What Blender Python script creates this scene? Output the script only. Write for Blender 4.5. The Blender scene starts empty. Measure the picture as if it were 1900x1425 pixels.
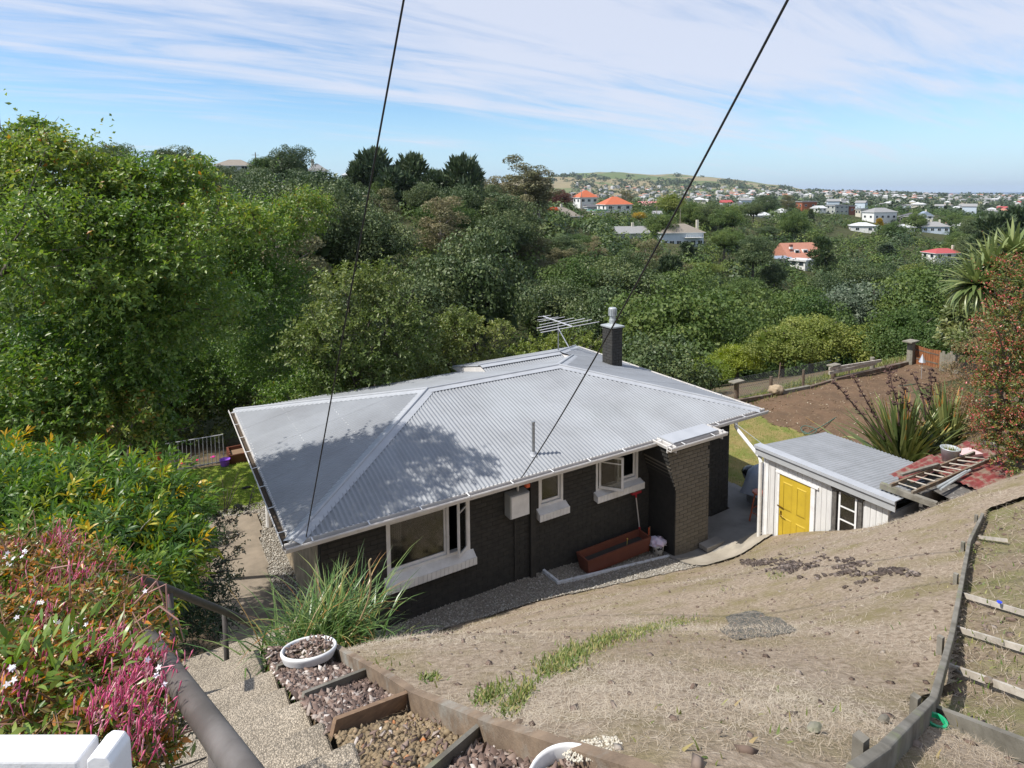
import bpy, math, random
import numpy as np
from mathutils import Vector, Matrix, noise as mnoise
R = math.radians
S = bpy.context.scene
COL = S.collection
rng = np.random.default_rng(7)
random.seed(7)

# ------------------------------------------------------------------ camera
CAMH = 7.8
YAW, PITCH, ROLL = R(-30.8), R(5.1), R(-0.45)
cam_d = bpy.data.cameras.new('camera')
cam_d.sensor_width = 36.0
cam_d.lens = 1140.0 / 1900.0 * 36.0
cam_d.shift_y = -(712.5 - 463.0) / 1900.0
cam_d.clip_start = 0.05
cam_d.clip_end = 60000
cam = bpy.data.objects.new('camera', cam_d)
COL.objects.link(cam)
_fh = Vector((-math.sin(YAW), math.cos(YAW), 0)); _rt = Vector((math.cos(YAW), math.sin(YAW), 0)); _up = Vector((0, 0, 1))
_f = _fh * math.cos(PITCH) - _up * math.sin(PITCH)
_u = _up * math.cos(PITCH) + _fh * math.sin(PITCH)
_r2 = _rt * math.cos(ROLL) + _u * math.sin(ROLL)
_u2 = -_rt * math.sin(ROLL) + _u * math.cos(ROLL)
mw = Matrix.Identity(4)
for i, v in enumerate((_r2, _u2, -_f)):
    mw[0][i], mw[1][i], mw[2][i] = v
mw[0][3], mw[1][3], mw[2][3] = 0, 0, CAMH
cam.matrix_world = mw
S.camera = cam

# ------------------------------------------------------------------ sun, sky, exposure
SUND = Vector((-0.56, 0.15, 0.76)).normalized()      # towards the sun
sun_el = math.asin(SUND.z)
sun_az = math.atan2(SUND.x, SUND.y)
sd = bpy.data.lights.new('sun', 'SUN')
sd.energy = 4.9
sd.angle = R(0.55)
sd.color = (1.0, 0.95, 0.87)
so = bpy.data.objects.new('sun', sd)
COL.objects.link(so)
so.rotation_euler = (-SUND).to_track_quat('-Z', 'Y').to_euler()
so.location = (0, 0, 40)

wd = bpy.data.worlds.new('World')
S.world = wd
wd.use_nodes = True
nt = wd.node_tree
nt.nodes.clear()
def N(t, kind, **kw):
    n = t.nodes.new(kind)
    for k, v in kw.items():
        if k.startswith('i_'):
            n.inputs[k[2:].replace('_', ' ')].default_value = v
        else:
            setattr(n, k, v)
    return n
def L(t, a, b): t.links.new(a, b)
sky = N(nt, 'ShaderNodeTexSky', sky_type='NISHITA', sun_disc=False)
sky.sun_elevation = sun_el
sky.sun_rotation = sun_az
sky.altitude = 100
sky.air_density = 1.0
sky.dust_density = 0.0
sky.ozone_density = 3.0
tc = N(nt, 'ShaderNodeTexCoord')
sp = N(nt, 'ShaderNodeSeparateXYZ')
L(nt, tc.outputs['Generated'], sp.inputs[0])
# cloud plane coordinates: direction / (z + c)
mz = N(nt, 'ShaderNodeMath', operation='MAXIMUM'); mz.inputs[1].default_value = 0.0
L(nt, sp.outputs['Z'], mz.inputs[0])
az = N(nt, 'ShaderNodeMath', operation='ADD'); az.inputs[1].default_value = 0.12
L(nt, mz.outputs[0], az.inputs[0])
dx = N(nt, 'ShaderNodeMath', operation='DIVIDE'); L(nt, sp.outputs['X'], dx.inputs[0]); L(nt, az.outputs[0], dx.inputs[1])
dy = N(nt, 'ShaderNodeMath', operation='DIVIDE'); L(nt, sp.outputs['Y'], dy.inputs[0]); L(nt, az.outputs[0], dy.inputs[1])
cv = N(nt, 'ShaderNodeCombineXYZ'); L(nt, dx.outputs[0], cv.inputs[0]); L(nt, dy.outputs[0], cv.inputs[1])
mp = N(nt, 'ShaderNodeMapping'); L(nt, cv.outputs[0], mp.inputs[0])
mp.inputs['Rotation'].default_value = (0, 0, R(12))
mp.inputs['Scale'].default_value = (0.42, 1.9, 1)
mp.inputs['Location'].default_value = (3.1, 1.7, 0)
n1 = N(nt, 'ShaderNodeTexNoise'); n1.inputs['Scale'].default_value = 0.42; n1.inputs['Detail'].default_value = 9; n1.inputs['Roughness'].default_value = 0.58; n1.inputs['Distortion'].default_value = 0.35
L(nt, mp.outputs[0], n1.inputs['Vector'])
n2 = N(nt, 'ShaderNodeTexNoise'); n2.inputs['Scale'].default_value = 2.3; n2.inputs['Detail'].default_value = 8; n2.inputs['Roughness'].default_value = 0.62; n2.inputs['Distortion'].default_value = 0.6
L(nt, mp.outputs[0], n2.inputs['Vector'])
mx = N(nt, 'ShaderNodeMath', operation='MULTIPLY_ADD'); L(nt, n2.outputs[0], mx.inputs[0]); mx.inputs[1].default_value = 0.60
L(nt, n1.outputs[0], mx.inputs[2])
# more cloud the higher one looks (the deck thins out over the horizon)
el = N(nt, 'ShaderNodeMapRange'); L(nt, sp.outputs['Z'], el.inputs[0])
el.inputs[1].default_value = 0.05; el.inputs[2].default_value = 0.20; el.inputs[3].default_value = -0.15; el.inputs[4].default_value = 0.15
ad = N(nt, 'ShaderNodeMath', operation='ADD'); L(nt, mx.outputs[0], ad.inputs[0]); L(nt, el.outputs[0], ad.inputs[1])
cr = N(nt, 'ShaderNodeMapRange', interpolation_type='SMOOTHSTEP'); L(nt, ad.outputs[0], cr.inputs[0])
cr.inputs[1].default_value = 0.70; cr.inputs[2].default_value = 1.02; cr.inputs[3].default_value = 0.0; cr.inputs[4].default_value = 0.86
mixs = N(nt, 'ShaderNodeMix', data_type='RGBA')
L(nt, cr.outputs[0], mixs.inputs[0])
hs = N(nt, 'ShaderNodeHueSaturation'); hs.inputs['Saturation'].default_value = 1.2; hs.inputs['Value'].default_value = 1.45
L(nt, sky.outputs[0], hs.inputs['Color'])
hz = N(nt, 'ShaderNodeMapRange', interpolation_type='SMOOTHSTEP'); L(nt, sp.outputs['Z'], hz.inputs[0])
hz.inputs[1].default_value = -0.03; hz.inputs[2].default_value = 0.17; hz.inputs[3].default_value = 0.90; hz.inputs[4].default_value = 0.0
hm = N(nt, 'ShaderNodeMix', data_type='RGBA'); L(nt, hz.outputs[0], hm.inputs[0]); L(nt, hs.outputs[0], hm.inputs[6]); hm.inputs[7].default_value = (3.6, 5.7, 8.2, 1)
L(nt, hm.outputs[2], mixs.inputs[6])
mixs.inputs[7].default_value = (7.0, 7.4, 8.6, 1)
bg = N(nt, 'ShaderNodeBackground'); bg.inputs['Strength'].default_value = 0.085
L(nt, mixs.outputs[2], bg.inputs['Color'])
wo = N(nt, 'ShaderNodeOutputWorld'); L(nt, bg.outputs[0], wo.inputs[0])

S.view_settings.view_transform = 'Standard'
S.view_settings.look = 'None'
S.view_settings.gamma = 1.0
S.view_settings.use_curve_mapping = False
S.view_settings.exposure = 0.38
S.render.engine = 'CYCLES'
S.cycles.max_bounces = 6
S.cycles.diffuse_bounces = 3
S.cycles.glossy_bounces = 3
S.cycles.transmission_bounces = 4
S.cycles.transparent_max_bounces = 6
S.cycles.use_denoising = True
S.cycles.caustics_reflective = False
S.cycles.caustics_refractive = False
S.cycles.sample_clamp_indirect = 6.0

# ------------------------------------------------------------------ helpers
def ray(px, py):
    return _f + _r2 * ((px - 950) / 1140.0) - _u2 * ((py - 463) / 1140.0)
def at_z(px, py, z):
    d = ray(px, py); return Vector((0, 0, CAMH)) + d * ((z - CAMH) / d.z)
def at_y(px, py, y):
    d = ray(px, py); return Vector((0, 0, CAMH)) + d * (y / d.y)
def at_d(px, py, D):
    return Vector((0, 0, CAMH)) + ray(px, py) * D
def gxy(px, D):
    """ground position for picture column px at forward depth D"""
    a = _fh * D + _rt * ((px - 950) / 1140.0 * D)
    return a.x, a.y

def tag(o, label=None, cat=None, group=None, kind=None):
    if label: o['label'] = label
    if cat: o['category'] = cat
    if group: o['group'] = group
    if kind: o['kind'] = kind
    return o
def thing(name, label, cat, loc=(0, 0, 0), rz=0.0, group=None):
    o = bpy.data.objects.new(name, None)
    o.empty_display_size = 0.2
    COL.objects.link(o)
    o.location = loc; o.rotation_euler = (0, 0, rz)
    return tag(o, label, cat, group)
def rootloc(o):
    while o.parent: o = o.parent
    return o
def setloc(p):
    r = rootloc(p)
    return Vector(r.location)
def link_mesh(name, me, mat, parent=None, smooth=False):
    o = bpy.data.objects.new(name, me)
    COL.objects.link(o)
    if mat is not None and len(me.materials) == 0: me.materials.append(mat)
    if parent is not None: o.parent = parent
    if smooth: me.shade_smooth()
    return o
def np_mesh(name, verts, faces_flat, sizes, tint=None):
    me = bpy.data.meshes.new(name)
    verts = np.asarray(verts, dtype=np.float32).reshape(-1, 3)
    faces_flat = np.asarray(faces_flat, dtype=np.int32).ravel()
    sizes = np.asarray(sizes, dtype=np.int32)
    me.vertices.add(len(verts)); me.vertices.foreach_set('co', verts.ravel())
    me.loops.add(len(faces_flat)); me.loops.foreach_set('vertex_index', faces_flat)
    me.polygons.add(len(sizes))
    st = np.zeros(len(sizes), dtype=np.int32); st[1:] = np.cumsum(sizes)[:-1]
    me.polygons.foreach_set('loop_start', st)
    if tint is not None:
        a = me.attributes.new('tint', 'FLOAT', 'FACE')
        a.data.foreach_set('value', np.asarray(tint, dtype=np.float32))
    me.update(calc_edges=True)
    me.validate(verbose=False)
    return me
class MB:
    """collects shapes, in world coordinates, and links them as ONE mesh object"""
    def __init__(s): s.v = []; s.f = []
    def add(s, vs, fs):
        b = len(s.v); s.v += [tuple(v) for v in vs]; s.f += [tuple(i + b for i in f) for f in fs]; return s
    def box(s, x0, x1, y0, y1, z0, z1):
        return s.add([(x0, y0, z0), (x1, y0, z0), (x1, y1, z0), (x0, y1, z0), (x0, y0, z1), (x1, y0, z1), (x1, y1, z1), (x0, y1, z1)],
                     [(3, 2, 1, 0), (4, 5, 6, 7), (0, 1, 5, 4), (1, 2, 6, 5), (2, 3, 7, 6), (3, 0, 4, 7)])
    def bevbox(s, x0, x1, y0, y1, z0, z1, b=0.006):
        """box with chamfered vertical and top edges"""
        P = []
        for z, i in ((z0, 0), (z1 - b, 0), (z1, b)):
            P += [(x0 + b + i, y0 + i, z), (x1 - b - i, y0 + i, z), (x1 - i, y0 + b + i, z), (x1 - i, y1 - b - i, z),
                  (x1 - b - i, y1 - i, z), (x0 + b + i, y1 - i, z), (x0 + i, y1 - b - i, z), (x0 + i, y0 + b + i, z)]
        F = [tuple(range(7, -1, -1)), tuple(range(16, 24))]
        for k in (0, 8):
            for j in range(8):
                F.append((k + j, k + (j + 1) % 8, k + 8 + (j + 1) % 8, k + 8 + j))
        return s.add(P, F)
    def bar(s, p, q, w, h, up=(0, 0, 1)):
        p, q = Vector(p), Vector(q); d = (q - p).normalized(); up = Vector(up)
        sd_ = d.cross(up)
        if sd_.length < 1e-4: sd_ = d.cross(Vector((1, 0, 0)))
        sd_.normalize(); u = sd_.cross(d).normalized()
        a = sd_ * (w / 2); b = u * (h / 2)
        return s.add([p - a - b, p + a - b, p + a + b, p - a + b, q - a - b, q + a - b, q + a + b, q - a + b],
                     [(0, 1, 2, 3), (7, 6, 5, 4), (1, 0, 4, 5), (2, 1, 5, 6), (3, 2, 6, 7), (0, 3, 7, 4)])
    def tube(s, pts, r, n=8, cap=True):
        pts = [Vector(p) for p in pts]
        if not hasattr(r, '__len__'): r = [r] * len(pts)
        b = len(s.v); ref = None
        for i, p in enumerate(pts):
            d = (pts[min(i + 1, len(pts) - 1)] - pts[max(i - 1, 0)])
            if d.length < 1e-9: d = Vector((0, 0, 1))
            d.normalize()
            if ref is None: ref = d.orthogonal().normalized()
            ref = (ref - d * ref.dot(d))
            if ref.length < 1e-6: ref = d.orthogonal()
            ref.normalize(); w = d.cross(ref)
            for k in range(n):
                a = 2 * math.pi * k / n
                s.v.append(tuple(p + (ref * math.cos(a) + w * math.sin(a)) * r[i]))
        for i in range(len(pts) - 1):
            for k in range(n):
                k2 = (k + 1) % n
                s.f.append((b + i * n + k, b + i * n + k2, b + (i + 1) * n + k2, b + (i + 1) * n + k))
        if cap:
            s.f.append(tuple(b + k for k in range(n - 1, -1, -1)))
            s.f.append(tuple(b + (len(pts) - 1) * n + k for k in range(n)))
        return s
    def lathe(s, c, prof, n=24):
        """prof: list of (radius, z) revolved about the vertical through c"""
        b = len(s.v); c = Vector(c)
        for r_, z in prof:
            for k in range(n):
                a = 2 * math.pi * k / n
                s.v.append((c.x + r_ * math.cos(a), c.y + r_ * math.sin(a), c.z + z))
        for i in range(len(prof) - 1):
            for k in range(n):
                k2 = (k + 1) % n
                s.f.append((b + i * n + k, b + i * n + k2, b + (i + 1) * n + k2, b + (i + 1) * n + k))
        return s
    def build(s, name, mat, parent=None, smooth=False, local=False):
        off = Vector((0, 0, 0)) if (local or parent is None) else setloc(parent)
        me = bpy.data.meshes.new(name)
        me.from_pydata([(v[0] - off.x, v[1] - off.y, v[2] - off.z) for v in s.v], [], s.f)
        me.update()
        o = link_mesh(name, me, mat, parent, smooth)
        return o
def copy_tree(o, parent=None):
    c = o.copy(); COL.objects.link(c)
    if parent is not None: c.parent = parent
    for ch in list(o.children): copy_tree(ch, c)
    return c

# ------------------------------------------------------------------ materials
def M(name, c1, c2=None, scale=5.0, detail=5, rough=0.7, bump=0.0, bscale=None, bdist=0.02, metal=0.0, spec=0.5, c3=None, s3=1.0, lo=0.35, hi=0.65, stretch=None, obj_rand=0.0, coords='Object', coat=0.0, lo3=0.5, hi3=0.7):
    m = bpy.data.materials.new(name); m.use_nodes = True
    t = m.node_tree; t.nodes.clear()
    o = N(t, 'ShaderNodeOutputMaterial'); p = N(t, 'ShaderNodeBsdfPrincipled')
    L(t, p.outputs[0], o.inputs[0])
    p.inputs['Roughness'].default_value = rough
    p.inputs['Metallic'].default_value = metal
    p.inputs['Specular IOR Level'].default_value = spec
    p.inputs['Coat Weight'].default_value = coat
    tcn = N(t, 'ShaderNodeTexCoord')
    vec = tcn.outputs[coords]
    if coords == 'World':
        vec = None
    if stretch:
        mpn = N(t, 'ShaderNodeMapping'); mpn.inputs['Scale'].default_value = stretch
        L(t, vec, mpn.inputs[0]); vec = mpn.outputs[0]
    col = None
    c1 = tuple(c1) + (1,)
    if c2 is None:
        p.inputs['Base Color'].default_value = c1
    else:
        nn = N(t, 'ShaderNodeTexNoise'); nn.inputs['Scale'].default_value = scale; nn.inputs['Detail'].default_value = detail; nn.inputs['Roughness'].default_value = 0.6
        L(t, vec, nn.inputs['Vector'])
        mr = N(t, 'ShaderNodeMapRange'); mr.inputs[1].default_value = lo; mr.inputs[2].default_value = hi
        L(t, nn.outputs[0], mr.inputs[0])
        mxn = N(t, 'ShaderNodeMix', data_type='RGBA'); mxn.inputs[6].default_value = c1; mxn.inputs[7].default_value = tuple(c2) + (1,)
        L(t, mr.outputs[0], mxn.inputs[0]); col = mxn.outputs[2]
        if c3 is not None:
            n3 = N(t, 'ShaderNodeTexNoise'); n3.inputs['Scale'].default_value = s3; n3.inputs['Detail'].default_value = 6; n3.inputs['Roughness'].default_value = 0.65
            L(t, vec, n3.inputs['Vector'])
            m3 = N(t, 'ShaderNodeMapRange'); m3.inputs[1].default_value = lo3; m3.inputs[2].default_value = hi3
            L(t, n3.outputs[0], m3.inputs[0])
            mx3 = N(t, 'ShaderNodeMix', data_type='RGBA'); mx3.inputs[7].default_value = tuple(c3) + (1,)
            L(t, m3.outputs[0], mx3.inputs[0]); L(t, col, mx3.inputs[6]); col = mx3.outputs[2]
        if obj_rand > 0:
            oi = N(t, 'ShaderNodeObjectInfo'); mr2 = N(t, 'ShaderNodeMapRange'); mr2.inputs[3].default_value = 1 - obj_rand; mr2.inputs[4].default_value = 1 + obj_rand
            L(t, oi.outputs['Random'], mr2.inputs[0])
            h = N(t, 'ShaderNodeHueSaturation'); L(t, mr2.outputs[0], h.inputs['Value']); L(t, col, h.inputs['Color']); col = h.outputs[0]
        L(t, col, p.inputs['Base Color'])
    if bump > 0:
        nb = N(t, 'ShaderNodeTexNoise'); nb.inputs['Scale'].default_value = bscale or scale * 3; nb.inputs['Detail'].default_value = 6; nb.inputs['Roughness'].default_value = 0.65
        L(t, vec, nb.inputs['Vector'])
        bn = N(t, 'ShaderNodeBump'); bn.inputs['Strength'].default_value = bump; bn.inputs['Distance'].default_value = bdist
        L(t, nb.outputs[0], bn.inputs['Height']); L(t, bn.outputs[0], p.inputs['Normal'])
    return m
def leafmat(name, stops, trans=0.3, rough=0.45, spec=0.4, vary=0.12):
    """stops: colours along the per-leaf 'tint' attribute"""
    m = bpy.data.materials.new(name); m.use_nodes = True
    t = m.node_tree; t.nodes.clear()
    o = N(t, 'ShaderNodeOutputMaterial'); p = N(t, 'ShaderNodeBsdfPrincipled')
    p.inputs['Roughness'].default_value = rough; p.inputs['Specular IOR Level'].default_value = spec
    at = N(t, 'ShaderNodeAttribute', attribute_name='tint')
    rp = N(t, 'ShaderNodeValToRGB'); L(t, at.outputs['Fac'], rp.inputs[0])
    e = rp.color_ramp.elements
    for i, (pos, c) in enumerate(stops):
        if i < 2: q = e[i]; q.position = pos
        else: q = e.new(pos)
        q.color = tuple(c) + (1,)
    oi = N(t, 'ShaderNodeObjectInfo')
    mr = N(t, 'ShaderNodeMapRange'); mr.inputs[3].default_value = 1 - vary; mr.inputs[4].default_value = 1 + vary; L(t, oi.outputs['Random'], mr.inputs[0])
    mh = N(t, 'ShaderNodeMath', operation='MULTIPLY_ADD'); L(t, oi.outputs['Random'], mh.inputs[0]); mh.inputs[1].default_value = -0.028 * (vary > 0); mh.inputs[2].default_value = 0.506
    h = N(t, 'ShaderNodeHueSaturation'); L(t, rp.outputs[0], h.inputs['Color']); L(t, mr.outputs[0], h.inputs['Value']); L(t, mh.outputs[0], h.inputs['Hue'])
    L(t, h.outputs[0], p.inputs['Base Color'])
    tr = N(t, 'ShaderNodeBsdfTranslucent')
    hv = N(t, 'ShaderNodeHueSaturation'); hv.inputs['Saturation'].default_value = 1.15; hv.inputs['Value'].default_value = 1.5
    L(t, h.outputs[0], hv.inputs['Color']); L(t, hv.outputs[0], tr.inputs['Color'])
    mxs = N(t, 'ShaderNodeMixShader'); mxs.inputs[0].default_value = trans
    L(t, p.outputs[0], mxs.inputs[1]); L(t, tr.outputs[0], mxs.inputs[2]); L(t, mxs.outputs[0], o.inputs[0])
    return m
def glass(name, tint=(0.02, 0.025, 0.025), rough=0.02, trans=0.55):
    m = bpy.data.materials.new(name); m.use_nodes = True
    t = m.node_tree; t.nodes.clear()
    o = N(t, 'ShaderNodeOutputMaterial')
    g = N(t, 'ShaderNodeBsdfGlossy'); g.inputs['Roughness'].default_value = rough; g.inputs['Color'].default_value = (0.9, 0.93, 0.95, 1)
    tr = N(t, 'ShaderNodeBsdfTransparent'); tr.inputs['Color'].default_value = (trans, trans * 1.02, trans, 1)
    fr = N(t, 'ShaderNodeFresnel'); fr.inputs['IOR'].default_value = 1.6
    ms = N(t, 'ShaderNodeMath', operation='MULTIPLY_ADD'); L(t, fr.outputs[0], ms.inputs[0]); ms.inputs[1].default_value = 0.9; ms.inputs[2].default_value = 0.01
    mxs = N(t, 'ShaderNodeMixShader'); L(t, ms.outputs[0], mxs.inputs[0]); L(t, tr.outputs[0], mxs.inputs[1]); L(t, g.outputs[0], mxs.inputs[2])
    L(t, mxs.outputs[0], o.inputs[0])
    return m

# ------------------------------------------------------------------ heights
class TPS:
    def __init__(s, P, z, lam=0.0):
        P = np.asarray(P, float); z = np.asarray(z, float); n = len(P)
        K = s._k(np.linalg.norm(P[:, None] - P[None], axis=2)) + lam * np.eye(n)
        A = np.zeros((n + 3, n + 3)); A[:n, :n] = K; A[:n, n] = 1; A[:n, n + 1:] = P; A[n, :n] = 1; A[n + 1:, :n] = P.T
        w = np.linalg.solve(A, np.concatenate([z, np.zeros(3)]))
        s.P, s.w, s.n = P, w, n
    @staticmethod
    def _k(r): return np.where(r > 1e-9, r * r * np.log(np.maximum(r, 1e-9)), 0.0)
    def __call__(s, X):
        X = np.asarray(X, float).reshape(-1, 2); out = np.zeros(len(X))
        for a in range(0, len(X), 20000):
            x = X[a:a + 20000]
            K = s._k(np.linalg.norm(x[:, None] - s.P[None], axis=2))
            out[a:a + 20000] = K @ s.w[:s.n] + s.w[s.n] + x @ s.w[s.n + 1:]
        return out
NEAR = [
    # top by the street
    (0, -2, 6.3), (-4, -1, 6.3), (4, -2, 6.25), (9, -2, 6.1), (16, -1, 6.0), (24, -1, 5.5),
    (1.3, 0.4, 6.45), (1.12, 1.03, 6.36), (1.12, 1.8, 5.89), (1.12, 2.56, 5.45), (1.12, 3.05, 5.2), (1.12, 4.0, 4.68), (0.6, 5.0, 3.8), (2.6, 0.9, 5.75), (2.0, 2.2, 5.4), (3.0, 2.6, 4.85),
    # bank
    (1.7, 4.6, 4.1), (2.4, 4.7, 3.75), (1.4, 6.0, 2.9), (2.6, 6.2, 2.6), (3.8, 6.6, 2.12), (4.0, 4.6, 3.35), (5.05, 3.76, 3.5), (6.0, 6.3, 2.02),
    (1.6, 8.0, 1.35), (2.7, 8.6, 0.85), (4.3, 8.5, 0.78), (5.6, 8.5, 0.62), (7.0, 8.5, 0.42), (8.3, 8.3, 0.32), (9.4, 8.35, 0.15), (10.4, 8.3, 0.08),
    (7.5, 6.3, 1.75), (9.3, 6.3, 1.6), (10.0, 7.4, 0.85), (11.1, 8.3, 0.3), (11.1, 7.3, 0.9), (11.1, 6.4, 1.38), (11.1, 5.6, 1.9), (11.3, 3.9, 3.4), (9.1, 3.5, 3.65), (6.6, 2.66, 4.25), (5.07, 2.1, 4.7), (3.64, 1.55, 5.1),
    (7.5, 0.8, 5.1), (10.5, 1.2, 4.85), (13.5, 3.4, 3.6), (13.0, 5.0, 2.3), (14.6, 5.2, 2.6), (17, 5.5, 2.9), (17.1, 8.2, 0.7), (14.6, 7.4, 0.8), (20, 3, 3.8), (22, 7, 1.9), (27, 6, 2.3), (33, 4, 3.0),
    # toe and the flat ground
    (2.1, 9.6, 0.34), (3.4, 9.45, 0.26), (4.8, 9.4, 0.21), (7.0, 9.2, 0.11), (9.4, 8.95, -0.03), (10.8, 9.0, -0.06), (12.5, 9.0, -0.04),
    (2.0, 10.5, 0.33), (4.5, 10.4, 0.22), (7.0, 10.4, 0.12), (12.5, 10.5, -0.05), (7, 13, 0.08), (12.8, 14, 0.0), (1.4, 12.0, 0.3), (1.6, 14.5, 0.12), (1.5, 17, 0.0), (1.5, 19.3, 0.0), (7, 18, -0.1),
    (16, 10.2, 0.0), (19, 10.3, 0.0), (16, 14, 0.0), (20, 14.6, 0.0), (24.5, 14.6, 0.0), (31, 14.6, 0.0), (26, 10.5, 0.15), (30, 9.5, 0.6), (14, 17, -0.3), (20, 17.5, -1.0), (28, 18, -1.2), (35, 14, -0.4), (35, 18, -1.8), (10, 21, -1.2), (3, 22, -0.6), (-3, 20, 0.2),
    # left side below the steps
    (-0.6, 5.2, 4.0), (0.4, 6.5, 2.7), (0.4, 8.5, 1.2), (0.9, 10.5, 0.45), (-1.5, 4.5, 4.4), (-2.5, 7.5, 2.6), (-1.2, 9.5, 1.3), (-4, 11, 1.2), (-8, 6, 3.5), (-8, 14, 1.2), (-8, 22, 0.5), (-9, 1, 5.8),
]
near_tps = TPS([(a, b) for a, b, c in NEAR], [c for a, b, c in NEAR], lam=0.02)
def zn(x, y):
    return float(near_tps([(x, y)])[0])
# far ground: elevation slope (z-CAMH)/D as a function of (px/400, 2*ln D)
FAR = []
def fz(px, D, z): FAR.append((px / 400.0, 2 * math.log(D), (z - CAMH) / D))
for px, lst in {
    -300: [(18, -1), (40, 4), (80, 12), (140, 20), (260, 26), (600, 30), (2500, 60)],
    200: [(18, -1.5), (40, 1), (80, 5), (120, 8), (200, 9), (400, 9), (2500, 15)],
    600: [(20, -2.5), (30, -4), (50, -4), (80, 0), (120, 5.5), (165, 9), (260, 8), (600, 4), (2500, 5)],
    850: [(22, -3), (32, -6), (50, -8), (80, -4.5), (110, 1), (150, 6), (250, 5), (500, 0), (1500, -6), (4000, 40)],
    1050: [(24, -3.5), (36, -7), (60, -11), (90, -9), (130, -4), (200, 0), (265, 1), (350, 0), (700, -6), (1500, -5), (2600, 55), (3600, 118), (5000, 110)],
    1140: [(26, -3.5), (40, -8), (60, -12), (90, -11), (130, -8), (190, -5), (240, -2), (270, 0), (350, 0), (700, -8), (1500, -8), (2600, 40), (3600, 130), (5000, 120)],
    1300: [(30, -3.5), (42, -7), (70, -12), (120, -13), (175, -9), (215, -7), (260, -3), (320, -2), (450, -4), (800, -14), (1600, -8), (2600, 35), (3600, 100), (5000, 90)],
    1400: [(32, -3.5), (45, -8), (75, -14), (120, -17), (200, -13), (260, -5), (320, -3), (450, -4), (800, -12), (1600, -4), (2600, 25), (3600, 64), (5000, 50)],
    1490: [(34, -3.5), (50, -9), (100, -17), (160, -19), (215, -17), (300, -8), (420, -5), (700, -10), (1500, -4), (2600, 8), (3600, 22), (5000, 10)],
    1600: [(36, -3.5), (55, -9), (110, -19), (200, -20), (310, -12), (420, -7), (700, -13), (1400, -9), (2500, 5), (3600, -10), (5000, -22)],
    1750: [(38, -3.5), (60, -9), (120, -20), (240, -20), (340, -14), (450, -11), (800, -18), (1500, -18), (2500, -10), (3600, -20), (5000, -30)],
    1900: [(40, -3), (60, -9), (120, -19), (240, -21), (400, -18), (800, -21), (1500, -21), (2500, -16), (3500, -20), (5000, -32)],
    2300: [(50, 0), (120, -12), (300, -18), (800, -21), (1500, -22), (2500, -20), (3500, -28), (5000, -34)],
}.items():
    for D, z in lst: fz(px, D, z)
far_tps = TPS([(a, b) for a, b, c in FAR], [c for a, b, c in FAR], lam=0.002)
def zfar_arr(px, D):
    px = np.clip(np.asarray(px, float), -350, 2350); D = np.asarray(D, float)
    return CAMH + D * far_tps(np.stack([px / 400.0, 2 * np.log(D)], axis=-1).reshape(-1, 2)).reshape(D.shape)
def zfar(px, D): return float(zfar_arr(np.array([px]), np.array([D]))[0])
# ------------------------------------------------------------------ ground sheets
_perm = np.random.default_rng(3).random((256, 256))
def vnoise(x, y, s=1.0):
    """smooth value noise 0..1"""
    x = np.asarray(x) * s; y = np.asarray(y) * s
    xi = np.floor(x).astype(int); yi = np.floor(y).astype(int); fx = x - xi; fy = y - yi
    fx = fx * fx * (3 - 2 * fx); fy = fy * fy * (3 - 2 * fy)
    g = lambda a, b: _perm[a % 256, b % 256]
    return (g(xi, yi) * (1 - fx) + g(xi + 1, yi) * fx) * (1 - fy) + (g(xi, yi + 1) * (1 - fx) + g(xi + 1, yi + 1) * fx) * fy
def fbm(x, y, s=1.0, o=4):
    r = 0; a = 0.5
    for i in range(o):
        r = r + a * vnoise(x + 13.7 * i, y + 7.1 * i, s); s *= 2.03; a *= 0.5
    return r
GX0, GX1, GY0, GY1, GS = -11.0, 37.0, -3.0, 24.0, 0.1
_gx = np.arange(GX0, GX1 + 1e-6, GS); _gy = np.arange(GY0, GY1 + 1e-6, GS)
_mx, _my = np.meshgrid(_gx, _gy)
_gz = near_tps(np.stack([_mx.ravel(), _my.ravel()], 1)).reshape(_mx.shape)
def znf(x, y):
    x = np.asarray(x, float); y = np.asarray(y, float)
    u = np.clip((x - GX0) / GS, 0, len(_gx) - 1.001); v = np.clip((y - GY0) / GS, 0, len(_gy) - 1.001)
    i = u.astype(int); j = v.astype(int); fu = u - i; fv = v - j
    return (_gz[j, i] * (1 - fu) + _gz[j, i + 1] * fu) * (1 - fv) + (_gz[j + 1, i] * (1 - fu) + _gz[j + 1, i + 1] * fu) * fv
def inpoly(px, py, poly):
    r = np.zeros(np.shape(px), bool); n = len(poly)
    for i in range(n):
        x0, y0 = poly[i]; x1, y1 = poly[(i + 1) % n]
        c = ((y0 > py) != (y1 > py)) & (px < (x1 - x0) * (py - y0) / ((y1 - y0) if y1 != y0 else 1e-9) + x0)
        r ^= c
    return r
def rough_bank(x, y):
    return 0.035 * (fbm(x, y, 1.1, 4) - 0.5) + 0.015 * (fbm(x + 40, y, 6.0, 4) - 0.5)
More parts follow.
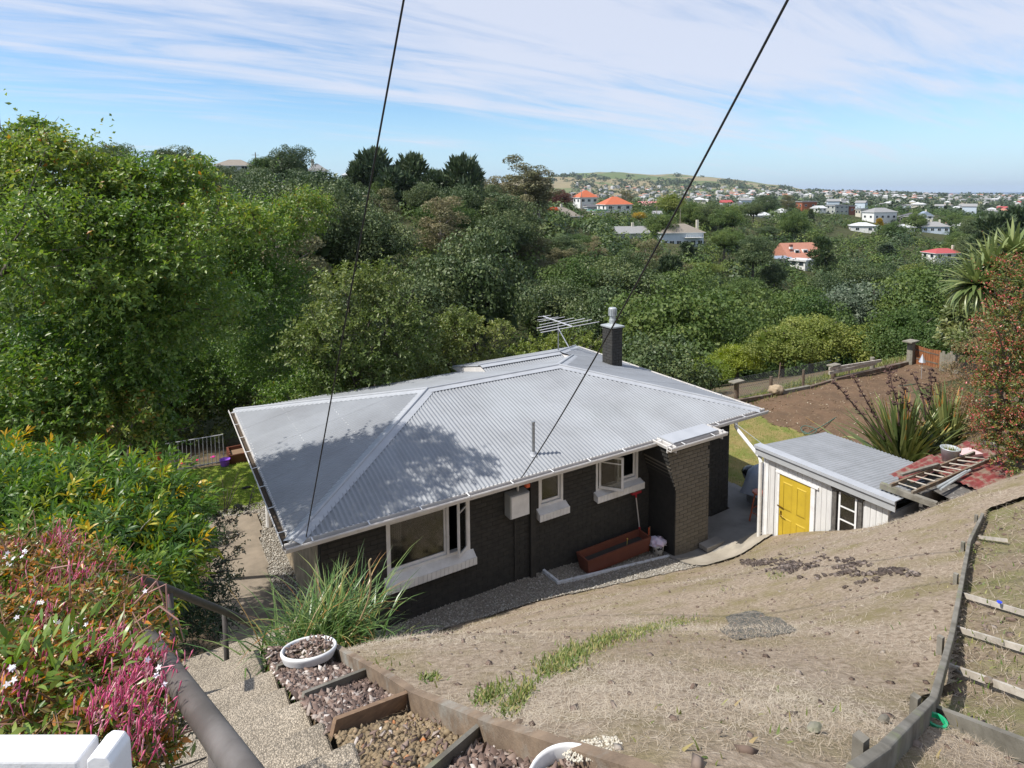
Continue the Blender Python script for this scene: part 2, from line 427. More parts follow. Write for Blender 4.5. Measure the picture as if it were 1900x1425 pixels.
def sheet(name, poly, res, dz, mat, jitter=0.0, disp=0.0, dscale=3.0, label=None, kind='structure', parent=None, zf=None, extra=None):
    xs = [p[0] for p in poly]; ys = [p[1] for p in poly]
    gx = np.arange(min(xs) - res, max(xs) + res, res); gy = np.arange(min(ys) - res, max(ys) + res, res)
    X, Y = np.meshgrid(gx, gy)
    Z = (zf or znf)(X, Y) + dz
    if extra is not None: Z = Z + extra(X, Y)
    if disp: Z = Z + disp * (fbm(X, Y, dscale, 4) - 0.5)
    ny, nx = X.shape
    a = (np.arange(ny - 1)[:, None] * nx + np.arange(nx - 1)[None]).ravel()
    F = np.stack([a, a + 1, a + nx + 1, a + nx], 1)
    cx = X.ravel()[F].mean(1); cy = Y.ravel()[F].mean(1)
    if jitter:
        cx = cx + jitter * (fbm(cx + 5, cy, 1.7, 3) - 0.45) * 2; cy = cy + jitter * (fbm(cx, cy + 9, 1.7, 3) - 0.45) * 2
    F = F[inpoly(cx, cy, poly)]
    me = np_mesh(name, np.stack([X.ravel(), Y.ravel(), Z.ravel()], 1), F.ravel(), np.full(len(F), 4))
    o = link_mesh(name, me, mat, parent, True)
    if kind: o['kind'] = kind
    if label: o['label'] = label
    return o

m_soil = M('soil', (0.16, 0.12, 0.08), (0.10, 0.075, 0.05), 3, rough=0.95, bump=0.6, bscale=18, bdist=0.03, spec=0.1, c3=(0.10, 0.12, 0.05), s3=0.8)
m_bank = M('dry_bank', (0.37, 0.30, 0.23), (0.21, 0.162, 0.115), 24, detail=14, rough=0.97, bump=0.6, bscale=70, bdist=0.03, spec=0.08,
           c3=(0.215, 0.18, 0.095), s3=1.3, lo=0.38, hi=0.64, lo3=0.46, hi3=0.66)
m_bed = M('upper_bed_soil', (0.27, 0.215, 0.155), (0.17, 0.13, 0.09), 10, detail=10, rough=0.97, bump=0.8, bscale=40, bdist=0.02, spec=0.08, c3=(0.16, 0.165, 0.06), s3=1.1, lo3=0.42, hi3=0.62)
m_lawn = M('lawn', (0.15, 0.17, 0.045), (0.23, 0.185, 0.075), 1.3, detail=8, rough=0.95, bump=0.7, bscale=70, bdist=0.02, spec=0.1, c3=(0.30, 0.235, 0.10), s3=3.5, lo=0.4, hi=0.6, lo3=0.5, hi3=0.72)
m_lawn2 = M('lawn_green', (0.24, 0.30, 0.045), (0.17, 0.23, 0.04), 2.2, detail=8, rough=0.95, bump=0.7, bscale=70, bdist=0.02, spec=0.1, c3=(0.25, 0.22, 0.07), s3=4)
m_dirt = M('dirt_yard', (0.155, 0.10, 0.064), (0.105, 0.072, 0.048), 1.2, detail=9, rough=0.97, bump=0.8, bscale=26, bdist=0.03, spec=0.08, c3=(0.22, 0.16, 0.10), s3=7, lo3=0.55, hi3=0.75)
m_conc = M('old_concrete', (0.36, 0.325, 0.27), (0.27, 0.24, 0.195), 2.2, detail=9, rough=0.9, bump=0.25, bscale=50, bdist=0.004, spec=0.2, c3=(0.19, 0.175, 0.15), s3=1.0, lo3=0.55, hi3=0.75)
m_path = M('path_concrete', (0.27, 0.225, 0.175), (0.19, 0.16, 0.125), 2.5, detail=9, rough=0.9, bump=0.3, bscale=50, bdist=0.004, spec=0.2, c3=(0.13, 0.11, 0.085), s3=1.6, lo3=0.5, hi3=0.72)
m_concg = M('grey_concrete', (0.24, 0.23, 0.215), (0.18, 0.172, 0.16), 1.5, detail=9, rough=0.9, bump=0.2, bscale=50, bdist=0.004, spec=0.2, c3=(0.13, 0.125, 0.115), s3=0.9, lo3=0.55, hi3=0.75)
m_gravel = M('gravel', (0.33, 0.30, 0.26), (0.16, 0.145, 0.125), 42, detail=4, rough=0.95, bump=1.0, bscale=55, bdist=0.02, spec=0.2, lo=0.4, hi=0.6)
m_forest_floor = M('hill_ground', (0.045, 0.055, 0.025), (0.075, 0.075, 0.04), 0.05, detail=8, rough=1.0, spec=0.05, c3=(0.035, 0.045, 0.02), s3=0.3)

# base ground with a skirt
X, Y = np.meshgrid(np.arange(-11, 37.01, 0.3), np.arange(-3, 24.01, 0.3))
Z = znf(X, Y) - 0.02 + 0.04 * (fbm(X, Y, 1.5) - 0.5)
Z = np.where((X > 1.0) & (X < 12) & (Y > -1) & (Y < 9.2), Z - 0.07, Z)
Z = np.where((X > -0.6) & (X < 1.0) & (Y < 4.7), Z - 0.6, Z)
Z = np.where((X < 0.9) & (X > -1.4) & (Y > 4.4) & (Y < 6.0), np.minimum(Z, 3.3), Z)
edge = (X < -10.8) | (X > 36.8) | (Y < -2.8) | (Y > 23.8)
Z = np.where(edge, Z - 6, Z)
ny, nx = X.shape
a = (np.arange(ny - 1)[:, None] * nx + np.arange(nx - 1)[None]).ravel()
F = np.stack([a, a + 1, a + nx + 1, a + nx], 1)
g = link_mesh('ground', np_mesh('ground', np.stack([X.ravel(), Y.ravel(), Z.ravel()], 1), F.ravel(), np.full(len(F), 4)), m_soil, None, True)
g['kind'] = 'structure'

WALLX = 0.95
RAILP = [(2.35, 0.75), (2.95, 1.47), (3.64, 1.55), (5.07, 2.1), (6.62, 2.66), (9.12, 3.48)]   # plan of the timber edging
bank_poly = [(WALLX + 0.02, -0.9), (WALLX + 0.02, 4.1), (0.7, 5.0), (0.5, 7.2), (1.1, 8.6), (2.1, 9.55), (3.4, 9.42), (4.8, 9.33), (7.0, 9.08), (8.3, 8.85), (9.2, 8.62), (10.2, 8.55), (11.14, 8.45),
             (11.14, 5.3), (13.2, 4.5), (16.2, 4.2), (16.2, 2.6), (9.6, 3.2), (9.14, 3.40), (6.64, 2.58), (5.09, 2.02), (3.66, 1.47), (2.97, 1.39), (2.2, 0.4), (2.2, -0.9)]
sheet('bank', bank_poly, 0.04, 0.0, m_bank, jitter=0.0, extra=rough_bank)
bed_poly = [(2.2, -0.9), (2.2, 0.4), (2.95, 1.47), (3.64, 1.55), (5.07, 2.1), (6.62, 2.66), (9.12, 3.48), (9.7, 3.15), (13, 2.6), (16.3, 2.4), (16.3, -1.0)]
def bedsteps(x, y):
    return -0.06 + rough_bank(x, y)
sheet('upper_bed', bed_poly, 0.06, 0.0, m_bed, extra=bedsteps)

lawn_poly = [(12.6, 9.6), (13.4, 8.6), (15.5, 8.2), (18.8, 10.2), (18.4, 11.6), (17.9, 12.6), (18.2, 13.6), (19.0, 14.7), (19.1, 15.9), (16.5, 16.6), (12.6, 17.6), (11.0, 17.8)]
sheet('lawn', lawn_poly, 0.08, 0.012, m_lawn, jitter=0.25)
dirt_poly = [(17.9, 12.6), (18.4, 11.4), (18.7, 10.0), (16.6, 8.4), (19.5, 7.6), (25, 8.8), (31, 9.8), (33, 12.4), (32.4, 15.0), (27, 14.85), (24.5, 14.9), (21, 15.1), (19.0, 14.9), (18.2, 13.6)]
sheet('dirt_yard', dirt_poly, 0.12, 0.008, m_dirt, jitter=0.3, disp=0.05, dscale=4)
backlawn_poly = [(1.35, 15.9), (3.4, 15.9), (3.4, 19.1), (1.25, 19.2), (-0.2, 19.3), (-0.6, 16.2), (0.6, 15.9)]
sheet('back_lawn', backlawn_poly, 0.08, 0.012, m_lawn2, jitter=0.1)
path_poly = [(0.95, 16.0), (2.0, 15.6), (1.95, 14.8), (1.80, 14.0), (1.74, 9.3), (0.9, 8.2), (0.35, 8.4), (0.65, 10.0), (0.75, 13.0), (0.8, 15.0)]
sheet('garden_path', path_poly, 0.07, 0.03, m_path)
gl_poly = [(0.85, 15.9), (0.85, 16.25), (2.3, 16.25), (2.3, 9.3), (1.75, 9.3), (1.80, 14.0), (2.0, 14.9), (2.0, 15.7)]
sheet('side_gravel', gl_poly, 0.1, 0.012, m_gravel, disp=0.02, dscale=20)
fg_poly = [(2.0, 9.2), (2.0, 10.0), (9.3, 10.0), (9.4, 9.2), (9.55, 8.3), (8.0, 8.6), (4.5, 9.1)]
sheet('front_gravel', fg_poly, 0.08, 0.015, m_gravel, disp=0.015, dscale=20)
patio_poly = [(9.35, 10.0), (9.38, 8.3), (11.3, 7.9), (11.3, 8.4), (13.4, 8.4), (13.3, 10.6), (13.0, 11.6), (12.2, 12.0), (12.2, 9.9)]
sheet('patio', patio_poly, 0.05, 0.035, m_concg)
sheet('sunlit_patio', [(9.37, 8.98), (9.4, 8.2), (10.2, 8.1), (11.3, 7.9), (11.3, 8.5), (10.6, 8.75)], 0.04, 0.042, m_conc)  # sunlit part of the patio: the light is put into the tan colour

# stones lying loose on the gravel
def scatter_stones(name, poly, n, smin, smax, mat, dz=0.02, zf=None, flat=0.7, seed=1, kind='stuff', clump=None, label=None, cat=None, zlift=0.25, pts=None):
    r = np.random.default_rng(seed)
    if pts is not None: P = pts
    else:
        xs = [p[0] for p in poly]; ys = [p[1] for p in poly]
        P = np.stack([r.uniform(min(xs), max(xs), n * 3), r.uniform(min(ys), max(ys), n * 3)], 1)
        P = P[inpoly(P[:, 0], P[:, 1], poly)]
    if clump is not None: P = P[r.random(len(P)) < clump(P[:, 0], P[:, 1])]
    P = P[:n]; n = len(P)
    base = np.array([(1, 0, 0), (0.3, 0.95, 0), (-0.8, 0.6, 0), (-0.8, -0.6, 0), (0.3, -0.95, 0), (0, 0, 1), (0, 0, -1)], float)
    fc = np.array([(0, 1, 5), (1, 2, 5), (2, 3, 5), (3, 4, 5), (4, 0, 5), (1, 0, 6), (2, 1, 6), (3, 2, 6), (4, 3, 6), (0, 4, 6)])
    s = r.uniform(smin, smax, (n, 1, 1)) * r.uniform(0.6, 1.3, (n, 1, 3)) * np.array([1, 0.8, flat])
    V = base[None] * s + r.normal(0, 0.12, (n, 7, 3)) * s
    a = r.uniform(0, 6.28, n); c, sn = np.cos(a)[:, None], np.sin(a)[:, None]
    x = V[..., 0] * c - V[..., 1] * sn; y = V[..., 0] * sn + V[..., 1] * c
    z0 = (zf or znf)(P[:, 0], P[:, 1]) + dz + s[:, 0, 2] * zlift
    V = np.stack([x + P[:, :1], y + P[:, 1:], V[..., 2] + z0[:, None]], -1)
    F = fc[None] + (np.arange(n) * 7)[:, None, None]
    me = np_mesh(name, V, F.ravel(), np.full(n * 10, 3), tint=np.repeat(r.random(n), 10))
    o = link_mesh(name, me, mat)
    if kind: o['kind'] = kind
    return o
m_stone = leafmat('gravel_stones', [(0, (0.40, 0.36, 0.31)), (0.5, (0.22, 0.2, 0.17)), (1, (0.5, 0.48, 0.44))], trans=0.0, rough=0.9, spec=0.2, vary=0.0)
scatter_stones('gravel_stones', fg_poly, 6500, 0.010, 0.024, m_stone, dz=0.018, seed=2)
scatter_stones('gravel_stones', gl_poly, 3800, 0.012, 0.03, m_stone, dz=0.018, seed=3)

# ------------------------------------------------------------------ dry thatch, litter and weeds on the bank
def blades(name, P, Z, length, width, lean, mat, seed=1, up=0.5, seg=2, tint=None, kind='stuff', parent=None, off=(0, 0, 0), grow=False):
    """thin curved blades standing or lying at the points P"""
    r = np.random.default_rng(seed); n = len(P)
    az_ = r.uniform(0, 2 * np.pi, n)
    ln = r.uniform(0.5, 1.3, n) * length; wd_ = r.uniform(0.7, 1.3, n) * width
    if grow:
        dd = np.hypot(P[:, 0], P[:, 1]); gk = np.clip(dd / 2.6, 1, 3.4); wd_ = wd_ * gk; ln = ln * gk ** .6
    le = r.uniform(lean[0], lean[1], n)            # angle from vertical at the base
    cur = r.uniform(0.1, 0.9, n) * up
    dxy = np.stack([np.cos(az_), np.sin(az_)], 1); per = np.stack([-np.sin(az_), np.cos(az_)], 1)
    tw = r.uniform(-0.6, 0.6, n)
    V = []; p = np.stack([P[:, 0], P[:, 1], Z], 1).astype(float); ang = le.copy()
    for k in range(seg + 1):
        w = wd_ * (1 - k / seg) ** 0.8 + 0.0002
        side = np.stack([per[:, 0], per[:, 1], tw * 0.5], 1)
        V.append(p - side * w[:, None] / 2); V.append(p + side * w[:, None] / 2)
        st = (ln / seg)
        p = p + np.stack([dxy[:, 0] * np.sin(ang) * st, dxy[:, 1] * np.sin(ang) * st, np.cos(ang) * st], 1)
        ang = ang + cur
    V = np.stack(V, 1)
    m = 2 * (seg + 1)
    fc = np.array([(2 * k, 2 * k + 1, 2 * k + 3, 2 * k + 2) for k in range(seg)])
    F = fc[None] + (np.arange(n) * m)[:, None, None]
    t = r.random(n) if tint is None else tint
    V = V - np.array(off)
    me = np_mesh(name, V, F.ravel(), np.full(n * seg, 4), tint=np.repeat(t, seg))
    o = link_mesh(name, me, mat, parent)
    if kind: o['kind'] = kind
    return o
def polar_scatter(n, poly, dmin=1.5, dmax=12, seed=1):
    r = np.random.default_rng(seed)
    d = dmin * (dmax / dmin) ** r.random(n); px = r.uniform(300, 1950, n)
    t = (px - 950) / 1140
    x = _fh.x * d + _rt.x * t * d; y = _fh.y * d + _rt.y * t * d
    k = inpoly(x, y, poly)
    return np.stack([x[k], y[k]], 1)
m_straw = leafmat('straw', [(0, (0.40, 0.345, 0.28)), (0.3, (0.31, 0.25, 0.19)), (0.7, (0.20, 0.15, 0.105)), (1, (0.18, 0.16, 0.07))], trans=0.1, rough=0.8, spec=0.15, vary=0)
P = polar_scatter(115000, bank_poly, 1.5, 13, 5)
m = fbm(P[:, 0], P[:, 1], 1.6, 3)
keep = rng.random(len(P)) < np.clip((m - 0.28) * 4.0, 0.3, 1)
P = P[keep]
blades('dead_grass', P, znf(P[:, 0], P[:, 1]) + rough_bank(P[:, 0], P[:, 1]) + 0.002, 0.034, 0.0014, (1.2, 1.65), m_straw, seed=6, up=0.25, grow=True, tint=np.clip((fbm(P[:, 0] + 3, P[:, 1] * 1.3, 1.1, 4) - 0.30) * 1.5 + rng.normal(0, .2, len(P)), 0, .97))
P = polar_scatter(45000, bed_poly, 2.0, 12, 8)
blades('dead_grass', P, znf(P[:, 0], P[:, 1]) - 0.06 + rough_bank(P[:, 0], P[:, 1]) + 0.004, 0.05, 0.002, (1.0, 1.6), m_straw, seed=9, up=0.25, grow=True)
m_chip = leafmat('bark_chips', [(0, (0.09, 0.062, 0.05)), (0.45, (0.15, 0.105, 0.085)), (0.85, (0.20, 0.155, 0.13)), (1, (0.30, 0.26, 0.225))], trans=0.0, rough=0.85, spec=0.2, vary=0)
m_chipd = leafmat('dark_bark', [(0, (0.05, 0.038, 0.034)), (0.7, (0.10, 0.078, 0.068)), (1, (0.22, 0.18, 0.16))], trans=0.0, rough=0.9, spec=0.15, vary=0)
zb = lambda x, y: znf(x, y) + rough_bank(x, y)
cc = at_z(1560, 1055, 4.0)
def near_line(ax, ay, bx, by, w):
    def f(x, y):
        dx_, dy_ = bx - ax, by - ay; t = np.clip(((x - ax) * dx_ + (y - ay) * dy_) / (dx_ * dx_ + dy_ * dy_), 0, 1)
        d = np.hypot(x - ax - t * dx_, y - ay - t * dy_)
        return np.exp(-(d / w) ** 2) * (fbm(x, y, 3.5) > 0.40)
    return f
# the dark litter patch in the middle of the slope: from about (1400,1050) to (1660,1060) in the photograph
def bank_hit(px, py):
    d = ray(px, py)
    for t in np.arange(1.0, 30, 0.01):
        p = Vector((0, 0, CAMH)) + d * float(t)
        if p.z <= float(znf(p.x, p.y)): return p
    return p
A = bank_hit(1380, 1052); B = bank_hit(1690, 1072)
LITTER = True
scatter_stones('bark_litter', bank_poly, 1700, 0.008, 0.026, m_chip, dz=0.0, zf=zb, flat=0.45, seed=14, zlift=0.5)
scatter_stones('bark_litter', bed_poly, 1600, 0.012, 0.042, m_chip, dz=-0.06, zf=zb, flat=0.35, seed=15, clump=lambda x, y: (x > 4.0) * 0.8 + 0.1, zlift=0.5)
# ash-grey burnt patch
m_ash = M('ash', (0.06, 0.063, 0.06), (0.20, 0.18, 0.15), 20, detail=8, rough=1, bump=0.6, bscale=60, bdist=0.01, spec=0.05)
# green weeds
m_weed = leafmat('weed_leaves', [(0, (0.08, 0.13, 0.025)), (0.5, (0.14, 0.17, 0.04)), (0.85, (0.30, 0.28, 0.10)), (1, (0.33, 0.24, 0.12))], trans=0.25, rough=0.5, vary=0)
def hits(px, py):
    """where the view rays through picture points meet the bank"""
    px = np.asarray(px, float); py = np.asarray(py, float); f, r2, u2 = (np.array(v) for v in (_f, _r2, _u2))
    d = f + r2 * ((px - 950) / 1140)[:, None] - u2 * ((py - 463) / 1140)[:, None]
    T = np.full(len(px), 30.0); done = np.zeros(len(px), bool)
    for t in np.arange(1.0, 24, .04):
        z = CAMH + d[:, 2] * t; k = (~done) & (z <= znf(d[:, 0] * t, d[:, 1] * t)); T[k] = t; done |= k
    return np.stack([d[:, 0] * T, d[:, 1] * T], 1)
pr_ = np.random.default_rng(77)
def patches(lst):
    out = []
    for (px, py, w, h, n, sl) in lst:
        u = pr_.normal(0, w, n); out.append(hits(px + u, py + u * sl + pr_.normal(0, h, n)))
    o = np.concatenate(out); return o[inpoly(o[:, 0], o[:, 1], bank_poly) | inpoly(o[:, 0], o[:, 1], bed_poly)]
wp = patches([(1050, 1222, 26, 9, 800, -.35), (1120, 1190, 24, 9, 900, -.4), (1190, 1172, 24, 7, 700, -.3), (1250, 1158, 24, 5, 500, -.2), (1040, 1246, 22, 4, 260, -.2), (915, 1290, 18, 9, 420, -.3), (965, 1295, 16, 9, 480, -.8), (795, 1262, 12, 5, 90, 0), (835, 1170, 12, 2, 50, 0),
              (1440, 1068, 9, 4, 130, 0), (1480, 1020, 10, 3, 40, 0), (1345, 1095, 8, 3, 30, 0), (1820, 1230, 60, 70, 160, 0), (1850, 1010, 40, 40, 110, 0), (1400, 1330, 120, 50, 50, 0), (700, 1240, 30, 8, 40, 0)])
blades('weeds', wp, znf(wp[:, 0], wp[:, 1]) + rough_bank(wp[:, 0], wp[:, 1]), 0.035, 0.009, (0.1, 1.2), m_weed, seed=12, up=0.5)
m_dry = leafmat('dry_stalks', [(0, (0.36, 0.27, 0.15)), (1, (0.24, 0.16, 0.09))], trans=0.15, rough=0.7, vary=0)
wp = patches([(940, 1118, 25, 4, 90, -.25), (760, 1168, 12, 4, 40, 0), (1345, 1008, 40, 5, 60, -.2), (1130, 1078, 60, 5, 120, -.3), (870, 1140, 60, 4, 100, -.2), (700, 1188, 40, 6, 70, -.2)])
blades('dry_stalks', wp, znf(wp[:, 0], wp[:, 1]) + rough_bank(wp[:, 0], wp[:, 1]), 0.10, 0.004, (0.0, 0.6), m_dry, seed=13, up=0.4)
a_ = np.linspace(0, 2 * np.pi, 28, endpoint=False); k_ = 1 + .16 * np.sin(3 * a_ + 1) + .08 * np.sin(7 * a_)
lr_ = np.random.default_rng(31); n_ = 1500; u_ = lr_.uniform(-1, 1, n_)
lp = hits(1540 + 165 * u_, 1058 + 14 * u_ + lr_.normal(0, 11, n_) * (1.2 - np.abs(u_))); lp = lp[fbm(lp[:, 0], lp[:, 1], 4) > .42]
scatter_stones('bark_litter', None, len(lp), 0.016, 0.045, m_chipd, dz=0.004, zf=zb, flat=0.45, seed=4, zlift=0.6, pts=lp)
ap = hits(1400 + 64 * k_ * np.cos(a_), 1164 + 25 * k_ * np.sin(a_))
sheet('ash_patch', [tuple(p) for p in ap], 0.02, 0.008, m_ash, jitter=0.0, extra=rough_bank)
A_ = np.random.default_rng(9).uniform(0, 6.28, 500); r_ = np.sqrt(np.random.default_rng(10).random(500)); wp = hits(1400 + 70 * r_ * np.cos(A_), 1164 + 28 * r_ * np.sin(A_))
blades('ash_straw', wp, znf(wp[:, 0], wp[:, 1]) + rough_bank(wp[:, 0], wp[:, 1]) + .01, 0.03, 0.0025, (1.2, 1.6), m_straw, seed=88)
# lawns: short grass standing on the sheets
def lawn_blades(poly, n, mat, seed, ln=0.035, pad=0.0):
    r = np.random.default_rng(seed); xs = [p[0] for p in poly]; ys = [p[1] for p in poly]
    P = np.stack([r.uniform(min(xs), max(xs), n), r.uniform(min(ys), max(ys), n)], 1)
    P = P[inpoly(P[:, 0], P[:, 1], poly)]
    t = np.clip((fbm(P[:, 0], P[:, 1], 0.9, 4) - 0.28) * 2.0 + r.normal(0, 0.15, len(P)), 0, 1)
    blades('grass', P, znf(P[:, 0], P[:, 1]) + 0.01, ln, 0.009, (0.0, 0.9), mat, seed=seed, up=0.5, tint=t)
m_grass = leafmat('grass_blades', [(0, (0.12, 0.19, 0.03)), (0.4, (0.19, 0.20, 0.045)), (0.75, (0.33, 0.25, 0.09)), (1, (0.40, 0.30, 0.14))], trans=0.25, rough=0.6, vary=0)
m_grass2 = leafmat('green_grass_blades', [(0, (0.19, 0.31, 0.035)), (0.6, (0.28, 0.36, 0.05)), (1, (0.33, 0.28, 0.09))], trans=0.25, rough=0.6, vary=0)
lawn_blades(lawn_poly, 46000, m_grass, 21, 0.045)
lawn_blades(backlawn_poly, 18000, m_grass2, 22, 0.045)
scatter_stones('clods', dirt_poly, 3200, 0.012, 0.045, leafmat('clods', [(0, (0.13, 0.085, 0.055)), (0.8, (0.19, 0.13, 0.085)), (1, (0.42, 0.36, 0.28))], trans=0, rough=0.95, spec=0.1, vary=0), dz=0.0, seed=16, zlift=0.3)
# thin weeds along the fence side of the yard
wpp = np.stack([rng.uniform(18.5, 32, 5000), rng.normal(15.3, 0.4, 5000)], 1)
blades('rough_grass', wpp, znf(wpp[:, 0], wpp[:, 1]), 0.16, 0.02, (0.0, 0.8), m_weed, seed=31)

# ------------------------------------------------------------------ far ground, sea
pxs = np.linspace(-330, 2330, 180); Ds = np.exp(np.linspace(math.log(17), math.log(5200), 190))
PXg, DD = np.meshgrid(pxs, Ds)
Zf = zfar_arr(PXg, DD)
fade = np.clip((DD - 17) / 6, 0, 1); Zf = Zf - (1 - fade) * 5
Zf = Zf + np.where(DD > 900, 0.010 * DD * (fbm(PXg / 60, np.log(DD) * 14, 1.0, 4) - 0.47), 0)
Xf = _fh.x * DD + _rt.x * (PXg - 950) / 1140 * DD; Yf = _fh.y * DD + _rt.y * (PXg - 950) / 1140 * DD
def grid_mesh(name, X, Y, Z, mat, keep=None):
    ny, nx = X.shape
    a = (np.arange(ny - 1)[:, None] * nx + np.arange(nx - 1)[None]).ravel()
    F = np.stack([a, a + 1, a + nx + 1, a + nx], 1)
    if keep is not None: F = F[keep.ravel()[a]]
    return link_mesh(name, np_mesh(name, np.stack([X.ravel(), Y.ravel(), Z.ravel()], 1), F.ravel(), np.full(len(F), 4)), mat, None, True)
nearmask = DD < 1000
m_hills = M('pasture', (0.24, 0.205, 0.125), (0.115, 0.15, 0.065), 0.0016, detail=3, rough=1.0, spec=0.03, lo=0.47, hi=0.5, c3=(0.22, 0.19, 0.12), s3=0.006, lo3=0.55, hi3=0.6, coords='Object')
o = grid_mesh('valley_ground', Xf, Yf, Zf, m_forest_floor, keep=nearmask); o['kind'] = 'structure'
far_keep = (DD >= 1000 * 0.94)
o = grid_mesh('hills', Xf, Yf, Zf - 0.5, m_hills, keep=far_keep); o['kind'] = 'structure'
m_sea = M('sea', (0.012, 0.06, 0.15), (0.02, 0.08, 0.18), 0.002, rough=0.35, spec=0.3)
mb = MB(); c0 = gxy(950, 0)
def P2(Rr, D): return (_fh.x * D + _rt.x * Rr, _fh.y * D + _rt.y * Rr, -26.0)
mb.add([P2(-6000, 2500), P2(9000, 2500), P2(15000, 15000), P2(-9000, 15000)], [(0, 1, 2, 3)])
o = mb.build('sea', m_sea); o['kind'] = 'structure'
# ground behind the photographer: the street
mb = MB(); mb.box(-14, 40, -16, -0.9, 5.2, 6.28)
o = mb.build('street', m_concg); o['kind'] = 'structure'
# ------------------------------------------------------------------ materials for the buildings
m_brick = M('painted_brick', (0.034, 0.034, 0.033), (0.050, 0.048, 0.044), 7, rough=0.75, bump=0.3, bscale=60, bdist=0.004, spec=0.3, obj_rand=0.12)
m_mortar = M('painted_mortar', (0.026, 0.026, 0.025), (0.034, 0.033, 0.031), 9, rough=0.9, spec=0.2)
m_white = M('white_paint', (0.74, 0.74, 0.74), (0.62, 0.62, 0.62), 5, rough=0.5, bump=0.06, bscale=30, bdist=0.003, c3=(0.50, 0.48, 0.44), s3=2.0, lo3=0.62, hi3=0.85)
m_offwhite = M('gutter_paint', (0.62, 0.60, 0.58), (0.52, 0.50, 0.48), 4, rough=0.5, c3=(0.38, 0.34, 0.3), s3=6, lo3=0.6, hi3=0.8)
m_roof = M('roof_paint', (0.26, 0.275, 0.295), (0.21, 0.22, 0.235), 0.9, detail=9, rough=0.5, spec=0.4, c3=(0.20, 0.205, 0.21), s3=5, lo3=0.62, hi3=0.85, lo=.38, hi=.68, obj_rand=.035)
m_cap = M('ridge_paint', (0.37, 0.385, 0.41), (0.32, 0.335, 0.36), 3, detail=6, rough=0.45, spec=0.5)
m_shedroof = M('shed_roof_paint', (0.28, 0.29, 0.305), (0.23, 0.24, 0.25), 2.5, detail=8, rough=0.45, spec=0.5, c3=(0.19, 0.19, 0.2), s3=9, lo3=0.6, hi3=0.85)
m_barge = M('barge_grey', (0.36, 0.37, 0.38), (0.31, 0.32, 0.33), 5, rough=0.55)
m_plaster = M('bare_plaster', (0.36, 0.295, 0.21), (0.22, 0.175, 0.12), 5, detail=9, rough=0.95, bump=0.5, bscale=70, bdist=0.006, spec=0.1, c3=(0.22, 0.17, 0.12), s3=1.3, lo3=0.55, hi3=0.75)
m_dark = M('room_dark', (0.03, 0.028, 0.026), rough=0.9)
m_room = M('room_wall', (0.10, 0.09, 0.08), (0.07, 0.06, 0.055), 2, rough=0.9)
m_glass = glass('window_glass')
m_blind = M('blind', (0.19, 0.17, 0.14), (0.16, 0.145, 0.12), 3, rough=0.8)
m_curtain = M('curtain', (0.45, 0.45, 0.43), (0.33, 0.33, 0.32), 9, rough=0.9, stretch=(9, 9, 0.5))
m_pipe = M('white_pipe', (0.72, 0.71, 0.69), (0.6, 0.59, 0.56), 6, rough=0.35)
m_galv = M('galvanised', (0.46, 0.49, 0.50), (0.36, 0.39, 0.40), 12, rough=0.4, metal=0.3)
m_flue = M('flue_metal', (0.30, 0.31, 0.32), (0.22, 0.23, 0.24), 20, rough=0.4, metal=0.5)
m_wire = M('cable_black', (0.012, 0.012, 0.012), rough=0.5)
m_gutdirt = M('gutter_dirt', (0.05, 0.04, 0.03), (0.09, 0.06, 0.035), 30, rough=1, bump=0.8, bscale=60)
m_yellow = M('yellow_paint', (0.50, 0.355, 0.03), (0.43, 0.30, 0.025), 3, rough=0.5, bump=0.05, bscale=20, bdist=0.003, c3=(0.36, 0.25, 0.04), s3=9, lo3=.58, hi3=.8)
m_brass = M('brass', (0.30, 0.20, 0.05), (0.2, 0.13, 0.03), 20, rough=0.35, metal=0.8)
m_boxg = M('meter_grey', (0.36, 0.37, 0.37), (0.32, 0.33, 0.33), 5, rough=0.5)

house = thing('bungalow', 'dark painted brick bungalow with pale grey corrugated hip roof and white windows', 'house', (2.2, 9.95, 0.0))
X0, X1, Y0, Y1 = 2.2, 12.15, 9.95, 15.9          # outside of the walls
EZ = 2.5
def corr_face(name, A, B, fn, zplane, mat, parent, pitch=0.0847, amp=0.0125, sheet_w=0.762, sub=6, inward=None, dz=0.0, zdrop=None, steps=1):
    """corrugated sheets over a planar roof face.
    A->B runs along the eave; fn(u) gives (vmin, vmax) measured from the eave line along 'inward'; zplane(x, y) the height."""
    A, B = Vector(A), Vector(B); Ln = (B - A).length; e = (B - A) / Ln; inw = Vector(inward)
    n = int(math.ceil(Ln / sheet_w)); k = 0
    for i in range(n):
        u0, u1 = i * sheet_w, min((i + 1) * sheet_w, Ln)
        us = np.linspace(u0, u1, max(2, int(round((u1 - u0) / pitch * sub)) + 1))
        vs = []; fs = []; cols = []
        for u in us:
            r_ = fn(float(u))
            if r_ is None: cols.append(None); continue
            a_, b_ = r_
            h = amp * math.cos(2 * math.pi * u / pitch) + amp + dz + (0.0015 if i % 2 else 0.0)
            c = []
            for st in range(steps + 1):
                vv = a_ + (b_ - a_) * st / steps
                p = A + e * float(u) + inw * vv
                c.append(len(vs)); vs.append((p.x, p.y, zplane(p.x, p.y) + h))
            cols.append(c)
        for j in range(len(us) - 1):
            if cols[j] is None or cols[j + 1] is None: continue
            for st in range(steps):
                fs.append((cols[j][st], cols[j + 1][st], cols[j + 1][st + 1], cols[j][st + 1]))
        if not fs: continue
        off = setloc(parent)
        me = bpy.data.meshes.new(name); me.from_pydata([(v[0] - off.x, v[1] - off.y, v[2] - off.z) for v in vs], [], fs); me.update(); me.shade_smooth()
        link_mesh(name, me, mat, parent)
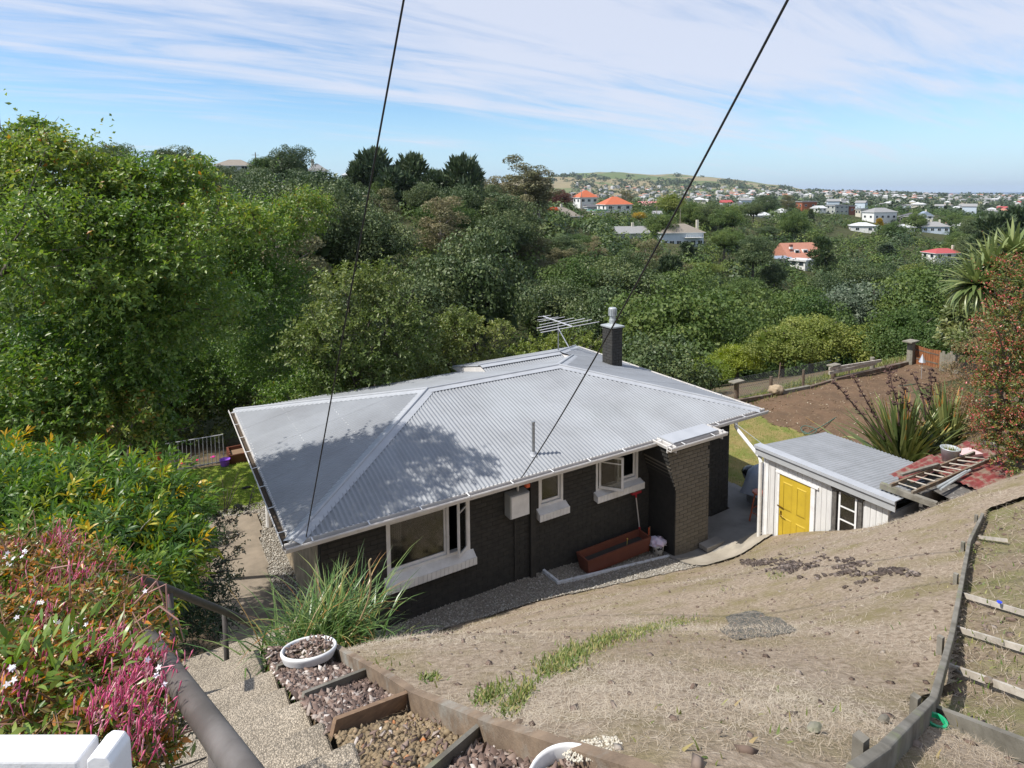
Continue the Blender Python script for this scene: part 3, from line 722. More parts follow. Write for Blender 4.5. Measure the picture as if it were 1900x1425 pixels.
# roof: main hip
LE, RE, FE, BE = 1.65, 12.70, 9.46, 16.35
RY, RZ = 12.92, 3.32
AXL, AXR = 5.40, 9.10
pf = lambda x, y: EZ + (y - FE) * (RZ - EZ) / (RY - FE)
pb = lambda x, y: EZ + (BE - y) * (RZ - EZ) / (BE - RY)
pl = lambda x, y: EZ + (x - LE) * (RZ - EZ) / (AXL - LE)
pr = lambda x, y: EZ + (RE - x) * (RZ - EZ) / (RE - AXR)
def ffront(u):
    x = LE + u
    if x < AXL: return (0, (x - LE) / (AXL - LE) * (RY - FE))
    if x <= AXR: return (0, RY - FE)
    return (0, (RE - x) / (RE - AXR) * (RY - FE))
roof = MB()
# dark under-roof skin keeps the inside of the house closed
roof.add([(LE, FE, EZ - .03), (RE, FE, EZ - .03), (AXR, RY, RZ - .03), (AXL, RY, RZ - .03), (LE, BE, EZ - .03), (RE, 17.0, EZ - .03), (7.9, BE, EZ - .03), (7.9, 17.0, EZ - .03), (10.65, 15.1, 2.95), (7.9, 15.1, 2.95), (11.0, 14.85, 2.86), (7.9, 14.72, 2.86)],
         [(0, 1, 2, 3), (0, 3, 4), (3, 2, 10, 11, 6, 4), (2, 1, 5, 8, 10), (8, 5, 7, 9), (8, 9, 11, 10), (6, 11, 9, 7)])
roof.add([(LE + .02, FE + .02, EZ - .1), (RE - .02, FE + .02, EZ - .1), (RE - .02, 16.95, EZ - .1), (LE + .02, BE - .02, EZ - .1)], [(3, 2, 1, 0)])
roofo = roof.build('roof', m_offwhite, house)
def rfrom(y0): return lambda v: v
corr_face('roofing_sheet', (LE, FE, 0), (RE, FE, 0), ffront, pf, m_roof, roofo, inward=(0, 1, 0))
def fleft(u):
    y = BE - u
    return (0, (AXL - LE) * (1 - abs(y - RY) / ((RY - FE) if y < RY else (BE - RY))))
corr_face('roofing_sheet', (LE, BE, 0), (LE, FE, 0), fleft, pl, m_roof, roofo, inward=(1, 0, 0))
def fback(u):
    x = RE - u
    if x > 11.0: return None
    top = BE - RY
    hi = top if (AXL <= x <= AXR) else ((x - LE) / (AXL - LE) * top if x < AXL else (1 - (x - AXR) / 1.9 * (1.93 / top)) * top)
    lo = (BE - 14.72) if x > 7.9 else 0
    return (lo, max(hi, lo + 0.01))
corr_face('roofing_sheet', (RE, BE, 0), (LE, BE, 0), fback, pb, m_roof, roofo, inward=(0, -1, 0))
def fright(u):
    y = FE + u
    if y < RY: return (0, (RE - AXR) * (y - FE) / (RY - FE))
    if y < 14.85: return (0, RE - (AXR + (y - RY) / 1.93 * 1.9))
    if y < 15.1: return (0, RE - (11.0 - (y - 14.85) / .25 * .35))
    return (0, RE - (10.65 + (y - 15.1) / 1.9 * 2.05))
corr_face('roofing_sheet', (RE, FE, 0), (RE, 17.0, 0), fright, pr, m_roof, roofo, inward=(-1, 0, 0))
wz = lambda x, y: 2.5 + (17.0 - y) * (2.97 - 2.5) / 1.9
corr_face('roofing_sheet', (RE, 17.0, 0), (7.9, 17.0, 0), lambda u: (0, min(1.9, (u) / 2.05 * 1.9)), wz, m_roof, roofo, inward=(0, -1, 0))
wz2 = lambda x, y: 2.97 - (15.1 - y) * 0.25
corr_face('roofing_sheet', (7.9, 14.72, 0), (10.65, 14.72, 0), lambda u: (0, 0.38), wz2, m_roof, roofo, inward=(0, 1, 0))
scr = MB()
for (fn_, A_, e_, inw_, zp_, Ln_) in ((ffront, Vector((LE, FE, 0)), Vector((1, 0, 0)), Vector((0, 1, 0)), pf, RE - LE), (fleft, Vector((LE, BE, 0)), Vector((0, -1, 0)), Vector((1, 0, 0)), pl, BE - FE), (fright, Vector((RE, FE, 0)), Vector((0, 1, 0)), Vector((-1, 0, 0)), pr, 17.0 - FE)):
    u = 0.038
    while u < Ln_:
        a_, b_ = fn_(u)
        for v_ in (a_ + .05, a_ + .95, a_ + 1.85, a_ + 2.75):
            if v_ < b_ - .08:
                p_ = A_ + e_ * (u + .038 * 1) + inw_ * v_; z_ = zp_(p_.x, p_.y) + .019
                scr.add([(p_.x - .009, p_.y, z_), (p_.x, p_.y - .009, z_), (p_.x + .009, p_.y, z_), (p_.x, p_.y + .009, z_), (p_.x, p_.y, z_ + .006)], [(0, 1, 4), (1, 2, 4), (2, 3, 4), (3, 0, 4)])
        u += .152
scr.build('roof_screws', m_flue, roofo)['kind'] = 'stuff'
def capline(p, q, w=0.17, name='ridge_cap', mat=None, r=0.028):
    """folded flashing: two sloping wings and a roll on top"""
    p, q = Vector(p), Vector(q); d = (q - p).normalized(); sd_ = d.cross(Vector((0, 0, 1))).normalized(); b = MB()
    lift = Vector((0, 0, 0.03)); dn = Vector((0, 0, -0.24 * w + 0.024))
    b.add([p - sd_ * w + dn, p + lift, p + sd_ * w + dn, q - sd_ * w + dn, q + lift, q + sd_ * w + dn], [(1, 0, 3, 4), (2, 1, 4, 5)])
    b.tube([p + lift, q + lift], r, 8)
    return b.build(name, mat or m_cap, roofo)
capline((AXL, RY, RZ + .01), (AXR, RY, RZ + .01))
capline((LE + .03, FE + .03, EZ + .012), (AXL, RY, RZ + .012))
capline((LE + .03, BE - .03, EZ + .012), (AXL, RY, RZ + .012))
capline((AXR, RY, RZ + .012), (RE - .03, FE + .03, EZ + .012))
capline((AXR, RY, RZ + .012), (11.0, 14.85, 2.89))
capline((7.9, 15.1, 2.99), (10.65, 15.1, 2.99)); capline((10.65, 15.1, 2.99), (RE - .03, 16.97, 2.515))
# gutters with dark troughs, brackets, fascia
def gutter(p, q, out, name='gutter', mat=m_offwhite):
    p, q, out = Vector(p), Vector(q), Vector(out); b = MB()
    prof = [(0.0, 0.0), (0.0, -0.085), (0.105, -0.085), (0.125, -0.02), (0.118, 0.0), (0.108, 0.0), (0.098, -0.075), (0.008, -0.075), (0.008, 0.0)]
    vs = [e + out * a_ + Vector((0, 0, z)) for e in (p, q) for a_, z in prof]; n = len(prof)
    b.add(vs, [(i, (i + 1) % n, n + (i + 1) % n, n + i) for i in range(n)] + [tuple(range(n)), tuple(range(2 * n - 1, n - 1, -1))])
    g_ = b.build(name, mat, house)
    c = MB(); c.add([p + out * .01 + Vector((0, 0, -.055)), p + out * .1 + Vector((0, 0, -.055)), q + out * .1 + Vector((0, 0, -.055)), q + out * .01 + Vector((0, 0, -.055))], [(0, 1, 2, 3)])
    c.build('gutter_silt', m_gutdirt, g_)
    L_ = (q - p).length; d = (q - p).normalized(); k = 0.4
    while k < L_:
        c = MB(); e = p + d * k; c.bar(e + Vector((0, 0, 0.012)), e + out * .122 + Vector((0, 0, 0.006)), 0.02, 0.006); c.build('gutter_bracket', m_white, g_); k += 0.9
    f = MB(); f.bar(p - out * .012 + Vector((0, 0, -.065)), q - out * .012 + Vector((0, 0, -.065)), 0.022, 0.15); f.build('fascia', m_offwhite, house)
    return g_
gz = EZ + 0.005
gutter((LE - .09, FE, gz), (9.22, FE, gz), (0, -1, 0)); gutter((10.68, FE, gz), (RE + .13, FE, gz), (0, -1, 0))
gutter((LE, FE - .0, gz), (LE, BE + .1, gz), (-1, 0, 0)); gutter((RE, FE, gz), (RE, 17.0, gz), (1, 0, 0))

# walls: backing panels with openings, bricks in front
WIN = [(3.32, 4.95, 1.12, 2.33), (6.50, 7.10, 1.50, 2.33), (7.96, 9.15, 1.46, 2.33)]
wall = MB()
def zg(x): return float(znf(x, 9.9)) - 0.15
xs_ = [X0] + [v for w in WIN for v in w[:2]] + [X1]
for i in range(0, len(xs_), 2): wall.box(xs_[i], xs_[i + 1], Y0 - .012, Y0 + .2, -0.4, 2.44)
for w in WIN:
    wall.box(w[0], w[1], Y0 - .012, Y0 + .2, -0.4, w[2]); wall.box(w[0], w[1], Y0 - .012, Y0 + .2, w[3], 2.44)
fw = wall.build('wall', m_mortar, house)
w2 = MB(); w2.box(X1 - .2, X1, Y0 + .205, 16.3, -0.4, 2.44); w2.build('wall', m_mortar, house)
w3 = MB(); w3.box(X0, X0 + .2, Y0 + .205, Y1, -0.4, 2.44); w3.build('wall', m_plaster, house)
w4 = MB(); w4.box(X0 + .2, X1 - .2, Y1 - .2, Y1, -0.4, 2.44); w4.build('wall', m_mortar, house)
w5 = MB(); w5.box(X0 + .21, X1 - .21, Y0 + .21, Y1 - .21, 0.2, 0.32); w5.build('floor', m_room, house)
w6 = MB(); w6.box(X0 + .21, X1 - .21, 12.6, 12.7, 0.32, 2.4); w6.box(5.4, 5.5, Y0 + .21, 12.6, 0.32, 2.4); w6.build('partition', m_room, house)
# bricks: one mesh per length, placed in courses; 300 parts, the rest joined
def brick_mesh(L_, name='brick', h=0.076, d=0.05):
    b = MB(); b.bevbox(0, L_, 0, d, 0, h, 0.004)
    me = bpy.data.meshes.new(name); me.from_pydata(b.v, [], b.f); me.update(); me.materials.append(m_brick); return me
bm_full = brick_mesh(0.23); bm_half = brick_mesh(0.11)
CH = 0.086
m_brick_lit = M('stack_brick_lit', (0.115, 0.102, 0.083), (0.145, 0.13, 0.107), 7, rough=0.7, bump=0.3, bscale=60, bdist=0.004, spec=0.3, obj_rand=0.1)  # lighter copy of the wall brick, the stack's stronger light painted into it
def course_bricks(u0, u1, holes, z, k):
    """list of (start, length) of the bricks of one course between u0 and u1"""
    out = []; u = u0 - (0.12 if k % 2 else 0.0)
    while u < u1:
        a_, b_ = max(u, u0), min(u + 0.23, u1)
        segs = [(a_, b_)]
        for (h0, h1, z0, z1) in holes:
            if z + 0.08 > z0 and z < z1:
                ns = []
                for s0, s1 in segs:
                    if s1 <= h0 or s0 >= h1: ns.append((s0, s1))
                    else:
                        if s0 < h0 - .02: ns.append((s0, h0))
                        if s1 > h1 + .02: ns.append((h1, s1))
                segs = ns
        out += [(s0, s1 - s0) for s0, s1 in segs if s1 - s0 > 0.03]
        u += 0.24
    return out
# chimney-breast (fireplace stack) on the front wall
SX0, SX1, SY = 9.42, 10.52, 9.12
stack = MB(); 
stack.box(9.56, SX1 - .006, SY + .008, Y0 - .02, -0.3, 2.42)
for k in range(10): stack.box(9.20 + .03 * k + .008, 9.56, SY + .0081 + .0002 * k, Y0 - .02, (-.3 if k == 9 else 2.42 - (k + 1) * .1), 2.42 - k * .1)
# sloping shoulder on the left: a second leaf that narrows upwards
stk = stack.build('fireplace_stack', m_mortar, house)
cnt = 0
nst = int(2.42 / CH) + 2
lefts = lambda z: 9.20 + 0.30 * min(1, max(0, (2.42 - z) / 1.0))
for k in range(nst):
    z = -0.10 + k * CH
    if z > 2.36: break
    lx = lefts(z + .04)
    for (s0, ln) in course_bricks(lx, SX1, [], z, k):
        if ln < 0.05: continue
        me = bm_full if ln > 0.2 else bm_half
        o = bpy.data.objects.new('brick', me); COL.objects.link(o); o.parent = stk
        o.location = Vector((s0, SY + random.uniform(-.001, .001), z)) - setloc(house); o.scale = (ln / (0.23 if me is bm_full else 0.11), 1, 1); cnt += 1
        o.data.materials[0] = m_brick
        o.material_slots[0].link = 'OBJECT'; o.material_slots[0].material = m_brick_lit
    # left return of the stack
    b = MB(); b.box(lx, 9.5, SY + .052, Y0 - .02, z, z + .076); o = b.build('brick', m_brick_lit, stk); cnt += 1
    b = MB(); b.box(SX1 - .03, SX1, SY + .052, Y0 - .02, z, z + .076); o = b.build('brick', m_brick_lit, stk); cnt += 1
allb = []
for k in range(32):
    z = -0.18 + k * CH
    if z + .076 > 2.44: break
    for (s0, ln) in course_bricks(X0, X1, WIN + [(SX0 + .12, SX1 + .01, -1, 3)], z, k):
        if z + .07 < zg(s0): continue
        allb.append((s0, ln, z))
allb.sort(key=lambda b: -1.0 * (b[2] * 2 - abs(b[0] - 6.5) * 0.3))
rest = MB(); npart = 0
for (s0, ln, z) in allb:
    if npart < max(0, 300 - cnt) and ln > 0.1:
        me = bm_full if ln > 0.2 else bm_half
        o = bpy.data.objects.new('brick', me); COL.objects.link(o); o.parent = fw
        o.location = Vector((s0, Y0 - .02 + random.uniform(-.001, .001), z)) - setloc(house); o.scale = (ln / (0.23 if me is bm_full else 0.11), 1, 1); npart += 1
    else:
        j = random.uniform(-.001, .001); rest.bevbox(s0, s0 + ln, Y0 - .02 + j, Y0 + .03, z, z + .076, 0.004)
o = rest.build('brickwork', m_brick, house); o['kind'] = 'stuff'
# slab roof over the stack
b = MB(); b.box(9.27, 10.64, 9.00, 9.43, 2.555, 2.585); 
sl = b.build('stack_roof', m_cap, house)
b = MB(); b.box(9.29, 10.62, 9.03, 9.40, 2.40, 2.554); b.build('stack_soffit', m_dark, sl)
gutter((9.10, 9.0, 2.54), (10.82, 9.0, 2.54), (0, -1, 0)); gutter((9.24, 8.90, 2.54), (9.24, 9.45, 2.54), (-1, 0, 0)); gutter((10.68, 8.9, 2.54), (10.68, 9.45, 2.54), (1, 0, 0))
# dark service pipe / wall pilaster between window 1 and 2 and the back chimney
b = MB(); b.box(6.26, 6.38, Y0 - .10, Y0 - .02, 0.05, 2.42); b.build('boxed_pipe', m_brick, house)
b = MB(); b.tube([(5.92, Y0 - .05, 1.72), (5.92, Y0 - .05, 0.2)], 0.018, 8); b.build('conduit', m_brick, house)

# windows
def window(x0, x1, z0, z1, sillz, split=None, transom=None, lab=None, blind=False):
    f = MB(); t = 0.055; y = Y0 + .05
    f.box(x0, x0 + t, y - .07, y + .03, z0, z1); f.box(x1 - t, x1, y - .07, y + .03, z0, z1); f.box(x0 + t, x1 - t, y - .069, y + .03, z1 - t, z1); f.box(x0 + t, x1 - t, y - .069, y + .03, z0, z0 + .06)
    w = f.build('window', m_white, house)
    if lab: w['label'] = lab
    # deep white sill: sloping top and a soldier course of bricks along the nose
    s = MB(); nose = Y0 - .16; hz = 0.13
    s.add([(x0 - .06, Y0 + .0, z0 + .02), (x1 + .06, Y0 + .0, z0 + .02), (x1 + .06, nose, sillz + hz), (x0 - .06, nose, sillz + hz), (x0 - .06, Y0 + .0, sillz), (x1 + .06, Y0 + .0, sillz), (x1 + .06, nose, sillz), (x0 - .06, nose, sillz)],
          [(3, 2, 1, 0), (4, 5, 6, 7), (0, 4, 7, 3), (1, 2, 6, 5), (3, 7, 6, 2), (1, 5, 4, 0)])
    so_ = s.build('sill', m_white, w)
    xx = x0 - .07
    nb = int(round((x1 - x0 + .14) / 0.086)); stp = (x1 - x0 + .14) / nb
    q = MB()
    for i in range(nb): q.bevbox(xx + i * stp + .003, xx + (i + 1) * stp - .003, nose - .012, nose + .02, sillz - .005, sillz + hz + .008, .004)
    q.build('sill_brick', m_white, w)['kind'] = 'stuff'
    return w
w1 = window(*WIN[0], 0.90, lab='wide front window with an open casement')
def sash(x0, x1, z0, z1, y, parent, bars=(), th=0.04, open_=0.0, hinge='r', vb=()):
    b = MB(); d = 0.035
    b.box(x0, x0 + th, y, y + d, z0, z1); b.box(x1 - th, x1, y, y + d, z0, z1); b.box(x0 + th, x1 - th, y + .001, y + d, z0, z0 + th * 1.3); b.box(x0 + th, x1 - th, y + .001, y + d, z1 - th, z1)
    for z in bars: b.box(x0 + th, x1 - th, y + .003, y + d - .003, z - .012, z + .012)
    g_ = MB(); g_.box(x0 + th * .6, x1 - th * .6, y + .014, y + .019, z0 + th * .6, z1 - th * .6)
    if open_:
        hx = x1 if hinge == 'r' else x0
        Rm = Matrix.Rotation(open_, 3, 'Z'); c = Vector((hx, y, 0))
        for mb_ in (b, g_): mb_.v = [tuple(c + Rm @ (Vector(v) - c)) for v in mb_.v]
    s_ = b.build('sash', m_white, parent); 
    g2 = g_.build('pane', m_glass, parent)
    return s_
sash(3.375, 4.47, 1.18, 2.28, Y0 + .03, w1, bars=(2.05,), th=0.035)
b = MB(); b.box(4.47, 4.52, Y0 - .02, Y0 + .08, 1.18, 2.28); b.build('mullion', m_white, w1)
sash(4.53, 4.895, 1.18, 2.28, Y0 - .03, w1, bars=(2.02,), th=0.045, open_=R(38), hinge='r')
b = MB(); 
for i in range(14):
    x = 3.40 + i * .018; b.box(x, x + .018, Y0 + .12 + .012 * (i % 2), Y0 + .125 + .012 * (i % 2), 1.15, 2.30)
b.build('curtain', m_curtain, w1)
w2_ = window(*WIN[1], 1.30, lab='narrow front window with a drawn blind')
sash(6.56, 7.04, 1.57, 2.27, Y0 + .02, w2_)
b = MB(); b.box(6.53, 7.07, Y0 + .10, Y0 + .105, 1.55, 2.3); b.build('blind', m_blind, w2_)
w3_ = window(*WIN[2], 1.29, lab='front window beside the fireplace stack with its casement swung open')
sash(8.60, 9.09, 1.53, 2.27, Y0 + .03, w3_)
b = MB(); b.box(8.55, 8.60, Y0 - .02, Y0 + .07, 1.52, 2.28); b.build('mullion', m_white, w3_)
sash(8.03, 8.55, 1.53, 2.27, Y0 - .03, w3_, bars=(2.12,), th=0.045, open_=R(-50), hinge='l')
b = MB(); b.box(8.62, 9.08, Y0 + .10, Y0 + .105, 1.50, 2.3); b.build('blind', m_dark, w3_)

# chimney at the back right with cowl
ch = MB(); cx0, cx1, cy0, cy1 = 11.56, 11.94, 13.70, 14.13
ch.box(cx0, cx1, cy0, cy1, 2.6, 3.88); cho = ch.build('chimney', m_mortar, house)
for k in range(15):
    z = 2.66 + k * CH
    if z > 3.80: break
    off_ = .12 if k % 2 else 0
    for (u0_, u1_) in ((cx0, cx0 + .24 - off_), (cx0 + .25 - off_, cx1), ):
        b = MB(); b.box(u0_, min(u1_, cx1), cy0 - .012, cy0 + .03, z, z + .076); b.build('brick', m_brick, cho)
    for (u0_, u1_) in ((cy0, cy0 + .24 - off_), (cy0 + .25 - off_, cy1)):
        b = MB(); b.box(cx0 - .012, cx0 + .03, u0_, u1_, z, z + .076); b.build('brick', m_brick, cho)
b = MB(); b.box(cx0 - .05, cx1 + .05, cy0 - .05, cy1 + .05, 3.88, 3.92); b.add([(cx0 - .05, cy0 - .05, 3.921), (cx1 + .05, cy0 - .05, 3.921), (cx1 + .05, cy1 + .05, 3.921), (cx0 - .05, cy1 + .05, 3.921), (11.75, 13.915, 4.0)], [(0, 1, 4), (1, 2, 4), (2, 3, 4), (3, 0, 4)])
b.build('chimney_cap', m_galv, cho)
b = MB(); b.box(cx0 - .03, cx1 + .03, cy0 - .03, cy1 + .03, 2.62, 2.70); b.build('flashing', m_cap, cho)
b = MB(); c_ = (11.75, 13.915, 3.93)
b.lathe(c_, [(0, 0), (.10, 0.0), (.10, .16), (.085, .17), (.085, .26), (.115, .28), (.115, .50), (.10, .515), (0, .53)], 20)
co = b.build('cowl', m_galv, cho, smooth=False)
for k in range(14):
    a_ = 2 * math.pi * k / 14; b = MB(); b.bar((c_[0] + .12 * math.cos(a_), c_[1] + .12 * math.sin(a_), c_[2] + .29), (c_[0] + .12 * math.cos(a_), c_[1] + .12 * math.sin(a_), c_[2] + .48), .03, .012, up=(math.cos(a_), math.sin(a_), 0)); b.build('louvre', m_galv, cho)
# roof vent pipe, little bent wire hook
b = MB(); b.tube([(6.41, 9.98, 2.55), (6.41, 9.98, 3.28)], .033, 12); b.tube([(6.41, 9.98, 3.28), (6.41, 9.98, 3.31)], [.04, .036], 12); b.build('vent_pipe', m_flue, house)
b = MB(); b.lathe((6.41, 9.98, 2.62), [(.1, 0), (.06, .03), (.036, .08)], 14); b.build('vent_flashing', m_cap, house)
p = Vector((9.0, 11.4, pf(9, 11.4))); b = MB(); b.tube([p + Vector((-.5, .9, .2)), p + Vector((-.5, .88, 0.05)), p + Vector((-.25, .5, .03)), p + Vector((.1, 0.1, .03))], .006, 5); b.build('loose_wire', m_flue, house)
# downpipes
b = MB(); b.tube([(2.02, 14.75, 2.42), (2.08, 14.75, 2.2), (2.12, 14.75, 0.1)], .045, 12); b.build('downpipe', m_pipe, house)
b = MB(); b.tube([(2.12, 14.75, 0.62), (2.12, 14.75, 0.02)], .075, 12); b.build('downpipe_collar', m_pipe, house)
b = MB(); b.tube([(11.72, FE - .06, 2.42), (11.72, FE - .06, 2.30), (11.66, 9.25, 2.24), (11.12, 8.28, 2.12), (11.08, 8.22, 2.05), (11.08, 8.22, 0.3)], .04, 12); b.build('downpipe', m_pipe, house)
# meter box, floodlight, cable head
b = MB(); b.bevbox(5.70, 6.14, Y0 - .25, Y0 - .021, 1.60, 2.06, .01); mbx = b.build('meter_box', m_boxg, house)
b = MB(); b.bevbox(5.72, 6.12, Y0 - .265, Y0 - .251, 1.61, 2.045, .006); b.build('meter_box_door', m_white, mbx)
b = MB(); b.tube([(5.95, Y0 - .12, 2.06), (5.95, Y0 - .12, 2.40)], .025, 10); b.build('conduit', m_pipe, house)
b = MB(); 
for q_ in (5.23, 5.38):
    b.tube([(q_, Y0 - .06, 2.26), (q_ - .01, Y0 - .14, 2.22)], [.03, .055], 12)
b.tube([(5.31, Y0 - .02, 2.30), (5.31, Y0 - .06, 2.28)], .04, 10)
fl = b.build('floodlight', m_boxg, house)
for q_ in (5.22, 5.37):
    b = MB(); b.tube([(q_, Y0 - .142, 2.219), (q_, Y0 - .147, 2.217)], .047, 12); b.build('lens', m_white, fl)
m_orange = M('orange_plastic', (0.5, 0.09, 0.03), rough=0.5)
b = MB(); b.box(5.86, 5.94, Y0 - .58, Y0 - .50, 2.33, 2.40); b.build('insulator', m_orange, house)

# ------------------------------------------------------------------ shed
shed = thing('garden_shed', 'white timber shed with yellow door and grey corrugated lean roof', 'shed', (11.15, 5.6, 0.0))
m_plank = M('white_weatherboard', (0.62, 0.615, 0.605), (0.53, 0.525, 0.515), 3, rough=0.55, bump=0.1, bscale=25, bdist=0.003, c3=(0.58, 0.56, 0.52), s3=2.5, lo3=0.62, hi3=0.85, stretch=(4, 4, 0.7), obj_rand=0.05)
DX = 11.15; sy0, sy1 = 5.62, 8.15
b = MB()
DOOR = (7.10, 7.80); WN = (6.10, 6.62, 1.25, 2.10)
b.box(DX + .03, DX + .08, 7.86, sy1, -.1, 2.2); b.box(DX + .03, DX + .08, 6.62, 7.04, -.1, 2.2); b.box(DX + .03, DX + .08, sy0, 6.10, -.1, 2.2); b.box(DX + .03, DX + .08, 6.10, 6.62, -.1, 1.25); b.box(DX + .03, DX + .08, 7.04, 7.86, 1.94, 2.2); b.box(DX + .03, DX + .08, 6.10, 6.62, 2.10, 2.2)
b.box(DX + .03, 13.4, sy1 - .05, sy1, -.1, 2.0); b.box(DX + .081, 13.4, sy0, sy0 + .05, -.1, 2.0); b.box(13.35, 13.4, sy0 + .05, sy1 - .05, -.1, 2.0)
shw = b.build('wall', m_plank, shed)
y = sy0; pw = 0.105
while y < sy1 - .02:
    y2 = min(y + pw, sy1)
    for (z0, z1) in (((-.1, 2.2),) if not (y2 > WN[0] - .02 and y < WN[1] + .02) and not (y2 > DOOR[0] - .03 and y < DOOR[1] + .05) else (((-.1, 1.20), (2.14, 2.2)) if y < 6.9 else ((1.99, 2.2),))):
        q_ = MB(); q_.bevbox(DX + .008, DX + .03, y + .002, y2 - .002, z0, z1, .004); q_.build('plank', m_plank, shw)
    y += pw
b = MB(); b.box(DX - .02, DX + .05, 8.15, 8.19, -.1, 2.22); b.box(DX - .012, DX + .008, 8.07, 8.149, -.1, 2.2); b.build('corner_board', m_white, shed)
# door with raised panels
b = MB(); b.box(DX + .0, DX + .035, DOOR[0], DOOR[1], 0.0, 1.93); dr = b.build('door', m_yellow, shed)
def panel(y0, y1, z0, z1):
    q_ = MB(); e = .025
    q_.add([(DX, y0, z0), (DX, y1, z0), (DX, y1, z1), (DX, y0, z1), (DX - .012, y0 + e, z0 + e), (DX - .012, y1 - e, z0 + e), (DX - .012, y1 - e, z1 - e), (DX - .012, y0 + e, z1 - e)],
            [(0, 4, 5, 1), (1, 5, 6, 2), (2, 6, 7, 3), (3, 7, 4, 0)])
    q_.add([(DX - .004, y0 + e, z0 + e), (DX - .004, y1 - e, z0 + e), (DX - .004, y1 - e, z1 - e), (DX - .004, y0 + e, z1 - e)], [(0, 3, 2, 1)])
    q_.build('panel', m_yellow, dr)
for (a_, c_) in ((DOOR[0] + .09, DOOR[0] + .31), (DOOR[0] + .40, DOOR[1] - .08)):
    panel(a_, c_, 1.20, 1.80); panel(a_, c_, 0.45, 1.03); panel(a_, c_, .12, .35)
b = MB(); b.tube([(DX - .005, DOOR[1] - .05, 1.08), (DX - .06, DOOR[1] - .05, 1.08), (DX - .06, DOOR[1] - .15, 1.07)], .010, 8); b.bar((DX - .006, DOOR[1] - .05, 1.02), (DX - .006, DOOR[1] - .05, 1.14), .035, .008, up=(1, 0, 0)); b.build('handle', m_brass, dr)
b = MB(); b.bar((DX - .01, DOOR[1] + .03, 1.24), (DX - .01, DOOR[1] - .11, 1.22), .03, .02); b.build('latch', m_brass, dr)
b = MB(); b.box(DX - .012, DX + .04, DOOR[0] - .09, DOOR[0] - .002, -.1, 1.99); b.box(DX - .012, DX + .04, DOOR[1] + .002, DOOR[1] + .05, -.1, 1.94); b.box(DX - .03, DX + .035, DOOR[0] - .16, DOOR[1] + .09, 1.945, 1.985); b.build('door_frame', m_white, shed)
m_oldwin = M('weathered_frame', (0.13, 0.12, 0.11), (0.07, 0.065, 0.06), 15, rough=0.9, bump=0.3, c3=(0.4, 0.39, 0.36), s3=10, lo3=0.62, hi3=0.7)
b = MB(); y0_, y1_, z0_, z1_ = WN
b.box(DX - .015, DX + .06, y0_ - .02, y0_ + .05, z0_, z1_); b.box(DX - .015, DX + .06, y1_ - .05, y1_ + .02, z0_, z1_); b.box(DX - .04, DX + .05, y0_ - .05, y1_ + .05, z1_, z1_ + .045); b.box(DX - .05, DX + .05, y0_ - .05, y1_ + .05, z0_ - .05, z0_)
sw = b.build('window', m_oldwin, shed)
b = MB(); a0, a1 = y0_ + .08, y1_ - .09
b.box(DX - .0, DX + .03, a0, a0 + .035, z0_, z1_ - .02); b.box(DX - .0, DX + .03, a1 - .035, a1, z0_, z1_ - .02)
for z in (z0_ + .02, z0_ + .30, z0_ + .56): b.box(DX + .001, DX + .029, a0 + .035, a1 - .035, z - .012, z + .012)
b.build('sash', m_white, sw)
b = MB(); b.box(DX + .012, DX + .016, a0, a1, z0_, z1_ - .02); b.build('pane', m_glass, sw)
b = MB(); b.box(DX + .09, DX + .1, y0_, y1_, z0_, z1_); b.build('backing', m_dark, sw)
# roof: high over the door face, falling to the back
shz = lambda x, y: 2.36 - (x - 11.05) * 0.085
b = MB(); b.add([(11.07, 5.5, 2.33), (13.52, 5.5, 2.12), (13.52, 8.3, 2.12), (11.07, 8.3, 2.33)], [(3, 2, 1, 0)]); shr = b.build('roof', m_dark, shed)
corr_face('roofing_sheet', (11.07, 8.3, 0), (11.07, 5.48, 0), lambda u: (0, 2.47), shz, m_shedroof, shr, inward=(1, 0, 0), pitch=0.076, amp=.009)
b = MB(); b.box(11.03, 11.06, 5.45, 8.33, 2.19, 2.372); b.build('fascia', m_barge, shed)
b = MB(); b.box(11.0, 11.2, 5.44, 8.34, 2.386, 2.402); b.box(10.992, 11.0, 5.44, 8.34, 2.34, 2.402); b.build('roof_flashing', m_cap, shed)
b = MB(); b.tube([(11.72, FE + .2, 2.45), (11.2, 8.25, 2.38)], .006, 5); b.build('wire', m_galv, shed)

# ------------------------------------------------------------------ red lean-to roof
m_red = M('rusty_red_iron', (0.21, 0.035, 0.032), (0.15, 0.036, 0.032), 4, detail=8, rough=0.75, c3=(0.22, 0.16, 0.12), s3=6, lo3=0.47, hi3=0.6)
lean = thing('lean_to', 'low lean-to with rusty red corrugated roof dug into the bank', 'lean-to', (12.3, 4.6, 2.2))
lz = lambda x, y: 2.52 + (x - 12) * 0.03 - (y - 5) * 0.05
b = MB(); b.add([(11.6, 4.35, 2.46), (15.2, 4.35, 2.56), (15.2, 5.75, 2.48), (12.9, 5.95, 2.42), (12.0, 5.4, 2.42)], [(0, 1, 2, 3, 4)]); b.box(11.7, 15.0, 5.3, 5.38, 1.4, 2.42); lr = b.build('roof_frame', m_oldwin, lean)
corr_face('roofing_sheet', (12.25, 4.35, 0), (12.25, 5.85, 0), lambda u: (0.25 * u, 2.35), lz, m_red, lr, inward=(1, 0, 0), pitch=0.10, amp=.012)
corr_face('roofing_sheet', (11.75, 5.5, 0), (11.75, 5.95, 0), lambda u: (0.0, 1.5), lambda x, y: lz(x, y) + .03, m_red, lr, inward=(1, 0, 0), pitch=0.10, amp=.012)
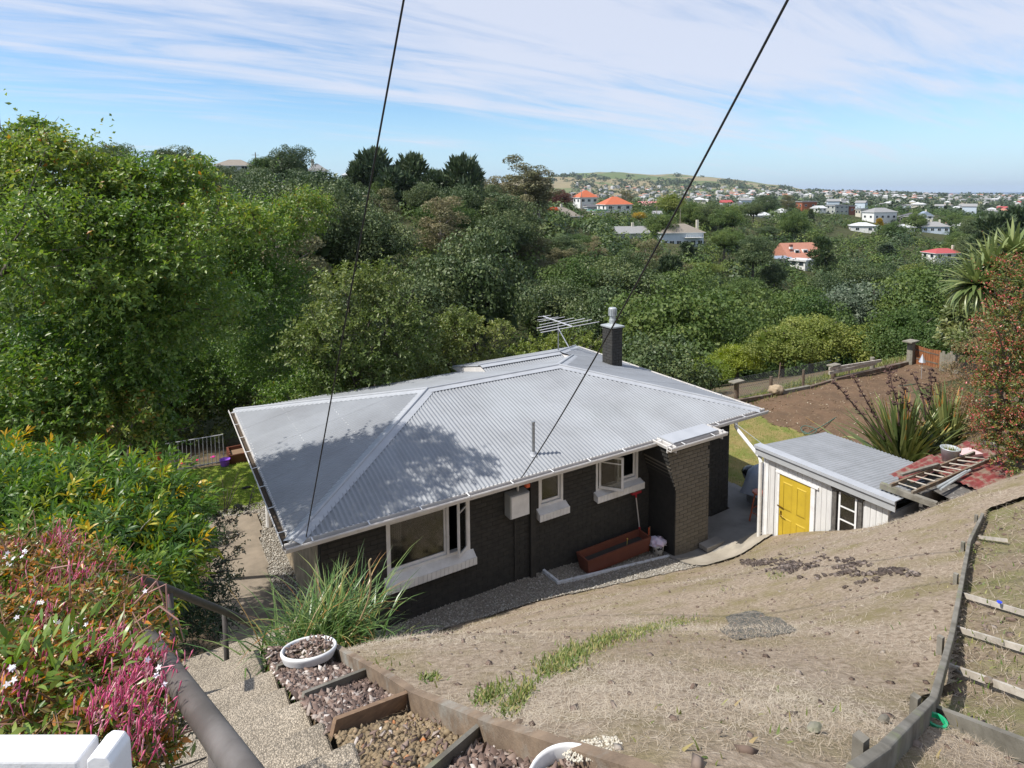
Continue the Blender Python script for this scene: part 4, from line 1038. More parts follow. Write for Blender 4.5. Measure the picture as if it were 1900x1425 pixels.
m_oldwood = M('grey_weathered_wood', (0.235, 0.22, 0.19), (0.13, 0.12, 0.10), 6, detail=9, rough=0.95, bump=0.5, bscale=30, bdist=0.006, spec=0.1, stretch=(1, 1, 1), c3=(0.20, 0.21, 0.13), s3=4, lo3=0.55, hi3=0.7)
# ------------------------------------------------------------------ steps, bed, retaining wall
def aggregate():
    m = bpy.data.materials.new('exposed_aggregate'); m.use_nodes = True; t = m.node_tree; t.nodes.clear()
    o = N(t, 'ShaderNodeOutputMaterial'); p = N(t, 'ShaderNodeBsdfPrincipled'); L(t, p.outputs[0], o.inputs[0]); p.inputs['Roughness'].default_value = .9
    tcn = N(t, 'ShaderNodeTexCoord')
    v = N(t, 'ShaderNodeTexVoronoi'); v.inputs['Scale'].default_value = 150; L(t, tcn.outputs['Object'], v.inputs['Vector'])
    rp = N(t, 'ShaderNodeValToRGB'); e = rp.color_ramp.elements; e[0].position = .12; e[0].color = (.50, .43, .335, 1); e[1].position = .66; e[1].color = (.22, .185, .14, 1)
    L(t, v.outputs['Distance'], rp.inputs[0])
    sc = N(t, 'ShaderNodeSeparateColor'); L(t, v.outputs['Color'], sc.inputs[0])
    mr = N(t, 'ShaderNodeMapRange'); mr.inputs[3].default_value = .6; mr.inputs[4].default_value = 1.25; L(t, sc.outputs[0], mr.inputs[0])
    nn = N(t, 'ShaderNodeTexNoise'); nn.inputs['Scale'].default_value = 3; nn.inputs['Detail'].default_value = 6; L(t, tcn.outputs['Object'], nn.inputs['Vector'])
    m2 = N(t, 'ShaderNodeMapRange'); m2.inputs[1].default_value = .35; m2.inputs[2].default_value = .65; m2.inputs[3].default_value = .82; m2.inputs[4].default_value = 1.12; L(t, nn.outputs[0], m2.inputs[0])
    mm = N(t, 'ShaderNodeMath', operation='MULTIPLY'); L(t, mr.outputs[0], mm.inputs[0]); L(t, m2.outputs[0], mm.inputs[1])
    h = N(t, 'ShaderNodeHueSaturation'); L(t, rp.outputs[0], h.inputs['Color']); L(t, mm.outputs[0], h.inputs['Value']); L(t, h.outputs[0], p.inputs['Base Color'])
    b = N(t, 'ShaderNodeBump'); b.inputs['Strength'].default_value = .8; b.inputs['Distance'].default_value = .006; b.invert = True
    L(t, v.outputs['Distance'], b.inputs['Height']); L(t, b.outputs[0], p.inputs['Normal'])
    return m
m_agg = aggregate()
SXR = 0.56
steps_y = [(4.02, 4.66, 4.46), (3.52, 4.02, 4.72), (3.05, 3.52, 4.97), (2.57, 3.05, 5.24), (2.13, 2.57, 5.50), (1.68, 2.13, 5.76), (1.25, 1.68, 6.0), (.8, 1.25, 6.22), (-.9, .8, 6.38)]
st = thing('steps', 'flight of pale pebbly concrete steps running down beside the pipe handrail', 'steps', (0.1, 2.0, 5.0))
for i, (y0, y1, z) in enumerate(steps_y):
    b = MB(); x0 = -0.42 if i else -0.55
    b.bevbox(x0, SXR + (.012 if i % 2 else 0), y0, y1 + (.03 if i else 0), z - 1.1, z, .012)
    b.build('step', m_agg, st)
# the lower flight drops away to the right behind the landing
for k in range(9):
    b = MB(); b.bevbox(0.0 + k * .02, 1.0 + .02 * k, 4.70 + k * .50, 5.2 + k * .50, 1.6 - k * .2, max(4.2 - k * .44, zn(.7, 4.95 + k * .5) - .02), .012); b.build('step', m_agg, st)
# retaining wall of the bed: concrete, its top follows the slope
m_oldconc = M('retaining_concrete', (0.235, 0.175, 0.125), (0.14, 0.105, 0.078), 7, detail=10, rough=0.95, bump=0.6, bscale=45, bdist=0.008, spec=0.1, c3=(0.27, 0.26, 0.23), s3=3, lo3=0.5, hi3=0.68)
b = MB(); prof = [(0.3, 6.75), (1.03, 6.41), (1.46, 6.14), (1.81, 5.92), (2.56, 5.48), (3.05, 5.24), (4.1, 4.69)]
vs = []
for y, z in prof: vs += [(WALLX, y, z), (WALLX + .038, y, z + .003), (WALLX + .038, y, z - 1.2), (WALLX, y, z - 1.2)]
fs = []
for i in range(len(prof) - 1):
    for k in range(4): fs.append((i * 4 + k, i * 4 + (k + 1) % 4, i * 4 + 4 + (k + 1) % 4, i * 4 + 4 + k))
fs += [(0, 1, 2, 3), (27, 26, 25, 24)]
b.add(vs, fs); o = b.build('retaining_wall', m_oldconc); tag(o, 'thin mossy concrete kerb wall between the bark bed and the dry bank', 'wall')
wallz = lambda y: float(np.interp(y, [p[0] for p in prof], [p[1] for p in prof]))
# bed soil sloping between steps and wall
def bedz(x, y):
    base = np.interp(y, [0.3, 1.65, 2.56, 3.05, 4.1], [6.6, 6.0, 5.50, 5.24, 4.70]); u = np.clip((np.asarray(x) - SXR) / (WALLX - SXR), 0, 1)
    return base - 0.02 + (np.interp(y, [p[0] for p in prof], [p[1] for p in prof]) - 0.085 - base) * u
sheet('bed_soil', [(SXR + .005, 0.3), (WALLX - .005, 0.3), (WALLX - .005, 4.3), (SXR + .005, 4.3)], 0.02, 0, M('bed_soil', (0.21, 0.155, 0.10), (0.13, 0.095, 0.065), 14, rough=1, bump=.9, bscale=50, bdist=.02, spec=.1), disp=.035, dscale=14, zf=bedz)
m_bedclod = leafmat('bed_clods', [(0, (0.17, 0.125, 0.08)), (0.7, (0.25, 0.19, 0.125)), (0.95, (0.30, 0.22, 0.15)), (1, (0.42, 0.16, 0.07))], trans=0, rough=0.95, spec=.1, vary=0)
scatter_stones('soil_clods', [(SXR, 1.6), (WALLX, 1.85), (WALLX, 2.56), (SXR, 2.45)], 1500, 0.004, 0.020, m_bedclod, dz=-.005, zf=bedz, flat=.8, seed=41, zlift=.5)
m_bark2 = leafmat('garden_bark', [(0, (0.075, 0.052, 0.045)), (0.35, (0.14, 0.095, 0.08)), (0.7, (0.22, 0.15, 0.125)), (0.93, (0.30, 0.25, 0.22)), (1, (0.62, 0.56, 0.52))], trans=0, rough=0.8, spec=.25, vary=0)
def chips(name, poly, n, mat, zf, seed, lo=.012, hi=.032, dz=.004):
    """flat irregular bark chips lying at odd angles"""
    r = np.random.default_rng(seed); xs = [p[0] for p in poly]; ys = [p[1] for p in poly]
    P = np.stack([r.uniform(min(xs), max(xs), n * 2), r.uniform(min(ys), max(ys), n * 2)], 1); P = P[inpoly(P[:, 0], P[:, 1], poly)][:n]; n = len(P)
    base = np.array([(-1, -.5, 0), (.7, -.6, 0), (1, .3, 0), (-.4, .6, 0), (-.9, -.4, 1), (.6, -.5, 1), (.9, .25, 1), (-.4, .5, 1)], float)
    s = r.uniform(lo, hi, (n, 1, 1)); V = base[None] * s * np.array([1, .75, .22]) + r.normal(0, .14, (n, 8, 3)) * s * np.array([1, 1, .4])
    for ax in (0, 1, 2):
        a_ = r.uniform(-.6, .6, n) if ax < 2 else r.uniform(0, 6.28, n); c, sn = np.cos(a_)[:, None], np.sin(a_)[:, None]; i, j = [(1, 2), (0, 2), (0, 1)][ax]
        vi, vj = V[..., i].copy(), V[..., j].copy(); V[..., i] = vi * c - vj * sn; V[..., j] = vi * sn + vj * c
    z0 = zf(P[:, 0], P[:, 1]) + dz + r.uniform(0, .014, n)
    V += np.stack([P[:, 0], P[:, 1], z0], 1)[:, None]
    fc = np.array([(3, 2, 1, 0), (4, 5, 6, 7), (0, 1, 5, 4), (1, 2, 6, 5), (2, 3, 7, 6), (3, 0, 4, 7)])
    F = fc[None] + (np.arange(n) * 8)[:, None, None]
    o = link_mesh(name, np_mesh(name, V, F.ravel(), np.full(n * 6, 4), tint=np.repeat(r.random(n), 6)), mat); o['kind'] = 'stuff'; return o
chips('bark_mulch', [(SXR, 2.5), (WALLX, 2.62), (WALLX, 4.3), (SXR, 4.3)], 3000, m_bark2, bedz, 42)
chips('bark_mulch', [(SXR + .04, 0.6), (WALLX, 0.6), (WALLX, 1.85), (SXR + .04, 1.6)], 1300, m_bark2, bedz, 43)
chips('leaf_litter', [(SXR, 1.4), (WALLX, 1.4), (WALLX, 2.4), (SXR, 2.3)], 130, m_bark2, bedz, 44, .006, .02, .02)
m_board = M('garden_board', (0.27, 0.18, 0.115), (0.17, 0.115, 0.08), 8, detail=8, rough=0.9, bump=.4, bscale=40, bdist=.004, spec=.15, stretch=(1, 5, 5))
def plank(name, p, q, w, h, mat, label, cat='board', group=None):
    b = MB(); b.bar(p, q, w, h); return tag(b.build(name, mat), label, cat, group)
bz = lambda x, y, d=0: (x, y, float(bedz(x, y)) + d)
plank('bed_board', bz(SXR + .01, 2.47, .03), bz(WALLX - .005, 2.60, .06), .022, .07, m_board, 'reddish board across the bed between the clods and the bark chips', group='boards across the bed')
plank('bed_board', bz(SXR + .01, 3.12, .02), bz(WALLX - .005, 3.27, .05), .02, .06, m_oldwood, 'grey board half buried in the bark chips, next below the reddish board', group='boards across the bed')
plank('bed_board', bz(SXR + .01, 3.95, .02), bz(WALLX - .005, 4.08, .05), .02, .06, m_oldwood, 'grey board at the bark edge just before the round white pot', group='boards across the bed')
plank('bed_board', bz(SXR + .03, 1.62, .02), bz(WALLX - .005, 1.86, .05), .018, .06, m_oldwood, 'dark thin board between the clods and the bark by the nearest pot', group='boards across the bed')
# pots
def pot(name, label, c, r_, h, tilt=(0, 0), fill=True, seed=1):
    o = thing(name, label, 'pot', c); b = MB()
    b.lathe((0, 0, 0), [(r_ * .90, -h * .5), (r_ * .97, -.02), (r_ * 1.0, -.008), (r_ * 1.0, 0.0), (r_ * .97, .008), (r_ * .93, .008), (r_ * .90, 0.0), (r_ * .87, -.05)], 40)
    s_ = b.build('shell', m_white, o, smooth=True, local=True)
    b = MB(); b.lathe((0, 0, 0), [(r_ * .87, -.035), (r_ * .5, -.02), (0.001, -.015)], 24); f = b.build('soil', m_soil, o, local=True)
    o.rotation_euler = (tilt[0], tilt[1], 0)
    return o
c1 = at_d(573, 1200, 4.05) + Vector((0, 0, -.01)); pot('round_pot', 'white round pot rim filled with bark chips before the grassy clump', c1, .178, .10, tilt=(R(-14), R(6)))
chips('pot_bark', [(c1.x + .15 * math.cos(a_), c1.y + .15 * math.sin(a_)) for a_ in np.linspace(0, 6.28, 16, endpoint=False)], 220, m_bark2, lambda x, y: np.full(np.shape(x), c1.z - .012) + (y - c1.y) * -.22, 45, .008, .022)
c2 = at_d(1063, 1458, 1.62); pot('round_pot', 'white pot rim at the lower edge of the picture beside the kerb wall', c2, .125, .2)
chips('pot_bark', [(c2.x + .10 * math.cos(a_), c2.y + .10 * math.sin(a_)) for a_ in np.linspace(0, 6.28, 16, endpoint=False)], 120, m_bark2, lambda x, y: np.full(np.shape(x), c2.z - .03), 46, .008, .02)
# ------------------------------------------------------------------ handrails
m_rail = M('rail_paint', (0.105, 0.092, 0.084), (0.075, 0.065, 0.058), 8, rough=0.55, bump=.15, bscale=90, bdist=.002, c3=(0.16, 0.145, 0.135), s3=5)
hr = thing('handrail', 'thick grey brown pipe handrail beside the pebbly steps in the foreground', 'handrail', (0.0, 1.2, 6.3))
pA = at_d(489, 1485, .82); pB = at_d(446, 1425, .90); pC = at_d(256, 1163, 1.55)
b = MB(); b.tube([pA + (pA - pB) * 1.5, pA, pB, pC], .0218, 20); b.build('rail', m_rail, hr, smooth=True)
pP = pB.lerp(pC, .13); b = MB(); b.tube([pP + Vector((0, 0, -.015)), pP + Vector((0.0, 0.0, -.75))], .018, 16); b.build('post', m_rail, hr, smooth=True)
pP = pC.lerp(pB, .03); b = MB(); b.tube([pP, pP + Vector((0, 0, -.8))], .021, 16); b.build('post', m_rail, hr, smooth=True)
m_post2 = M('dark_rail', (0.06, 0.05, 0.045), (0.04, 0.035, 0.03), 8, rough=.6)
h2 = thing('handrail', 'darker pipe handrail beyond the landing sloping down to the house path', 'handrail', (0.3, 4.3, 3.8))
q0, q1, q2, q3 = at_d(228, 1075, 3.6), at_d(243, 1066, 3.7), at_d(430, 1140, 4.7), at_d(474, 1163, 5.1)
b = MB(); b.tube([q0, q1, q2, q3, q3 + Vector((.01, 0, -.03))], .024, 14); b.build('rail', m_post2, h2, smooth=True)
for q_ in (q1.lerp(q2, .33), q2 + Vector((-.05, 0, 0.03)), q3): b = MB(); b.tube([q_, q_ + Vector((0, 0, -1.1))], .019, 12); b.build('post', m_post2, h2, smooth=True)
m_gatep = M('gate_paint', (0.74, 0.74, 0.75), (0.66, 0.66, 0.67), 6, detail=10, rough=0.5, bump=0.5, bscale=22, bdist=0.004, c3=(0.33, 0.30, 0.26), s3=16, lo3=0.64, hi3=0.72)
# ------------------------------------------------------------------ white gate
gt = thing('gate', 'white painted timber gate top with a rounded post at the lower left', 'gate', (-.2, 1.0, 6.4))
g0 = at_d(-260, 1384, .90); g1 = at_d(166, 1384, .895); g2 = at_d(202, 1388, .885)
b = MB(); b.bar(g0 + Vector((0, 0, -.045)), g1 + Vector((0, 0, -.045)), .045, .09); ro = b.build('top_rail', m_gatep, gt)
md = ro.modifiers.new('bevel', 'BEVEL'); md.width = .006; md.segments = 3
dgt = (g1 - g0).normalized(); nrm = Vector((-dgt.y, dgt.x, 0)).normalized()
b = MB(); w_ = .036; pts = []
c_ = g2.copy(); 
for (u, z) in [(-w_ * .5, -.7), (w_ * .5, -.7), (w_ * .5, -.004), (w_ * .3, .008), (-w_ * .2, .009), (-w_ * .5, .001)]: pts.append(c_ + dgt * u + Vector((0, 0, z)))
n = len(pts); vs = [p - nrm * .022 for p in pts] + [p + nrm * .022 for p in pts]
b.add(vs, [tuple(range(n)), tuple(range(2 * n - 1, n - 1, -1))] + [((i + 1) % n, i, n + i, n + (i + 1) % n) for i in range(n)]); po = b.build('post', m_gatep, gt)
md = po.modifiers.new('bevel', 'BEVEL'); md.width = .003; md.segments = 2
b = MB(); b.bar(g0 + Vector((0, 0, -.32)) - nrm * .0, g1 + Vector((0, 0, -.32)), .04, .08); b.build('lower_rail', m_gatep, gt)
m_gate2 = m_gatep
cr_ = at_d(165, 1388, .85); 

for k in range(7):
    c0_ = g1 - dgt * (.05 + k * .09); b = MB(); b.bar(c0_ + Vector((0, 0, -.09)) + nrm * .03, c0_ + Vector((0, 0, -.75)) + nrm * .03, .06, .018, up=nrm); b.build('picket', m_gatep, gt)
# ------------------------------------------------------------------ timber edging and battens of the upper bed
ed = thing('timber_edging', 'long grey weathered timber edging climbing along the top of the bank', 'edging', (4.5, 2.0, 4.6))
pe = [(1630 - 60, 1470), (1630, 1425), (1722, 1318), (1757, 1190), (1780, 1065), (1790, 1010), (1815, 958)]
pts = []
for (a_, b_) in pe: 
    h = bank_hit(a_ + 8, b_ + 4); pts.append(h + Vector((0, 0, .03)))
for i in range(len(pts) - 1):
    b = MB(); p_, q_ = pts[i], pts[i + 1]; d = (q_ - p_).normalized(); b.bar(p_ - d * .01, q_ + d * .01, .03, .075); o = b.build('board', m_oldwood, ed); md = o.modifiers.new('bevel', 'BEVEL'); md.width = .005; md.segments = 2
    s_ = d.cross(Vector((0, 0, 1))).normalized(); b = MB(); b.box(-.015, .015, -.015, .015, -.3, .045)
    c_ = p_.lerp(q_, .85) - s_ * .045; b.v = [(v[0] + c_.x, v[1] + c_.y, v[2] + c_.z) for v in b.v]; b.build('peg', m_oldwood, ed)
m_batten = M('bleached_batten', (0.52, 0.48, 0.42), (0.34, 0.30, 0.25), 8, detail=8, rough=.9, bump=.3, bscale=40, bdist=.004, c3=(0.22, 0.2, 0.16), s3=3, lo3=.55, hi3=.7)
bl = [((1785, 1101), (1935, 1145), .02, m_batten, 'bleached batten across the upper bed, the one with a blue scrap on it'),
      ((1772, 1163), (1935, 1212), .022, m_batten, 'bleached batten across the upper bed, second below the blue scrap'),
      ((1757, 1232), (1935, 1297), .022, m_batten, 'bleached batten across the upper bed, just above the thick corner board'),
      ((1735, 1322), (1935, 1400), .034, m_oldwood, 'thick grey board across the upper bed meeting the edging at its corner'),
      ((1800, 993), (1868, 1001), .02, m_batten, 'short thin batten at the far upper end of the bed')]
for (a_, b_, w_, mt_, lb_) in bl:
    p_, q_ = bank_hit(*a_), bank_hit(*b_); tag(MB().bar(p_ + Vector((0, 0, -.01)), q_ + Vector((0, 0, -.01)), w_, .075 if w_ > .03 else .035).build('batten', mt_), lb_, 'batten', 'battens across the upper bed')
m_blue = M('blue_plastic', (0.02, 0.05, 0.6), rough=.4); m_greenp = M('green_plastic', (0.01, 0.30, 0.13), rough=.4)
def blob(name, c, r_, mat, label, cat, n=10, sq=(1, .8, .5)):
    b = MB(); b.lathe((0, 0, 0), [(0.001, -.8 * r_ * sq[2]), (r_ * .8, -.4 * r_ * sq[2]), (r_, .1 * r_), (r_ * .6, .6 * r_ * sq[2] + .0), (0.001, .8 * r_ * sq[2])], n)
    rr = random.Random(hash(name) % 99 + int(c[0] * 10)); b.v = [(c[0] + v[0] * sq[0] * rr.uniform(.85, 1.15), c[1] + v[1] * sq[1] * rr.uniform(.85, 1.15), c[2] + v[2]) for v in b.v]
    return tag(b.build(name, mat), label, cat)
h = bank_hit(1854, 1122); blob('plastic_scrap', h + Vector((0, 0, .02)), .02, m_blue, 'small blue plastic scrap lying on a batten', 'litter')
h = bank_hit(1737, 1343); b = MB(); b.lathe(tuple(h + Vector((0, 0, 0.0))), [(.045, 0), (.04, .02), (.03, .02), (.025, .005)], 14); tag(b.build('plastic_dish', m_greenp), 'green plastic dish lying by the corner of the edging', 'dish')
h = bank_hit(1420, 1148)
b = MB(); h = bank_hit(1640, 1392) 
h = bank_hit(1100, 1385); scatter_stones('pale_gravel', [(h.x + .09 * math.cos(a_), h.y + .07 * math.sin(a_)) for a_ in np.linspace(0, 6.28, 12, endpoint=False)], 420, .003, .006, leafmat('pale_stones', [(0, (.45, .41, .34)), (1, (.58, .54, .46))], trans=0, rough=.9, vary=0), dz=.0, zf=zb, seed=51)
for i, (a_, b_, s_) in enumerate(((1510, 1355, .03), (1590, 1175, .022), (1335, 1362, .012), (960, 1345, .02), (1640, 1338, .03), (1835, 1265, .035), (1815, 1010, .04))):
    h = bank_hit(a_, b_); blob('wood_chunk' if i in (0, 4) else 'stone', h + Vector((0, 0, .008)), s_, m_oldwood if i in (0, 4) else m_stonegrey if 'm_stonegrey' in globals() else m_oldconc, ['dark wood chunk on the dry bank below the edging', 'pale flat stick stub in mid bank', 'small white stone on the near bank', 'grey stone by the kerb wall', 'short dead stick near the green lid', 'pinkish stone lying between two battens', 'pale stone at the top of the upper bed'][i], 'stone' if i not in (0, 4) else 'wood chunk', sq=(1, .6, .6))
# ------------------------------------------------------------------ along the front wall
m_planter = M('planter_paint', (0.155, 0.048, 0.028), (0.12, 0.038, 0.024), 3, rough=.55, bump=.1, bscale=20, bdist=.003)
fz = lambda x, y=9.7: float(znf(x, y)) + .015
pl_ = thing('planter_box', 'long empty terracotta red planter box against the dark wall', 'planter', (8.2, 9.7, fz(8.2)))
pz = fz(7.3) + .01; x0, x1, y0, y1, h = 7.32, 9.05, 9.38, 9.78, .33
bt = MB(); bt.add([(x0 + .06, y0 + .05, pz), (x1 - .06, y0 + .05, pz), (x1 - .06, y1 - .05, pz), (x0 + .06, y1 - .05, pz), (x0, y0, pz + h), (x1, y0, pz + h), (x1, y1, pz + h), (x0, y1, pz + h),
                  (x0 + .035, y0 + .035, pz + h), (x1 - .035, y0 + .035, pz + h), (x1 - .035, y1 - .035, pz + h), (x0 + .035, y1 - .035, pz + h), (x0 + .07, y0 + .07, pz + .12), (x1 - .07, y0 + .07, pz + .12), (x1 - .07, y1 - .07, pz + .12), (x0 + .07, y1 - .07, pz + .12)],
                 [(0, 1, 5, 4), (1, 2, 6, 5), (2, 3, 7, 6), (3, 0, 4, 7), (4, 5, 9, 8), (5, 6, 10, 9), (6, 7, 11, 10), (7, 4, 8, 11), (8, 9, 13, 12), (9, 10, 14, 13), (10, 11, 15, 14), (11, 8, 12, 15), (3, 2, 1, 0)])
bt.build('trough', m_planter, pl_)
b = MB(); b.add([(x0 + .071, y0 + .071, pz + .2), (x1 - .071, y0 + .071, pz + .2), (x1 - .071, y1 - .071, pz + .2), (x0 + .071, y1 - .071, pz + .2)], [(0, 1, 2, 3)]); b.build('soil', m_dark, pl_)
b = MB(); b.tube([(8.55, 9.60, pz + .2), (8.56, 9.60, pz + .33)], .003, 5); b.lathe((8.56, 9.60, pz + .33), [(.001, -.01), (.016, 0), (.001, .01)], 8); tag(b.build('flower', M('flower_yellow', (.8, .7, .1), rough=.6)), 'tiny yellow flower standing in the planter box', 'flower')
# white edging
m_edge = M('white_edging', (0.66, 0.68, 0.72), (0.5, 0.52, 0.55), 12, rough=.6, c3=(.3, .28, .25), s3=9, lo3=.6, hi3=.7)
eg = thing('white_edging', 'low white painted edging boards framing the gravel by the planter', 'edging', (8, 9.4, .1))
for (p_, q_) in (((6.60, 9.92, fz(6.6) + .03), (6.64, 9.47, fz(6.6) + .03)), ((6.60, 9.44, fz(6.6) + .03), (9.40, 9.20, fz(9.3) + .04))):
    b = MB(); b.bar(p_, q_, .055, .07); b.build('board', m_edge, eg)
# mop against the wall
m_redp = M('red_plastic', (0.35, 0.012, 0.03), rough=.4); m_alu = M('aluminium', (0.6, 0.6, 0.62), rough=.35, metal=.6)
mp_ = thing('squeegee_mop', 'red headed mop with silver pole leaning upside down on the wall', 'mop', (9.08, 9.72, fz(9.1)))
t0, t1 = Vector((9.08, 9.70, fz(9.1))), Vector((9.02, 9.86, 1.18)); b = MB(); b.tube([t0, t1], .014, 10); b.build('pole', m_alu, mp_)
b = MB(); b.tube([t0.lerp(t1, .30), t0.lerp(t1, .42)], .02, 10); b.tube([t0.lerp(t1, .93), t1], [.018, .03], 10); b.build('grip', m_redp, mp_)
b = MB(); b.bar(t1 + Vector((-.13, -.01, .03)), t1 + Vector((.13, -.01, .03)), .07, .05); b.build('head', m_redp, mp_); b = MB(); b.bar(t1 + Vector((-.125, -.01, .065)), t1 + Vector((.125, -.01, .065)), .06, .025); b.build('sponge', m_oldwood, mp_)
# paint bucket with rags
bk = thing('paint_bucket', 'white splashed paint bucket stuffed with pale rags by the stack', 'bucket', (9.28, 9.42, fz(9.2)))
b = MB(); b.lathe((9.27, 9.40, fz(9.2)), [(.001, .0), (.10, 0), (.125, .24), (.132, .25), (.132, .265), (.122, .265), (.115, .2), (.001, .2)], 20)
def splash():
    m = M('splashed_white', (0.7, 0.7, 0.68), (0.02, 0.02, 0.02), 9, detail=3, rough=.5, lo=.57, hi=.58); return m
b.build('pail', splash(), bk, smooth=True)
m_rag = M('rag_cloth', (0.52, 0.55, 0.70), (0.66, 0.5, 0.62), 6, rough=.95, bump=.7, bscale=18, bdist=.02)
def lumpy(name, c, rx, ry, rz_, mat, parent=None, amp=.25, fr=3.0, seg=24, local=False, seed=0):
    b = MB(); n = seg
    for i in range(n // 2 + 1):
        th = math.pi * i / (n // 2)
        for k in range(n):
            ph = 2 * math.pi * k / n; d = Vector((math.sin(th) * math.cos(ph), math.sin(th) * math.sin(ph), math.cos(th)))
            s_ = 1 + amp * mnoise.noise(d * fr + Vector((seed, seed * 2.3, 0))) * 2
            b.v.append((c[0] + d.x * rx * s_, c[1] + d.y * ry * s_, c[2] + d.z * rz_ * s_))
    for i in range(n // 2):
        for k in range(n): b.f.append((i * n + k, (i + 1) * n + k, (i + 1) * n + (k + 1) % n, i * n + (k + 1) % n))
    return b.build(name, mat, parent, smooth=True, local=local)
lumpy('rag', (9.27, 9.40, fz(9.2) + .30), .17, .15, .10, m_rag, bk, amp=.35, fr=2.5)
bh = thing('tool_handles', 'orange and wooden tool handles standing behind the paint bucket', 'tools', (9.2, 9.65, fz(9.2)))
for (dx_, c_, mt_) in ((0, 0, m_orange), (.05, .03, m_board)): b = MB(); b.tube([(9.18 + dx_, 9.62, fz(9.2)), (9.24 + dx_, 9.66 + c_, fz(9.2) + .52)], .016, 8); b.build('handle', mt_, bh)
blob('pot_lump', (9.06, 9.58, fz(9.1) + .22), .06, m_board, 'small brown pot at the end of the planter box', 'pot')
# ------------------------------------------------------------------ patio: covered barbecue, stool, lid
m_tarp = M('blue_grey_cover', (0.20, 0.25, 0.34), (0.30, 0.33, 0.38), 3, rough=.55, bump=.3, bscale=5, bdist=.04, c3=(0.12, 0.15, 0.2), s3=2)
bq = thing('covered_barbecue', 'barbecue under a blue grey tarpaulin on the patio by the shed', 'barbecue', (12.55, 9.25, -.03))
_bp = at_z(1412, 930, 0.03); b = MB(); n = 22; cx, cy = _bp.x, _bp.y; ring = []
for k in range(n):
    a_ = 2 * math.pi * k / n; fold = 1 + .12 * math.sin(5 * a_) + .06 * math.sin(9 * a_ + 1)
    ring.append((a_, fold))
lv = [(.05, .98), (.22, .94), (.36, .82), (.44, .55), (.50, .36)]
for (r_, z) in lv:
    for (a_, fo) in ring: rr = r_ * (1 + (fo - 1) * (1.02 - z) * 1.6); b.v.append((cx + rr * 1.15 * math.cos(a_), cy + rr * .8 * math.sin(a_), z + .02 * math.sin(3 * a_)))
for i in range(len(lv) - 1):
    for k in range(n): b.f.append((i * n + k, (i + 1) * n + k, (i + 1) * n + (k + 1) % n, i * n + (k + 1) % n))
b.f.append(tuple(range(n))); b.build('cover', m_tarp, bq, smooth=True)
b = MB(); b.box(cx - .3, cx + .3, cy - .2, cy + .2, .02, .38); b.build('cabinet', m_flue, bq)
b = MB(); b.lathe((cx + .05, cy - .15, .02), [(.001, 0), (.16, 0), (.19, .1), (.19, .3), (.1, .42), (.001, .43)], 18); b.build('gas_bottle', m_galv, bq, smooth=True)
kp = at_z(1394, 912, 0.0)
kb = thing('kettle_barbecue', 'black domed kettle barbecue lid behind the tarpaulin', 'barbecue', tuple(kp))
b = MB(); b.lathe((kp.x, kp.y, .50), [(.25, 0), (.26, .03), (.22, .11), (.13, .17), (.001, .19)], 20); b.lathe((kp.x, kp.y, .3), [(.08, 0), (.2, .07), (.25, .2)], 20); b.build('bowl', M('black_enamel', (0.015, 0.017, 0.02), rough=.25), kb, smooth=True)
for a_ in (0, 2.1, 4.2): b = MB(); b.tube([(kp.x + .12 * math.cos(a_), kp.y + .12 * math.sin(a_), .33), (kp.x + .22 * math.cos(a_), kp.y + .22 * math.sin(a_), 0)], .012, 6); b.build('leg', m_flue, kb)
m_redwood = M('red_stained_wood', (0.42, 0.11, 0.05), (0.33, 0.08, 0.04), 5, rough=.45)
_sp = at_z(1408, 968, 0.03); sx, sy, sz = _sp.x, _sp.y, 0.03
stl = thing('bar_stool', 'tall red brown wooden stool at the corner of the shed', 'stool', (sx, sy, sz))
b = MB(); b.lathe((sx, sy, sz + .70), [(.001, 0), (.15, 0), (.17, .015), (.17, .035), (.15, .045), (.001, .04)], 20); b.build('seat', m_redwood, stl, smooth=True)
lg = [(math.cos(a_), math.sin(a_)) for a_ in (.8, 2.4, 3.9, 5.5)]
for (ca, sa) in lg: b = MB(); b.tube([(sx + .10 * ca, sy + .10 * sa, sz + .70), (sx + .21 * ca, sy + .21 * sa, sz)], [.016, .02], 8); b.build('leg', m_redwood, stl)
for i in range(4):
    (a0, b0), (a1, b1) = lg[i], lg[(i + 1) % 4]; hgt = .22 if i % 2 else .32; rr = .10 + .11 * (1 - hgt / .7)
    b = MB(); b.tube([(sx + rr * a0, sy + rr * b0, sz + hgt), (sx + rr * a1, sy + rr * b1, sz + hgt)], .011, 6); b.build('rung', m_redwood, stl)
b = MB(); b.box(10.98, 11.6, 8.36, 8.62, -.05, .06); tag(b.build('paving_slab', m_conc), 'raised pale concrete slab at the foot of the shed corner', 'slab')
b = MB(); b.box(10.2, 10.75, 8.85, 9.09, -.05, .045); tag(b.build('concrete_plinth', m_concg), 'dark concrete plinth at the foot of the fireplace stack', 'plinth')
